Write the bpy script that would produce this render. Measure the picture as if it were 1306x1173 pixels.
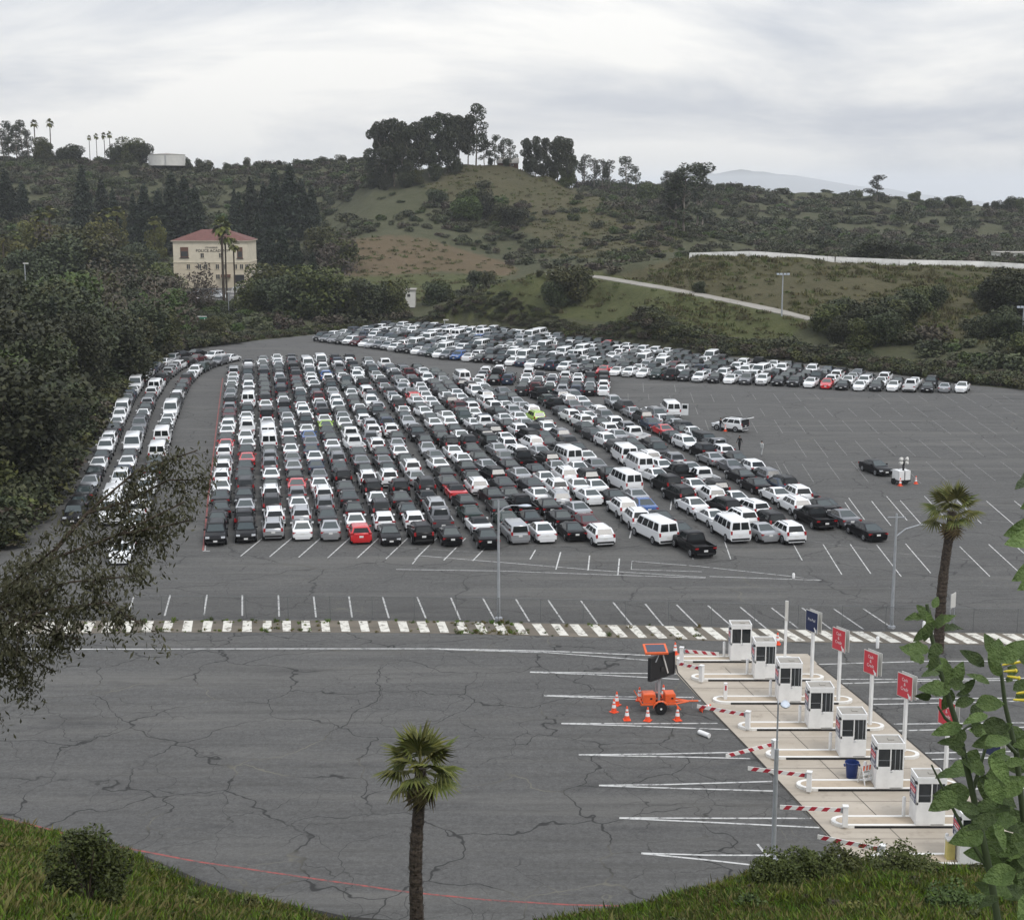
import bpy, math, random
import numpy as np
from mathutils import Vector, Matrix
for o in list(bpy.data.objects): bpy.data.objects.remove(o)
S = bpy.context.scene
COL = S.collection
RND = random.Random(7)
NR = np.random.default_rng(7)

# ------------------------------------------------------------------ camera, light, exposure
F, CX, CY, H = 1900.0, 653.0, 586.5, 30.0
PITCH = math.radians(10.2)
cs, sn = math.cos(PITCH), math.sin(PITCH)
cam = bpy.data.cameras.new('camera'); camo = bpy.data.objects.new('camera', cam); COL.objects.link(camo)
camo.location = (0, 0, H); camo.rotation_euler = (math.pi/2 - PITCH, 0, 0)
cam.sensor_width = 36; cam.lens = 36 * F / 1306; cam.clip_start = 0.1; cam.clip_end = 30000
S.camera = camo

W = bpy.data.worlds.new('World'); S.world = W; W.use_nodes = True
nt = W.node_tree; nt.nodes.clear()
def N(t, typ, **kw):
    n = t.nodes.new(typ)
    for k, v in kw.items():
        if hasattr(n, k): setattr(n, k, v)
        else: n.inputs[k].default_value = v
    return n
SUN_EL, SUN_AZ = math.radians(52), math.radians(140)
wo = N(nt, 'ShaderNodeOutputWorld'); bg = N(nt, 'ShaderNodeBackground'); bg.inputs['Strength'].default_value = 0.1
sky = N(nt, 'ShaderNodeTexSky', sky_type='NISHITA', sun_disc=False, sun_elevation=SUN_EL, sun_rotation=SUN_AZ, air_density=1.5, dust_density=3.0)
tc = N(nt, 'ShaderNodeTexCoord'); mp = N(nt, 'ShaderNodeMapping'); mp.inputs['Scale'].default_value = (1.0, 1.0, 4.2)
mp.inputs['Location'].default_value = (0.3, 0.1, 0.25)
nz = N(nt, 'ShaderNodeTexNoise', Scale=3.6, Detail=7.0, Roughness=0.55, Distortion=0.5)
nz2 = N(nt, 'ShaderNodeTexNoise', Scale=1.3, Detail=3.0, Roughness=0.5)
addn = N(nt, 'ShaderNodeMath', operation='MULTIPLY_ADD'); addn.inputs[1].default_value = 0.55
mul2 = N(nt, 'ShaderNodeMath', operation='MULTIPLY'); mul2.inputs[1].default_value = 0.45
rp = N(nt, 'ShaderNodeValToRGB')
e = rp.color_ramp.elements
e[0].position = 0.40; e[0].color = (4.3, 4.7, 5.6, 1); e[1].position = 0.62; e[1].color = (9.4, 9.3, 9.1, 1)
m_ = rp.color_ramp.elements.new(0.50); m_.color = (6.2, 6.45, 6.95, 1)
mx = N(nt, 'ShaderNodeMixRGB'); mx.inputs['Fac'].default_value = 0.93
L = nt.links
L.new(tc.outputs['Generated'], mp.inputs['Vector']); L.new(mp.outputs[0], nz.inputs['Vector']); L.new(mp.outputs[0], nz2.inputs['Vector'])
L.new(nz2.outputs['Fac'], mul2.inputs[0]); L.new(nz.outputs['Fac'], addn.inputs[0]); L.new(mul2.outputs[0], addn.inputs[2])
L.new(addn.outputs[0], rp.inputs['Fac']); L.new(sky.outputs[0], mx.inputs['Color1']); L.new(rp.outputs[0], mx.inputs['Color2'])
# an overcast sky is brighter overhead than at the horizon
sz = N(nt, 'ShaderNodeSeparateXYZ'); L.new(tc.outputs['Generated'], sz.inputs[0])
zg = N(nt, 'ShaderNodeMath', operation='MULTIPLY_ADD', use_clamp=False); zg.inputs[1].default_value = 1.1; zg.inputs[2].default_value = 0.95
zc = N(nt, 'ShaderNodeMath', operation='MAXIMUM'); zc.inputs[1].default_value = 0.0; L.new(sz.outputs['Z'], zc.inputs[0]); L.new(zc.outputs[0], zg.inputs[0])
vm = N(nt, 'ShaderNodeVectorMath', operation='SCALE'); L.new(mx.outputs[0], vm.inputs[0]); L.new(zg.outputs[0], vm.inputs['Scale'])
L.new(vm.outputs[0], bg.inputs['Color']); L.new(bg.outputs[0], wo.inputs['Surface'])

sl = bpy.data.lights.new('sun', 'SUN'); sl.energy = 1.25; sl.angle = math.radians(16); sl.color = (1, 0.97, 0.93)
so = bpy.data.objects.new('sun', sl); COL.objects.link(so)
sd = Vector((math.sin(SUN_AZ)*math.cos(SUN_EL), math.cos(SUN_AZ)*math.cos(SUN_EL), math.sin(SUN_EL)))
so.rotation_euler = sd.to_track_quat('Z', 'Y').to_euler()
S.view_settings.view_transform = 'Standard'; S.view_settings.look = 'None'; S.view_settings.gamma = 1
S.view_settings.exposure = 0.12; S.view_settings.use_curve_mapping = False
S.cycles.max_bounces = 6; S.cycles.diffuse_bounces = 3; S.cycles.glossy_bounces = 3; S.cycles.transmission_bounces = 3
S.cycles.transparent_max_bounces = 12; S.cycles.volume_bounces = 1; S.cycles.caustics_reflective = False; S.cycles.caustics_refractive = False

# ------------------------------------------------------------------ measuring helpers
def ray(px, py):
    a, b = (px - CX)/F, (CY - py)/F
    return (a, cs + b*sn, -sn + b*cs)
def g(px, py, z=0.0):
    d = ray(px, py); t = (z - H)/d[2]
    return Vector((d[0]*t, d[1]*t, z))
def pt(px, py, Y):
    d = ray(px, py); t = Y/d[1]
    return Vector((d[0]*t, Y, H + d[2]*t))
def zz(py, Y): return pt(CX, py, Y).z
def proj(x, y, z):
    dep = y*cs + (H - z)*sn; v = y*sn + (z - H)*cs
    return CX + F*x/dep, CY - F*v/dep

# ------------------------------------------------------------------ materials
MATS = {}
def base_mat(name):
    m = bpy.data.materials.new(name); m.use_nodes = True
    t = m.node_tree; p = t.nodes['Principled BSDF']
    MATS[name] = m
    return m, t, p
def rgba(c): return (c[0], c[1], c[2], 1)
def plain(name, col, rough=0.6, metal=0.0, spec=0.4, coat=0.0, var=0.12, scale=3.0, emit=None, objvar=0.0):
    """paint/plastic/metal with a faint worn variation"""
    m, t, p = base_mat(name)
    p.inputs['Roughness'].default_value = rough; p.inputs['Metallic'].default_value = metal
    p.inputs['Specular IOR Level'].default_value = spec; p.inputs['Coat Weight'].default_value = coat
    if var > 0:
        tx = N(t, 'ShaderNodeTexCoord'); n = N(t, 'ShaderNodeTexNoise', Scale=scale, Detail=4.0, Roughness=0.6)
        t.links.new(tx.outputs['Object'], n.inputs['Vector'])
        r = N(t, 'ShaderNodeValToRGB'); t.links.new(n.outputs['Fac'], r.inputs['Fac'])
        r.color_ramp.elements[0].position = 0.3; r.color_ramp.elements[1].position = 0.7
        r.color_ramp.elements[0].color = rgba([c*(1-var) for c in col]); r.color_ramp.elements[1].color = rgba([min(1, c*(1+var*0.6)) for c in col])
        t.links.new(r.outputs[0], p.inputs['Base Color'])
    else: p.inputs['Base Color'].default_value = rgba(col)
    return m
def leafmat(name, dark, light, rough=0.6, objvar=0.25, trans=0.0, spec=0.25, bright=None):
    m, t, p = base_mat(name)
    gi = N(t, 'ShaderNodeNewGeometry'); oi = N(t, 'ShaderNodeObjectInfo')
    tx = N(t, 'ShaderNodeTexCoord'); n = N(t, 'ShaderNodeTexNoise', Scale=0.45, Detail=2.0)
    t.links.new(tx.outputs['Object'], n.inputs['Vector'])
    a = N(t, 'ShaderNodeMath', operation='MULTIPLY_ADD'); a.inputs[1].default_value = 0.55
    b = N(t, 'ShaderNodeMath', operation='MULTIPLY'); b.inputs[1].default_value = 0.5
    t.links.new(gi.outputs['Random Per Island'], a.inputs[0]); t.links.new(n.outputs['Fac'], b.inputs[0]); t.links.new(b.outputs[0], a.inputs[2])
    r = N(t, 'ShaderNodeValToRGB'); t.links.new(a.outputs[0], r.inputs['Fac'])
    r.color_ramp.elements[0].position = 0.12; r.color_ramp.elements[1].position = 0.85
    r.color_ramp.elements[0].color = rgba(dark); r.color_ramp.elements[1].color = rgba(light)
    hs = N(t, 'ShaderNodeHueSaturation'); hs.inputs['Saturation'].default_value = 1.18
    v = N(t, 'ShaderNodeMath', operation='MULTIPLY_ADD'); v.inputs[1].default_value = objvar*2; v.inputs[2].default_value = 1 - objvar
    h = N(t, 'ShaderNodeMath', operation='MULTIPLY_ADD'); h.inputs[1].default_value = 0.05; h.inputs[2].default_value = 0.475
    t.links.new(oi.outputs['Random'], v.inputs[0]); t.links.new(v.outputs[0], hs.inputs['Value'])
    t.links.new(oi.outputs['Random'], h.inputs[0]); t.links.new(h.outputs[0], hs.inputs['Hue'])
    t.links.new(r.outputs[0], hs.inputs['Color']); t.links.new(hs.outputs[0], p.inputs['Base Color'])
    p.inputs['Roughness'].default_value = rough; p.inputs['Specular IOR Level'].default_value = spec
    if trans > 0:
        tr = N(t, 'ShaderNodeBsdfTranslucent'); t.links.new(hs.outputs[0], tr.inputs['Color'])
        ms = N(t, 'ShaderNodeMixShader'); ms.inputs[0].default_value = trans
        o = t.nodes['Material Output']; t.links.new(p.outputs[0], ms.inputs[1]); t.links.new(tr.outputs[0], ms.inputs[2]); t.links.new(ms.outputs[0], o.inputs['Surface'])
    return m
def barkmat(name, c1, c2, sc=4.0, zs=0.3):
    m, t, p = base_mat(name)
    tx = N(t, 'ShaderNodeTexCoord'); mpn = N(t, 'ShaderNodeMapping'); mpn.inputs['Scale'].default_value = (1, 1, zs)
    n = N(t, 'ShaderNodeTexNoise', Scale=sc, Detail=5.0, Roughness=0.65)
    t.links.new(tx.outputs['Object'], mpn.inputs['Vector']); t.links.new(mpn.outputs[0], n.inputs['Vector'])
    r = N(t, 'ShaderNodeValToRGB'); t.links.new(n.outputs['Fac'], r.inputs['Fac'])
    r.color_ramp.elements[0].position = 0.35; r.color_ramp.elements[1].position = 0.68
    r.color_ramp.elements[0].color = rgba(c1); r.color_ramp.elements[1].color = rgba(c2)
    t.links.new(r.outputs[0], p.inputs['Base Color'])
    bp = N(t, 'ShaderNodeBump', Strength=0.6, Distance=0.05); t.links.new(n.outputs['Fac'], bp.inputs['Height']); t.links.new(bp.outputs[0], p.inputs['Normal'])
    p.inputs['Roughness'].default_value = 0.9; p.inputs['Specular IOR Level'].default_value = 0.15
    return m

def mixc(t, fac, c1, c2, typ='MIX'):
    n = N(t, 'ShaderNodeMixRGB', blend_type=typ)
    for i, v in ((0, fac), (1, c1), (2, c2)):
        if isinstance(v, (int, float)): n.inputs[i].default_value = v
        elif isinstance(v, tuple): n.inputs[i].default_value = rgba(v)
        else: t.links.new(v, n.inputs[i])
    return n.outputs[0]
def ramp(t, src, stops):
    r = N(t, 'ShaderNodeValToRGB'); t.links.new(src, r.inputs['Fac'])
    el = r.color_ramp.elements
    while len(el) < len(stops): el.new(0.5)
    for q, (p, c) in zip(el, stops):
        q.position = p; q.color = rgba(c) if isinstance(c, tuple) else (c, c, c, 1)
    return r.outputs[0]
def noise(t, vec, scale, detail=4.0, rough=0.55, scl=None, dist=0.0):
    if scl is not None:
        mpn = N(t, 'ShaderNodeMapping'); mpn.inputs['Scale'].default_value = scl; t.links.new(vec, mpn.inputs['Vector']); vec = mpn.outputs[0]
    n = N(t, 'ShaderNodeTexNoise', Scale=scale, Detail=detail, Roughness=rough, Distortion=dist); t.links.new(vec, n.inputs['Vector'])
    return n.outputs['Fac']

def asphalt(name, c1, c2, crack, cscale=0.14, dust=0.25, weeds=0.0):
    m, t, p = base_mat(name)
    v = N(t, 'ShaderNodeTexCoord').outputs['Object']
    big = noise(t, v, 0.05, 5.0, 0.6, scl=(0.45, 1.6, 1))
    mid = noise(t, v, 0.55, 5.0, 0.65, scl=(0.35, 1.5, 1))
    fine = noise(t, v, 9.0, 3.0, 0.7); mott = noise(t, v, 1.7, 5.0, 0.75)
    c = ramp(t, big, [(0.3, c1), (0.7, c2)])
    c = mixc(t, 0.5, c, ramp(t, mid, [(0.28, tuple(x*0.6 for x in c1)), (0.5, c1), (0.75, tuple(x*1.4 for x in c2))]))
    c = mixc(t, 0.42, c, ramp(t, fine, [(0.3, 0.03), (0.7, 0.17)]))
    c = mixc(t, 0.3, c, ramp(t, noise(t, v, 3.6, 3.0, 0.8), [(0.3, 0.03), (0.7, 0.18)]))
    c = mixc(t, 0.5, c, mixc(t, 1.0, c, ramp(t, mott, [(0.25, 0.45), (0.75, 1.0)]), 'MULTIPLY'))
    # pale dusty runs along the driving direction
    dn = noise(t, v, 0.16, 4.0, 0.6, scl=(0.18, 2.2, 1), dist=0.4)
    c = mixc(t, ramp(t, dn, [(0.52, 0.0), (0.72, dust)]), c, (0.15, 0.145, 0.132))
    st2 = noise(t, v, 1.1, 4.0, 0.7, scl=(0.08, 1.4, 1))
    c = mixc(t, ramp(t, st2, [(0.50, 0.0), (0.70, 0.45)]), c, tuple(x*0.55 for x in c1))
    # oil and tyre darkening
    on = noise(t, v, 0.3, 4.0, 0.6, scl=(0.3, 1.0, 1))
    c = mixc(t, ramp(t, on, [(0.60, 0.0), (0.74, 0.5)]), c, (0.028, 0.028, 0.028))
    if crack > 0:
        wv = N(t, 'ShaderNodeTexNoise', Scale=0.3, Detail=3.0, Roughness=0.5); t.links.new(v, wv.inputs['Vector'])
        mxv = N(t, 'ShaderNodeMixRGB', blend_type='ADD'); mxv.inputs[0].default_value = 1.0
        sc = N(t, 'ShaderNodeVectorMath', operation='SCALE'); sc.inputs['Scale'].default_value = 4.0
        t.links.new(wv.outputs['Color'], sc.inputs[0])
        ad = N(t, 'ShaderNodeVectorMath', operation='ADD'); t.links.new(v, ad.inputs[0]); t.links.new(sc.outputs[0], ad.inputs[1])
        prev = None
        for scl_, wd, th0, th1, st in ((cscale, 0.011, 0.32, 0.46, crack), (cscale*1.9, 0.011, 0.42, 0.54, crack*0.8), (cscale*4.5, 0.011, 0.50, 0.60, crack*0.55)):
            vo = N(t, 'ShaderNodeTexVoronoi', feature='DISTANCE_TO_EDGE', voronoi_dimensions='2D'); vo.inputs['Scale'].default_value = scl_
            t.links.new(ad.outputs[0], vo.inputs['Vector'])
            line = ramp(t, vo.outputs['Distance'], [(0.0, 1.0), (wd*.45, 1.0), (wd, 0.0)])
            msk = ramp(t, noise(t, v, 0.11 if prev is None else 0.08, 3.0, 0.6, scl=(1, 1, 1)), [(th0, 0.0), (th1, st)])
            q = N(t, 'ShaderNodeMath', operation='MULTIPLY'); t.links.new(line, q.inputs[0]); t.links.new(msk, q.inputs[1])
            c = mixc(t, q.outputs[0], c, mixc(t, ramp(t, noise(t, v, 0.13, 2.0, 0.5), [(0.55, 0.0), (0.66, 0.8)]), (0.020, 0.020, 0.019), (0.17, 0.16, 0.13))); prev = q
    if weeds > 0:
        wn = noise(t, v, 0.5, 5.0, 0.7)
        c = mixc(t, ramp(t, wn, [(0.66, 0.0), (0.75, weeds)]), c, (0.09, 0.085, 0.05))
    t.links.new(c, p.inputs['Base Color'])
    p.inputs['Roughness'].default_value = 0.85; p.inputs['Specular IOR Level'].default_value = 0.25
    bp = N(t, 'ShaderNodeBump', Strength=0.35, Distance=0.01); t.links.new(fine, bp.inputs['Height']); t.links.new(bp.outputs[0], p.inputs['Normal'])
    return m
def worn_paint(name, col, under=(0.06, 0.06, 0.058), th=(0.36, 0.52), sc=2.2):
    m, t, p = base_mat(name)
    v = N(t, 'ShaderNodeTexCoord').outputs['Object']
    n = noise(t, v, sc, 6.0, 0.72); n2 = noise(t, v, 0.4, 3.0, 0.6)
    c = mixc(t, ramp(t, n2, [(0.3, 0.0), (0.75, 0.35)]), col, tuple(x*0.72 for x in col))
    c = mixc(t, ramp(t, n, [(th[0], 1.0), (th[1], 0.0)]), c, under)
    t.links.new(c, p.inputs['Base Color']); p.inputs['Roughness'].default_value = 0.8
    return m
def concrete(name, c1, c2):
    m, t, p = base_mat(name)
    v = N(t, 'ShaderNodeTexCoord').outputs['Object']
    c = ramp(t, noise(t, v, 0.35, 6.0, 0.6, scl=(0.4, 1.3, 1)), [(0.3, c1), (0.7, c2)])
    c = mixc(t, ramp(t, noise(t, v, 1.3, 5.0, 0.65), [(0.54, 0.0), (0.75, 0.5)]), c, tuple(x*0.55 for x in c1))
    c = mixc(t, ramp(t, noise(t, v, 0.8, 4.0, 0.6, scl=(0.12, 1.6, 1)), [(0.54, 0.0), (0.72, 0.30)]), c, tuple(x*0.55 for x in c1))
    c = mixc(t, ramp(t, noise(t, v, 14.0, 3.0, 0.6), [(0.55, 0.0), (0.8, 0.25)]), c, tuple(x*0.7 for x in c1))
    t.links.new(c, p.inputs['Base Color']); p.inputs['Roughness'].default_value = 0.9; p.inputs['Specular IOR Level'].default_value = 0.2
    return m

M_LOT = asphalt('lot_asphalt', (0.090, 0.087, 0.076), (0.136, 0.131, 0.115), 0.6, 0.10, 0.55, 0.35)
M_ROAD = asphalt('road_asphalt', (0.093, 0.090, 0.080), (0.135, 0.131, 0.117), 0.85, 0.17, 0.5)
M_LINE = worn_paint('white_road_paint', (0.55, 0.55, 0.53), th=(0.34, 0.5))
M_STALL = worn_paint('stall_paint', (0.27, 0.27, 0.25), under=(0.09, 0.09, 0.085), th=(0.42, 0.62))
M_BAND = worn_paint('band_white', (0.66, 0.64, 0.57), under=(0.17, 0.15, 0.12), th=(0.36, 0.50), sc=1.8)
M_RLINE = worn_paint('red_line_paint', (0.30, 0.07, 0.06), th=(0.36, 0.56))
M_PAD = concrete('pad_concrete', (0.36, 0.315, 0.255), (0.47, 0.42, 0.35))
M_MED = concrete('median_dirt', (0.10, 0.09, 0.075), (0.19, 0.165, 0.13))
M_ISL = concrete('island_tan', (0.38, 0.31, 0.23), (0.50, 0.43, 0.34))
M_KERBW = worn_paint('kerb_white', (0.78, 0.77, 0.73), under=(0.4, 0.38, 0.34), th=(0.26, 0.36))
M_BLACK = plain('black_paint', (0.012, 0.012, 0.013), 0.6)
M_WHITE = plain('booth_white', (0.80, 0.80, 0.785), 0.45, var=0.13, scale=1.3)
M_ROOFG = concrete('booth_roof_grey', (0.22, 0.205, 0.18), (0.42, 0.40, 0.36))
M_GLASS = plain('dark_glass', (0.018, 0.021, 0.023), 0.08, spec=0.6, var=0.0)
M_CGLASS = plain('car_glass', (0.010, 0.013, 0.014), 0.10, spec=0.35, var=0.0)
M_SGLASS = plain('screen_glass', (0.032, 0.045, 0.045), 0.08, spec=0.6, var=0.0)
M_RED = plain('sign_red', (0.62, 0.055, 0.075), 0.45, var=0.06)
M_NAVY = plain('sign_navy', (0.018, 0.028, 0.085), 0.45, var=0.06)
M_TXT = plain('sign_text_white', (0.8, 0.8, 0.8), 0.5, var=0)
M_ARMR = plain('barrier_red', (0.42, 0.028, 0.045), 0.45)
M_ORANGE = plain('safety_orange', (0.75, 0.13, 0.035), 0.5)
M_CONE = plain('cone_orange', (0.85, 0.10, 0.035), 0.5)
M_FENCE = plain('fence_wire_grey', (0.16, 0.165, 0.165), 0.5, metal=0.3)
M_GALV = plain('galvanised', (0.42, 0.44, 0.46), 0.45, metal=0.35, var=0.15)
M_LAMP = plain('lamp_head', (0.55, 0.60, 0.66), 0.35, metal=0.2)
M_BLUE = plain('bin_blue', (0.012, 0.035, 0.16), 0.45)
M_TYRE = plain('tyre', (0.009, 0.009, 0.010), 0.85)
M_RIM = plain('rim', (0.40, 0.41, 0.42), 0.35, metal=0.6, var=0)
M_TRIM = plain('black_trim', (0.018, 0.018, 0.019), 0.55, var=0)
M_TAIL = plain('tail_lens', (0.33, 0.012, 0.015), 0.2, var=0, coat=0.4)
M_HEAD = plain('head_lens', (0.62, 0.64, 0.66), 0.12, var=0, coat=0.5)
M_PLATE = plain('plate', (0.72, 0.72, 0.70), 0.5, var=0)
M_SOLAR = plain('solar_cells', (0.02, 0.03, 0.06), 0.15, spec=0.6)
M_YELLOW = plain('faded_yellow', (0.55, 0.47, 0.16), 0.6)
M_STUCCO = plain('cream_stucco', (0.62, 0.56, 0.44), 0.9, var=0.1, scale=0.6)
M_STUC2 = plain('tan_stucco', (0.56, 0.49, 0.37), 0.9, var=0.1, scale=0.6)
M_TILE = plain('roof_tile', (0.135, 0.056, 0.045), 0.8, var=0.25, scale=1.2)
M_PALEW = plain('pale_wall', (0.60, 0.59, 0.55), 0.8, var=0.12, scale=0.4)
M_SIGNG = plain('sign_green', (0.008, 0.16, 0.09), 0.5)
M_SKIN = plain('skin', (0.36, 0.21, 0.15), 0.6, var=0)
M_HAIR = plain('hair', (0.02, 0.015, 0.012), 0.7, var=0)
M_CLB = plain('black_cloth', (0.014, 0.014, 0.016), 0.9)
M_CLG = plain('pale_cloth', (0.42, 0.43, 0.42), 0.9)
M_CLD = plain('denim', (0.05, 0.06, 0.085), 0.9)

PAINT = dict(
    W=('white', plain('paint_white', (0.78, 0.79, 0.79), 0.3, coat=0.5, var=0.0)),
    K=('black', plain('paint_black', (0.006, 0.006, 0.007), 0.3, spec=.16, coat=0.0, var=0.0)),
    D=('dark grey', plain('paint_dark_grey', (0.026, 0.027, 0.029), 0.32, metal=0.0, spec=.25, coat=0.0, var=0.0)),
    G=('grey', plain('paint_grey', (0.15, 0.155, 0.165), 0.3, metal=0.5, coat=0.5, var=0.0)),
    S=('silver', plain('paint_silver', (0.40, 0.41, 0.42), 0.3, metal=0.55, coat=0.5, var=0.0)),
    R=('red', plain('paint_red', (0.55, 0.018, 0.022), 0.25, coat=0.6, var=0.0)),
    M=('maroon', plain('paint_maroon', (0.075, 0.008, 0.012), 0.25, spec=.25, coat=0.0, var=0.0)),
    B=('blue', plain('paint_blue', (0.018, 0.085, 0.28), 0.25, coat=0.6, var=0.0)),
    N=('slate blue', plain('paint_slate', (0.022, 0.035, 0.06), 0.3, spec=.25, coat=0.0, var=0.0)),
    T=('dark green', plain('paint_dark_green', (0.010, 0.024, 0.020), 0.25, spec=.25, coat=0.0, var=0.0)),
    L=('lime green', plain('paint_lime', (0.32, 0.52, 0.03), 0.3, coat=0.5, var=0.0)),
)

# ------------------------------------------------------------------ mesh building
class MB:
    def __init__(s): s.v = []; s.f = []; s.m = []; s.mats = []
    def mi(s, mat):
        if mat not in s.mats: s.mats.append(mat)
        return s.mats.index(mat)
    def add(s, vs, fs, mat):
        b = len(s.v); k = s.mi(mat)
        s.v.extend(tuple(v) for v in vs)
        for f in fs: s.f.append(tuple(b + i for i in f)); s.m.append(k)
        return s
    def box(s, c, d, mat, M=None):
        x, y, z = [q/2 for q in d]
        vs = [Vector((c[0]+sx*x, c[1]+sy*y, c[2]+sz*z)) for sx, sy, sz in ((-1,-1,-1),(1,-1,-1),(1,1,-1),(-1,1,-1),(-1,-1,1),(1,-1,1),(1,1,1),(-1,1,1))]
        if M is not None: vs = [M @ v for v in vs]
        return s.add(vs, [(3,2,1,0),(4,5,6,7),(0,1,5,4),(1,2,6,5),(2,3,7,6),(3,0,4,7)], mat)
    def prism(s, poly, z0, z1, mat, top=None):
        n = len(poly)
        vs = [(p[0], p[1], z0) for p in poly] + [(p[0], p[1], z1) for p in poly]
        s.add(vs, [(i, (i+1) % n, n+(i+1) % n, n+i) for i in range(n)], mat)
        s.add([(p[0], p[1], z1) for p in poly], [tuple(range(n))], top or mat)
        return s
    def quad(s, a, b, c, d, mat): return s.add([a, b, c, d], [(0, 1, 2, 3)], mat)
    def tube(s, path, rad, mat, seg=8, cap=True):
        path = [Vector(p) for p in path]; n = len(path)
        if not isinstance(rad, (list, tuple)): rad = [rad]*n
        vs = []; fs = []; up = None
        for i, p in enumerate(path):
            t = (path[min(i+1, n-1)] - path[max(i-1, 0)]).normalized()
            if up is None:
                up = Vector((0, 0, 1)) if abs(t.z) < 0.9 else Vector((1, 0, 0))
            a = t.cross(up)
            if a.length < 1e-5: a = t.orthogonal()
            a.normalize(); b = a.cross(t).normalized(); up = b
            for k in range(seg):
                w = 2*math.pi*k/seg
                vs.append(p + (a*math.cos(w) + b*math.sin(w))*rad[i])
        for i in range(n-1):
            for k in range(seg):
                k2 = (k+1) % seg
                fs.append((i*seg+k, i*seg+k2, (i+1)*seg+k2, (i+1)*seg+k))
        if cap: fs += [tuple(range(seg-1, -1, -1)), tuple((n-1)*seg+k for k in range(seg))]
        return s.add(vs, fs, mat)
    def lathe(s, prof, mat, c=(0, 0, 0), seg=14, axis='z'):
        vs = []; fs = []; n = len(prof)
        for r, h in prof:
            for k in range(seg):
                w = 2*math.pi*k/seg; x, y = r*math.cos(w), r*math.sin(w)
                q = (x, y, h) if axis == 'z' else ((h, x, y) if axis == 'x' else (x, h, y))
                vs.append((c[0]+q[0], c[1]+q[1], c[2]+q[2]))
        for i in range(n-1):
            for k in range(seg):
                k2 = (k+1) % seg; fs.append((i*seg+k, i*seg+k2, (i+1)*seg+k2, (i+1)*seg+k))
        fs += [tuple(range(seg-1, -1, -1)), tuple((n-1)*seg+k for k in range(seg))]
        return s.add(vs, fs, mat)
    def mesh(s, name, smooth=None):
        me = bpy.data.meshes.new(name); me.from_pydata(s.v, [], s.f); me.update()
        for m in s.mats: me.materials.append(m)
        me.polygons.foreach_set('material_index', s.m)
        if smooth:
            me.polygons.foreach_set('use_smooth', [True]*len(s.f)); me.set_sharp_from_angle(angle=math.radians(smooth))
        return me
    def obj(s, name, parent=None, smooth=None, loc=None): return link(name, s.mesh(name, smooth), parent, loc)
def link(name, me, parent=None, loc=None):
    o = bpy.data.objects.new(name, me); COL.objects.link(o)
    if parent is not None: o.parent = parent
    if loc is not None: o.location = loc
    return o
def quads_mesh(name, V, mat, nper=4):
    """V: (n, nper, 3) separate faces"""
    n = len(V); me = bpy.data.meshes.new(name)
    me.vertices.add(n*nper); me.vertices.foreach_set('co', np.ascontiguousarray(V, dtype=np.float32).ravel())
    me.loops.add(n*nper); me.loops.foreach_set('vertex_index', np.arange(n*nper, dtype=np.int32))
    me.polygons.add(n); me.polygons.foreach_set('loop_start', np.arange(0, n*nper, nper, dtype=np.int32))
    me.update(calc_edges=True)
    for m in (mat if isinstance(mat, list) else [mat]): me.materials.append(m)
    return me
def tag(o, label=None, cat=None, group=None, kind=None):
    if label: o['label'] = label
    if cat: o['category'] = cat
    if group: o['group'] = group
    if kind: o['kind'] = kind
    return o
def thing(name, label, cat, loc=(0, 0, 0), rz=0.0, group=None):
    o = bpy.data.objects.new(name, None); COL.objects.link(o)
    o.location = loc; o.rotation_euler = (0, 0, rz); o.empty_display_size = 0.3
    return tag(o, label, cat, group)
def text_mesh(body, size, mat, ext=0.0, align='CENTER', spacing=1.0):
    c = bpy.data.curves.new('text', 'FONT'); c.body = body; c.size = size; c.align_x = align; c.align_y = 'CENTER'
    c.extrude = ext; c.space_line = spacing; c.resolution_u = 2
    o = bpy.data.objects.new('text', c)
    me = bpy.data.meshes.new_from_object(o); bpy.data.objects.remove(o)
    me.materials.clear(); me.materials.append(mat)
    return me
ORD = ['zeroth', 'first', 'second', 'third', 'fourth', 'fifth', 'sixth', 'seventh', 'eighth', 'ninth', 'tenth', 'eleventh', 'twelfth', 'thirteenth',
       'fourteenth', 'fifteenth', 'sixteenth', 'seventeenth', 'eighteenth', 'nineteenth', 'twentieth']
def ordn(n):
    if n <= 20: return ORD[n]
    t, u = divmod(n, 10)
    tens = {2: 'twenty', 3: 'thirty', 4: 'forty', 5: 'fifty', 6: 'sixty', 7: 'seventy', 8: 'eighty', 9: 'ninety', 10: 'hundred', 11: 'hundred and ten', 12: 'hundred and twenty'}
    if u == 0: return tens[t].replace('y', 'ieth') if t < 10 else tens[t] + 'th'
    return tens[t] + '-' + ORD[u]
# ================================================================== TERRAIN
EDGE = [(-900, 830), (-300, 760), (0, 703), (40, 655), (82, 605), (128, 530), (174, 482), (220, 450), (262, 443), (330, 434), (400, 427), (480, 414), (560, 414), (640, 419),
        (700, 428), (800, 440), (900, 452), (1000, 460), (1100, 472), (1240, 491), (1306, 497), (1600, 525), (2200, 560)]
TOE = [(-900, 1010), (-300, 1010), (0, 1048), (130, 1077), (250, 1132), (430, 1178), (600, 1198), (740, 1172), (830, 1152), (900, 1136), (960, 1114), (1100, 1101), (1200, 1106), (1306, 1112), (1900, 1100)]
def uY(px, py):
    p = g(px, py); return p.x/p.y, p.y
_eu = np.array([uY(*q) for q in EDGE]); _tu = np.array([uY(*q) for q in TOE])
def edgeY(u): return np.interp(u, _eu[:, 0], _eu[:, 1])
def toeY(u): return np.interp(u, _tu[:, 0], _tu[:, 1])
FAR = [(1000, None), (9000, -420)]
K = 1.15
def zq(py, Y): return zz(py, Y*K)
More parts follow.
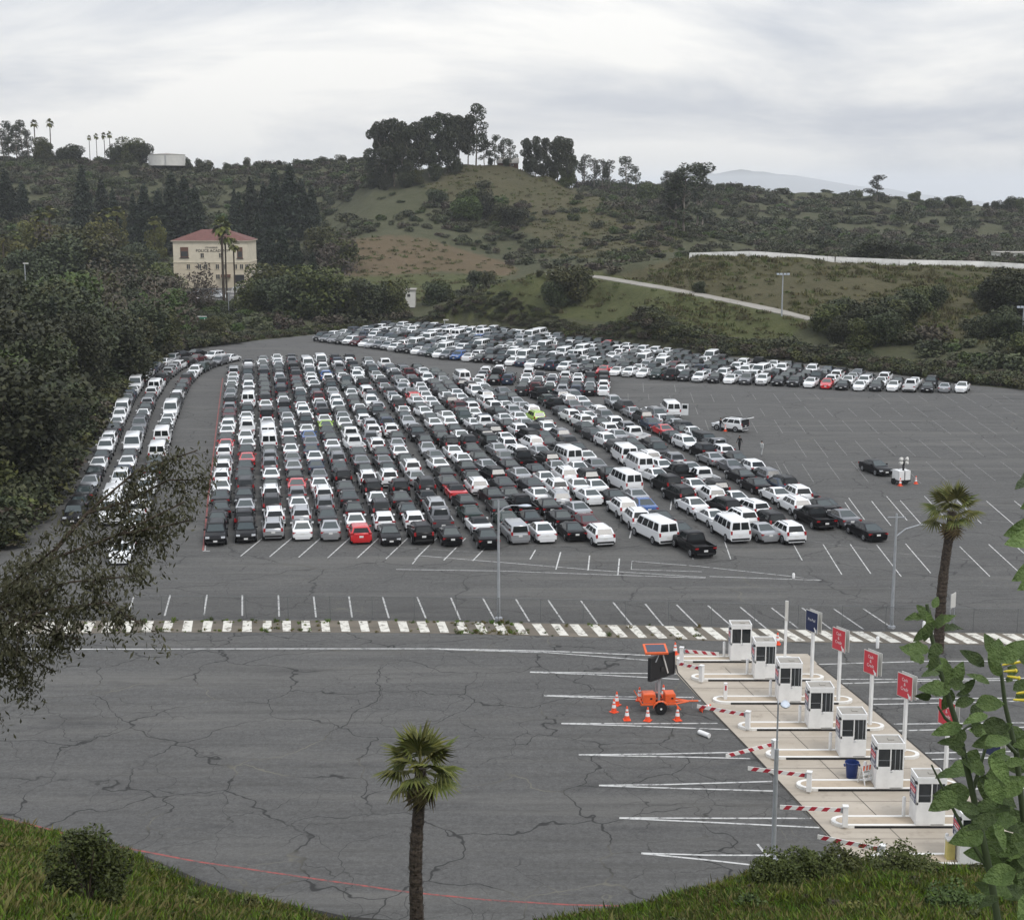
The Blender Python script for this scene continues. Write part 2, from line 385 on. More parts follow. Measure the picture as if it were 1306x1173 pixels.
COLS = [
 (-900, [(20, 2), (200, 8), (400, 14), (600, 38), (800, 30), (1200, 0)]),
 (-300, [(20, 3), (200, 6), (350, 8), (450, 16), (620, 36), (800, 30), (1200, 0)]),
 (0,   [(15, 2.5), (200, 6), (300, 8), (380, 8), (500, 19), (650, zq(205, 650)), (750, 26), (1000, 0)]),
 (100, [(15, 2), (230, 3), (330, 3), (420, 7), (520, 19), (640, zq(205, 640)), (740, 26), (1000, 0)]),
 (200, [(12, 1.5), (280, 1.3), (410, 1.3), (460, 6), (540, 17), (640, zq(209, 640)), (740, 24), (1000, 0)]),
 (300, [(12, 1), (300, 1.2), (410, 1.3), (450, 5), (540, 18), (640, zq(217, 640)), (740, 22), (1000, 0)]),
 (380, [(10, .8), (330, 1.3), (400, 1.6), (440, 6), (540, 19), (640, zq(215, 640)), (740, 22), (1000, 0)]),
 (430, [(10, .8), (330, 1.5), (392, zq(358, 392)), (432, zq(309, 432)), (480, 16), (560, 24), (640, zq(207, 640)), (740, 24), (1000, 0)]),
 (480, [(10, .8), (330, 1.2), (388, zq(358, 388)), (436, zq(303, 436)), (480, zq(266, 480)), (530, zq(232, 530)), (620, zq(210, 620)), (740, 20), (1000, -5)]),
 (540, [(10, 1.0), (330, 2), (388, zq(357, 388)), (436, zq(302, 436)), (480, zq(260, 480)), (525, zq(219, 525)), (570, 31.5), (700, 20), (1000, -5)]),
 (600, [(295, zq(378, 295)), (330, 2.6), (385, zq(353, 385)), (435, zq(311, 435)), (480, zq(260, 480)), (525, zq(210, 525)), (560, 31.3), (700, 16), (1000, -10)]),
 (650, [(270, 3.5), (295, zq(356, 295)), (335, 4), (385, zq(348, 385)), (430, zq(328, 430)), (475, zq(270, 475)), (525, zq(211, 525)), (560, 31), (700, 16), (1000, -10)]),
 (700, [(265, 4.5), (295, zq(345, 295)), (335, 6), (390, zq(336, 390)), (430, zq(312, 430)), (475, zq(265, 475)), (515, zq(227, 515)), (560, 27), (650, zq(240, 650)), (700, 18), (1000, -15)]),
 (760, [(262, 5), (300, zq(346, 300)), (330, zq(346, 330)), (390, zq(327, 390)), (440, zq(297, 440)), (485, zq(255, 485)), (520, 23), (580, 20), (660, zq(238, 660)), (760, 12), (1000, -20)]),
 (830, [(255, 5.5), (296, zq(334, 296)), (330, 11), (400, zq(314, 400)), (440, zq(288, 440)), (470, zq(279, 470)), (520, 16), (660, zq(238, 660)), (760, 12), (1000, -20)]),
 (900, [(258, 6.6), (290, zq(326, 290)), (330, 12), (400, 11.5), (440, zq(302, 440)), (480, 13), (560, 16), (660, zq(239, 660)), (760, 10), (1000, -20)]),
 (1000, [(252, 6.6), (287, zq(330, 287)), (330, 11.5), (400, 10.5), (450, 9.5), (560, 14), (660, zq(247, 660)), (760, 8), (1000, -25)]),
 (1100, [(248, 6.2), (282, zq(335, 282)), (330, 11), (400, 10), (450, 8.5), (560, 12), (660, zq(248, 660)), (760, 6), (1000, -25)]),
 (1200, [(245, 6), (276, zq(341, 276)), (330, 11), (400, 9.5), (450, 8), (560, 10), (650, zq(260, 650)), (760, 3), (1000, -28)]),
 (1306, [(240, 6), (270, zq(347, 270)), (330, 10.5), (400, 9), (450, 7), (540, 8), (630, zq(272, 630)), (760, 0), (1000, -30)]),
 (1600, [(235, 7), (265, 11), (400, 9), (450, 7), (540, 6), (620, zq(290, 620)), (760, -5), (1000, -35)]),
 (2300, [(230, 7), (260, 11), (400, 9), (450, 7), (540, 6), (620, 4), (760, -5), (1000, -35)])]
COLS = [(px, [(y if y < 60 else y*K, z) for y, z in kn]) for px, kn in COLS]
YS = np.concatenate([np.arange(-30, 20, 2.5), np.arange(20, 76, 1.0), np.arange(76, 200, 4), np.arange(200, 400, 2.0), np.arange(400, 840, 4.0), np.arange(840, 1240, 25), np.arange(1240, 9041, 400)])
def near_profile(u, ty):
    side = min(1.0, max(0.0, (ty - 56.5)/5.5))
    a = 0.34 if side > 0 else 0.46
    y1 = ty - 13
    z1 = (1 - side)*5.2*(1.0) + side*4.2
    return [(-40, 32), (0, 28.3), (5, 25.9), (20, 17.6), (y1, z1), (ty, 0.0), (ty + 2.5, -0.3)]
_cu = np.array([(c[0] - CX)/(F*cs)*(1.0 if c[0] else 1.0) for c in COLS])
_prof = []
for (px, kn), u in zip(COLS, _cu):
    ey, ty = float(edgeY(u)), float(toeY(u))
    k = near_profile(u, ty) + [(ey - 3, -0.3), (ey, 0.0)]
    for y, z in kn:
        if y < 60: y = ey + y
        if y > k[-1][0] + 2: k.append((y, z))
    k += [(9000, -420)]
    k = np.array(k); _prof.append((k, ey, ty))
ROADPTS = None
def height(X, Y):
    X = np.asarray(X, float); Y = np.asarray(Y, float)
    u = np.clip(X/np.maximum(Y, 20.0), _cu[0], _cu[-1] - 1e-9)
    out = np.zeros(np.broadcast(u, Y).shape)
    u = np.broadcast_to(u, out.shape); Y = np.broadcast_to(Y, out.shape)
    ey, ty = edgeY(u), toeY(u)
    idx = np.clip(np.searchsorted(_cu, u, side='right') - 1, 0, len(_cu) - 2)
    for i in range(len(_cu) - 1):
        m = idx == i
        if not m.any(): continue
        w = (u[m] - _cu[i])/(_cu[i+1] - _cu[i])
        zs = []
        for j in (i, i+1):
            k, e, t = _prof[j]
            yy = Y[m].copy()
            # shift so that this column's own lot edge and toe land on the true edge here
            fe = np.clip((yy - t)/(e - t), 0, 1)
            sh = (ey[m] - e)*np.clip(1 - (yy - ey[m])/60, 0, 1)*(fe > 0.5) + (ty[m] - t)*(fe <= 0.5)*np.clip((yy - 5)/30, 0, 1)
            zs.append(np.interp(yy - sh, k[:, 0], k[:, 1]))
        out[m] = zs[0]*(1 - w) + zs[1]*w
    out = np.where((Y > ty + 2.5) & (Y < ey - 3), -0.3, out)
    # natural unevenness away from the paved flat
    d = np.maximum(np.clip((Y - ey - 2)/25, 0, 1), np.clip((ty - 2 - Y)/12, 0, 0.35))
    a = np.sin(X*0.11 + 1.3*np.sin(Y*0.07))*np.sin(Y*0.13 + 1.1*np.sin(X*0.05)) + 0.5*np.sin(X*0.31 + Y*0.22)*np.sin(Y*0.37 - X*0.17)
    amp = np.where(Y > 550, 1.0, 0.55)
    out = out + a*amp*d*np.where(Y > 1100, 0, 1)
    if ROADPTS is not None:                       # the ramp road is benched into the bank
        best = np.full(out.shape, 1e9); zr_ = np.zeros(out.shape)
        for q in ROADPTS:
            r_ = np.hypot(X - q[0], Y - q[1]); m = r_ < best
            best = np.where(m, r_, best); zr_ = np.where(m, q[2], zr_)
        w = np.clip((7.0 - best)/4.0, 0, 1); out = out*(1 - w) + zr_*w
    return out
def place(px, py, y0=66.0, y1=1000.0):
    """first point of the terrain along the line of sight through a pixel"""
    d = ray(px, py); Y = np.arange(y0, y1, 0.5); t = Y/d[1]
    X = d[0]*t; Z = H + d[2]*t; hh = height(X, Y)
    k = np.nonzero(hh >= Z)[0]
    i = k[0] if len(k) else int(np.argmin(Z - hh))
    return Vector((X[i], Y[i], hh[i]))
def ground(x, y): return float(height(np.array([x]), np.array([y]))[0])

_rq = [place(*q, 200) for q in [(700, 350), (716, 352), (757, 353.5), (800, 360), (850, 368.5), (900, 378.5), (950, 389), (1000, 400), (1036, 409)]]
_o = [Vector(q) for q in _rq]; RQ = [_o[0].copy()]
for a_, b_ in zip(_o[:-1], _o[1:]):
    n_ = max(1, int((b_ - a_).length/2.0)); RQ += [a_.lerp(b_, (k+1)/n_) for k in range(n_)]
ROADPTS = [tuple(q) for q in RQ]
def inpoly(x, y, poly):
    x = np.asarray(x, float); y = np.asarray(y, float); r = np.zeros(x.shape, bool); n = len(poly)
    for i in range(n):
        x1, y1 = poly[i]; x2, y2 = poly[(i+1) % n]
        c = ((y1 > y) != (y2 > y)) & (x < (x2 - x1)*(y - y1)/((y2 - y1) or 1e-9) + x1)
        r ^= c
    return r
BROWN = [(416, 316), (455, 304), (500, 301), (545, 304), (600, 322), (650, 336), (664, 345), (650, 352), (560, 346), (480, 352), (425, 352)]
MEADOW = [(416, 352), (660, 348), (600, 372), (545, 400), (520, 400), (440, 380)]
KNOLL = [(520, 416), (560, 396), (600, 377), (640, 357), (690, 344), (760, 347), (830, 360), (920, 382), (1035, 410), (1000, 436), (900, 428), (800, 415), (720, 405), (640, 406)]
EMB = [(780, 352), (850, 334), (880, 323), (1060, 331), (1306, 345), (1400, 350), (1400, 430), (1306, 430), (1240, 440), (1040, 410), (920, 381), (840, 365)]
HILLM = [(570, 214), (600, 207), (682, 213), (740, 240), (800, 268), (875, 298), (860, 322), (760, 334), (700, 330), (680, 300), (560, 262), (540, 240)]
us = np.linspace(-1.3, 1.3, 420)
us = np.sort(np.concatenate([us, np.linspace(-0.38, 0.38, 260)]))
UU, YY = np.meshgrid(us, YS)
XX = UU*np.maximum(YY, 20.0)
ZZ = height(XX, YY)
nv = XX.size; ny_, nx_ = XX.shape
me = bpy.data.meshes.new('terrain')
me.vertices.add(nv); me.vertices.foreach_set('co', np.stack([XX, YY, ZZ], -1).astype(np.float32).ravel())
ii = np.arange(nv).reshape(ny_, nx_)
fq = np.stack([ii[:-1, :-1], ii[:-1, 1:], ii[1:, 1:], ii[1:, :-1]], -1).reshape(-1, 4)
me.loops.add(fq.size); me.loops.foreach_set('vertex_index', fq.astype(np.int32).ravel())
me.polygons.add(len(fq)); me.polygons.foreach_set('loop_start', np.arange(0, fq.size, 4, dtype=np.int32))
me.update(calc_edges=True)
me.polygons.foreach_set('use_smooth', [True]*len(fq))
PXg, PYg = proj(XX, YY, ZZ)
def soft(poly, r=7):
    a = np.zeros(PXg.shape)
    for dx, dy in ((0, 0), (r, 0), (-r, 0), (0, r*.5), (0, -r*.5), (r*.7, r*.35), (-r*.7, -r*.35)):
        a += inpoly(PXg + dx, PYg + dy, poly)
    return a/7
ok = YY > 66
cov = np.zeros((nv, 4), np.float32); cov[:, 3] = 1
near = (YY < toeY(np.clip(UU, -0.9, 0.9)) + 2)
cov[:, 0] = np.clip(soft(BROWN, 10)*(ok & (YY > 340*K) & (YY < 460*K)), 0, 1).ravel()                 # cut hay
cov[:, 1] = np.clip(np.maximum(soft(MEADOW)*(YY > 330*K)*(YY < 460*K), soft(KNOLL)*(YY < 320*K)*(YY > 200))*ok + near*0.8, 0, 1).ravel()    # fresh grass
cov[:, 2] = np.clip(np.maximum(soft(EMB)*(YY < 300*K)*(YY > 200), soft(HILLM)*(YY > 380*K)*0.8)*ok, 0, 1).ravel()   # dry grass
ca = me.color_attributes.new('cover', 'FLOAT_COLOR', 'POINT'); ca.data.foreach_set('color', cov.ravel())
m, t, p = base_mat('hillside_ground')
v = N(t, 'ShaderNodeTexCoord').outputs['Object']
at = N(t, 'ShaderNodeAttribute', attribute_name='cover')
sx = N(t, 'ShaderNodeSeparateColor'); t.links.new(at.outputs['Color'], sx.inputs[0])
n1 = noise(t, v, 0.22, 6.0, 0.7); n2 = noise(t, v, 1.1, 5.0, 0.7); n3 = noise(t, v, 0.05, 4.0, 0.6)
def soilmix(a, b): return mixc(t, 0.5, ramp(t, n1, [(0.33, a), (0.68, b)]), ramp(t, n2, [(0.3, a), (0.7, b)]))
c = soilmix((0.045, 0.050, 0.028), (0.098, 0.096, 0.056))
brk = lambda s: s
def fac(sock):
    q = N(t, 'ShaderNodeMath', operation='MULTIPLY_ADD'); q.inputs[1].default_value = 0.7; q.inputs[2].default_value = -0.35
    t.links.new(n1, q.inputs[0]); r_ = N(t, 'ShaderNodeMath', operation='ADD', use_clamp=True)
    t.links.new(sock, r_.inputs[0]); t.links.new(q.outputs[0], r_.inputs[1])
    return ramp(t, r_.outputs[0], [(0.3, 0.0), (0.7, 1.0)])
c = mixc(t, fac(sx.outputs[2]), c, soilmix((0.058, 0.055, 0.030), (0.105, 0.093, 0.052)))
c = mixc(t, fac(sx.outputs[1]), c, soilmix((0.052, 0.062, 0.024), (0.105, 0.108, 0.046)))
c = mixc(t, fac(sx.outputs[0]), c, soilmix((0.095, 0.070, 0.042), (0.145, 0.107, 0.066)))
c = mixc(t, ramp(t, n3, [(0.35, 0.0), (0.7, 0.3)]), c, (0.05, 0.055, 0.025))
t.links.new(c, p.inputs['Base Color']); p.inputs['Roughness'].default_value = 0.95; p.inputs['Specular IOR Level'].default_value = 0.1
bp = N(t, 'ShaderNodeBump', Strength=0.8, Distance=0.5); t.links.new(n2, bp.inputs['Height']); t.links.new(bp.outputs[0], p.inputs['Normal'])
me.materials.append(m)
tag(link('terrain', me), kind='structure')

# far blue mountains beyond the ridge
mb = MB()
MP = [(560, 262), (700, 250), (820, 240), (860, 226), (885, 218), (912, 222), (932, 218), (945, 216), (953, 217), (962, 219), (974, 219), (990, 222), (1015, 224), (1045, 229), (1085, 236), (1098, 238), (1130, 240), (1160, 246), (1210, 252), (1290, 262), (1400, 285), (1700, 330)]
M_MTN = concrete('mountain_rock', (0.05, 0.06, 0.05), (0.10, 0.10, 0.085))
rows = []
for j, (dy, dz) in enumerate(((0, 0), (-500, -60), (-1000, -130), (-1600, -420), (600, -60), (1500, -420))):
    row = []
    for i, (px, py) in enumerate(MP):
        q = pt(px, py, 17000); row.append((q.x, 17000 + dy*1.5 + RND.uniform(-150, 150)*(j > 0), q.z + dz*1.5*(0.7 + 0.6*RND.random()) if j else q.z))
    rows.append(row)
order = [3, 2, 1, 0, 4, 5]; n = len(MP)
vs = [q for r_ in order for q in rows[r_]]
mb.add(vs, [(a*n+i, a*n+i+1, (a+1)*n+i+1, (a+1)*n+i) for a in range(5) for i in range(n-1)], M_MTN)
tag(mb.obj('mountains', smooth=60), kind='structure')

# ================================================================== PAVED GROUND
def resample(pts, step):
    pts = [Vector(p) for p in pts]; out = [pts[0].copy()]; acc = 0.0
    for a, b in zip(pts[:-1], pts[1:]):
        d = (b - a).length; s = step - acc
        while s <= d:
            out.append(a.lerp(b, s/d)); s += step
        acc = (d - (s - step))
    return out
def strip(name, pts, width, mat, z, parent=None, step=None):
    """flat ribbon along ground points"""
    pts = [Vector((p[0], p[1], 0)) for p in pts]
    n = len(pts); vs = []
    for i, q in enumerate(pts):
        t_ = (pts[min(i+1, n-1)] - pts[max(i-1, 0)]).normalized(); a = Vector((-t_.y, t_.x, 0))*width/2
        vs += [q + a + Vector((0, 0, z)), q - a + Vector((0, 0, z))]
    b = MB(); b.add(vs, [(2*i, 2*i+1, 2*i+3, 2*i+2) for i in range(n-1)], mat)
    return b.obj(name, parent)
# median band: far edge and near edge, measured
BAND_T = [(-700, 806), (-300, 797), (0, 793), (190, 791), (400, 791), (560, 792), (700, 795), (850, 798), (950, 801), (1100, 805), (1306, 808), (1600, 812), (2200, 815)]
BAND_B = [(-700, 830), (-300, 817), (0, 809), (190, 806.5), (400, 806), (560, 807.5), (700, 811), (850, 815), (950, 818), (1100, 819.5), (1306, 823), (1600, 826), (2200, 828)]
bt = [g(*q) for q in BAND_T]; bb = [g(*q) for q in BAND_B]
b = MB(); b.add([(q.x, q.y, 0) for q in bt] + [(330, 400, 0), (-300, 400, 0)], [tuple(range(len(bt) + 2))], M_LOT)
LOT = tag(b.obj('parking_lot'), kind='structure')
b = MB(); b.add([(-150, 40, 0), (150, 40, 0)] + [(q.x, q.y, 0) for q in reversed(bb)], [tuple(range(len(bb) + 2))], M_ROAD)
ROAD = tag(b.obj('road'), kind='structure')
b = MB(); n = len(bt)
b.add([(q.x, q.y, 0.012) for q in bb] + [(q.x, q.y, 0.012) for q in bt], [(i, i+1, n+i+1, n+i) for i in range(n-1)], M_MED)
b.add([(q.x, q.y, 0.012) for q in bb] + [(q.x, q.y, -0.05) for q in bb], [(i+1, i, n+i, n+i+1) for i in range(n-1)], M_MED)
MED = tag(b.obj('median_strip'), kind='structure')
# white hatch stripes on the band; they lean further over towards the right
TX = [(-60, -72)] + [(x, x - 5 + (x - 330)*0.0) for x in ()]
xs = []; x = -40.0
while x < 1500:
    sp = 25.0 if x < 330 else (24.5 if x < 700 else 24.0 + 0*(x))
    xs.append(x); x += sp
def lean(x): return np.interp(x, [-40, 150, 330, 480, 640, 780, 900, 1000, 1306], [-9, -6, 0, 4, 9, 15, 21, 24, 30])
def by(tab, x): return float(np.interp(x, [q[0] for q in tab], [q[1] for q in tab]))
for i, x in enumerate(xs):
    wpx = np.interp(x, [0, 400, 700, 1000, 1306], [12.2, 11.2, 11.4, 13, 14])
    ln = lean(x); yt, yb = by(BAND_T, x) + 0.6, by(BAND_B, x + ln) - 1.0
    q = [g(x + ln + RND.uniform(-.6, .6), yb + RND.uniform(-.4, .4)), g(x + ln + wpx + RND.uniform(-.6, .6), yb + RND.uniform(-.4, .3)), g(x + wpx + RND.uniform(-.5, .5), yt), g(x + RND.uniform(-.5, .5), yt)]
    b = MB(); b.quad(*[(a.x, a.y, 0.017) for a in q], M_BAND); b.obj('painted_stripe', MED)
# painted lines: (pixels), width, material, parent
def line(name, pxs, w, mat, par, z=0.005):
    q = [g(*a) for a in pxs]
    return strip(name, q, w, mat, z, par)
line('edge_line', [(-500, 824), (0, 827), (110, 827.5), (350, 827), (560, 827), (700, 830), (830, 835.5)], 0.16, M_LINE, ROAD)
line('edge_line', [(560, 827.8), (700, 832), (830, 842)], 0.13, M_LINE, ROAD, 0.0075)
LN = [[(676, 856.5), (740, 857.5), (866, 859)], [(676, 857), (760, 860), (866, 866)], [(694, 886.5), (780, 888), (885, 889)], [(694, 887), (780, 890.5), (890, 893.5)],
      [(716, 922), (800, 922.5), (915, 922)], [(716, 922.5), (800, 925), (930, 930)], [(738, 962), (850, 961), (957, 958.5)], [(738, 962.5), (850, 964.5), (957, 967)],
      [(764, 1001), (850, 1000), (985, 996)], [(764, 1001.5), (850, 1004.5), (990, 1008.5)], [(790, 1042.5), (900, 1043), (1040, 1043)], [(790, 1043), (900, 1048), (1045, 1055)],
      [(818, 1087.5), (900, 1090), (1075, 1090.5)], [(818, 1088), (900, 1096), (990, 1106)],
      [(1040, 847), (1180, 843), (1450, 842)], [(1063, 866), (1180, 866), (1450, 863)], [(1072, 871.5), (1180, 868), (1450, 866)], [(1108, 891), (1450, 889)], [(1114, 898), (1450, 890.5)],
      [(1140, 923), (1450, 920)], [(1146, 931.5), (1450, 923)], [(1180, 960), (1450, 955)], [(1188, 968), (1450, 961)], [(1215, 1006), (1450, 1003)]]
for k, q in enumerate(LN): line('lane_line', q, 0.14, M_LINE, ROAD, 0.005 + 0.0025*(k % 2))
line('lane_line', [(966, 1076), (979, 1092)], 0.12, M_LINE, ROAD, 0.011)
M_GUT = concrete('gutter_dirt', (0.020, 0.019, 0.017), (0.050, 0.047, 0.042))
strip('gutter', [g(*q) for q in [(-120, 1030), (0, 1053), (60, 1066), (130, 1082), (250, 1134), (330, 1156), (430, 1178), (520, 1186)]], 1.5, M_GUT, 0.004, ROAD)
line('red_edge_line', [(-60, 1030), (20, 1046), (130, 1075), (250, 1098), (400, 1120), (520, 1137), (620, 1147), (720, 1153), (800, 1155)], 0.13, M_RLINE, ROAD)
# stalls in front of the band
ST1 = [(-25, 760, -35, 786), (70, 760, 58, 786), (171, 760, 165, 777), (217, 759, 210, 785), (264, 758.5, 260, 784), (309, 759, 309, 785), (355, 759, 356, 786), (400, 760, 403, 787), (445, 760, 449, 787), (488, 761, 496, 788), (532, 761, 543, 788), (575, 762, 587, 790),
       (616, 763, 631, 790), (658, 764, 675, 792), (699, 765, 719, 794), (741, 766, 762, 795), (782, 768, 806, 797), (823, 770, 847, 799), (863, 771, 891, 799), (903, 772, 935, 800), (944, 774, 977, 801), (984, 775, 1018, 801), (1023, 775, 1060, 802), (1063, 776, 1101, 802), (1101, 776, 1140, 802)]
for a in ST1: line('stall_line', [(a[0], a[1]), (a[2], a[3])], 0.12, M_LINE, LOT)
# angled stalls in front of the parked block
for x in range(307, 640, 37): line('stall_line', [(x, 709 + (x-307)*0.02), (x + 28, 686)], 0.11, M_LINE, LOT)
for a in [(676, 713, 683, 701), (709, 726, 715, 704), (750, 727, 752, 708), (788, 733, 790, 712), (803, 686, 812, 650), (855, 650, 862, 600)]: line('stall_line', [(a[0], a[1]), (a[2], a[3])], 0.11, M_LINE, LOT)
line('painted_box_line', [(500, 697), (560, 701), (640, 706)], 0.09, M_STALL, LOT)
line('painted_box_line', [(526, 719), (535, 708.5), (640, 717), (760, 727), (900, 736)], 0.10, M_LINE, LOT, 0.0075)
line('painted_box_line', [(505, 726), (640, 728), (780, 733), (900, 737)], 0.10, M_LINE, LOT, 0.010)
line('painted_box_line', [(895, 729), (805, 726), (806, 715.5), (890, 722), (1010, 735), (1048, 740), (905, 735)], 0.10, M_LINE, LOT, 0.0125)
# rows of stalls over the open right-hand side
def stalls(y0, y1, xa, xb, n, vp=790, mat=M_STALL):
    for i in range(n):
        x = xa + (xb - xa)*i/(n-1) + RND.uniform(-1.5, 1.5)
        sl_ = (x - vp)/(y0 - 245.0)
        yy0 = y0 + RND.uniform(-2, 2); yy1 = y1 + RND.uniform(-3, 2) + (x - xa)*0.004
        if RND.random() < 0.10: continue
        line('stall_line', [(x, yy0), (x + sl_*(yy1 - yy0), yy1)], 0.085, mat, LOT)
stalls(695, 733, 1048, 1330, 9, 770, M_LINE); stalls(690, 715, 880, 1010, 4, 770, M_LINE); stalls(640, 668, 1040, 1330, 9, 800, M_LINE); stalls(633, 663, 1083, 1180, 3, 800, M_LINE); stalls(590, 614, 990, 1306, 11, 800); stalls(561, 582, 1012, 1306, 12, 800)
stalls(537, 551, 900, 1306, 15, 800); stalls(519, 531, 830, 1306, 18, 790); stalls(503, 512, 800, 1306, 20, 790); stalls(590, 612, 960, 1000, 2, 800)
for a in [(860, 490, 862, 500), (820, 488, 821, 500)]: line('stall_line', [(a[0], a[1]), (a[2], a[3])], 0.10, M_STALL, LOT)
line('painted_guide_line', [(1000, 685), (1150, 706), (1245, 714)], 0.09, M_STALL, LOT, 0.0075)
line('painted_guide_line', [(1150, 655), (1300, 667)], 0.09, M_STALL, LOT, 0.0075)
# red and white line along the kerb-side column
line('red_kerb_line', [(259, 702), (262, 672), (266, 630), (271, 590), (276, 545), (281, 505), (284, 482)], 0.16, M_RLINE, LOT)
line('white_kerb_line', [(268, 702.5), (258.5, 702.5)], 0.14, M_LINE, LOT, 0.008)
line('white_kerb_line', [(261.5, 702), (265, 664)], 0.10, M_LINE, LOT, 0.0105)
line('white_kerb_line', [(267, 640), (270.5, 612)], 0.10, M_LINE, LOT, 0.0105)
# ------------------------------------------------------------------ figures (grown as one skin each)
def person_mesh(name, stride, arms, top, legs):
    J = dict(pel=(0, 0, .95), chest=(0, .02, 1.30), neck=(0, .03, 1.48), head=(0, .05, 1.60), crown=(0, .05, 1.72),
             hl=(-.10, 0, .90), kl=(-.11, stride*.6, .50), al=(-.11, stride*.8 - .02, .08), tl=(-.12, stride*.8 + .16, .03),
             hr=(.10, 0, .90), kr=(.11, -stride*.35, .50), ar=(.11, -stride, .09), tr=(.12, -stride + .16, .03),
             sl=(-.19, .02, 1.40), el=(-.26, arms[0], 1.13), wl=(-.25, arms[0]*2 + .06, .90), fl=(-.24, arms[0]*2.2 + .1, .80),
             sr=(.19, .02, 1.40), er=(.26, arms[1], 1.13), wr=(.25, arms[1]*2 + .06, .90), fr=(.24, arms[1]*2.2 + .1, .80))
    R = dict(pel=.15, chest=.165, neck=.062, head=.095, crown=.08, hl=.10, kl=.066, al=.05, tl=.04, hr=.10, kr=.066, ar=.05, tr=.04, sl=.075, el=.05, wl=.038, fl=.03, sr=.075, er=.05, wr=.038, fr=.03)
    E = [('pel', 'chest'), ('chest', 'neck'), ('neck', 'head'), ('head', 'crown'), ('pel', 'hl'), ('hl', 'kl'), ('kl', 'al'), ('al', 'tl'), ('pel', 'hr'), ('hr', 'kr'), ('kr', 'ar'), ('ar', 'tr'),
         ('chest', 'sl'), ('sl', 'el'), ('el', 'wl'), ('wl', 'fl'), ('chest', 'sr'), ('sr', 'er'), ('er', 'wr'), ('wr', 'fr')]
    ks = list(J); me_ = bpy.data.meshes.new(name); me_.from_pydata([J[k] for k in ks], [(ks.index(a), ks.index(b_)) for a, b_ in E], [])
    o = bpy.data.objects.new(name, me_); COL.objects.link(o)
    md = o.modifiers.new('skin', 'SKIN'); sk = me_.skin_vertices[0].data
    for i, k in enumerate(ks): sk[i].radius = (R[k], R[k]*(.8 if k in ('pel', 'chest') else 1)); sk[i].use_root = (k == 'pel')
    o.modifiers.new('sub', 'SUBSURF').levels = 1
    dg = bpy.context.evaluated_depsgraph_get(); out = bpy.data.meshes.new_from_object(o.evaluated_get(dg)); bpy.data.objects.remove(o)
    out.name = name
    out.materials.clear()
    for m_ in (top, legs, M_SKIN, M_CLB): out.materials.append(m_)
    for q in out.polygons:
        c = q.center; k = 0
        if c.z < .93 and abs(c.x) < .2: k = 1
        if c.z < .09: k = 3
        if c.z > 1.47 or (c.z < .88 and abs(c.x) > .2): k = 2
        q.material_index = k; q.use_smooth = True
    return out
PM = [person_mesh('person', .22, (-.12, .14), M_CLB, M_CLB), person_mesh('person', .20, (.14, -.10), M_CLG, M_CLG), person_mesh('person', .04, (.05, .12), M_CLB, M_CLD)]
hb = MB(); hb.lathe([(.03, 1.76), (.08, 1.735), (.108, 1.68), (.105, 1.63), (.07, 1.60)], M_HAIR, c=(0, .035, 0), seg=10); HAIRM = hb.mesh('hair', 60)
def person(i, px, py, rz, label):
    o = tag(link('person', PM[i], None, g(px, py)), label, 'person'); o.rotation_euler = (0, 0, rz)
    link('hair', HAIRM, o)
    return o
person(0, 943, 574, 2.6, 'person in black walking across the open asphalt')
person(1, 971, 581, -0.6, 'person in pale grey clothes walking on the open asphalt')
person(2, 918.5, 550, -1.2, 'person in dark clothes standing at the side of the open white SUV')
# ================================================================== VEHICLES
def loft_body(b, st, zb, mat, trim):
    """st: rear to front (y, ztop, halfwidth)"""
    n = len(st); vs = []
    for y, zt, w in st:
        sh = zb + (zt - zb)*0.55
        vs += [(-w*.90, y, zb), (-w*.985, y, zb + .16), (-w, y, sh), (-w*.965, y, zt - .05), (-w*.86, y, zt), (w*.86, y, zt), (w*.965, y, zt - .05), (w, y, sh), (w*.985, y, zb + .16), (w*.90, y, zb)]
    fs = []; ft = []
    for i in range(n-1):
        for k in range(10):
            k2 = (k+1) % 10; f = (i*10+k2, i*10+k, (i+1)*10+k, (i+1)*10+k2)
            (ft if k in (0, 8, 9) else fs).append(f)
    b.add(vs, fs, mat)
    b.add(vs, ft, trim)
    b.add(vs[:10], [tuple(range(10))], mat); b.add(vs[-10:], [tuple(range(9, -1, -1))], mat)
def ringpts(y0, y1, w, z, ch=.07):
    return [(-w+ch, y0, z), (w-ch, y0, z), (w, y0+ch, z), (w, y1-ch, z), (w-ch, y1, z), (-w+ch, y1, z), (-w, y1-ch, z), (-w, y0+ch, z)]
def cabin(b, yb, yf, yrb, yrf, z0, z1, wb, wr, mat, roofmat=None, rails=None):
    def at(f): return (yb + (yrb-yb)*f, yf + (yrf-yf)*f, wb + (wr-wb)*f, z0 + (z1-z0)*f)
    rings = []
    for f in (0.0, 0.86):
        a = at(f); rings.append(ringpts(a[0], a[1], a[2], a[3]))
    a = at(0.95); rings.append(ringpts(a[0]+.04, a[1]-.05, a[2]-.03, a[3], .09))
    a = at(1.0); rings.append(ringpts(a[0]+.14, a[1]-.2, a[2]-.14, a[3], .12))
    vs = [q for r in rings for q in r]; fs = []
    for i in range(3):
        for k in range(8):
            k2 = (k+1) % 8; fs.append((i*8+k, i*8+k2, (i+1)*8+k2, (i+1)*8+k))
    fs.append(tuple(24 + k for k in range(8)))
    b.add(vs, fs, roofmat or mat)
    if rails:
        for s in (-1, 1): b.tube([(s*(wr-.1), yrb+.2, z1-.03), (s*(wr-.1), yrb+.3, z1+.05), (s*(wr-.1), yrf-.4, z1+.05), (s*(wr-.1), yrf-.3, z1-.03)], .022, rails, 5)
    return at
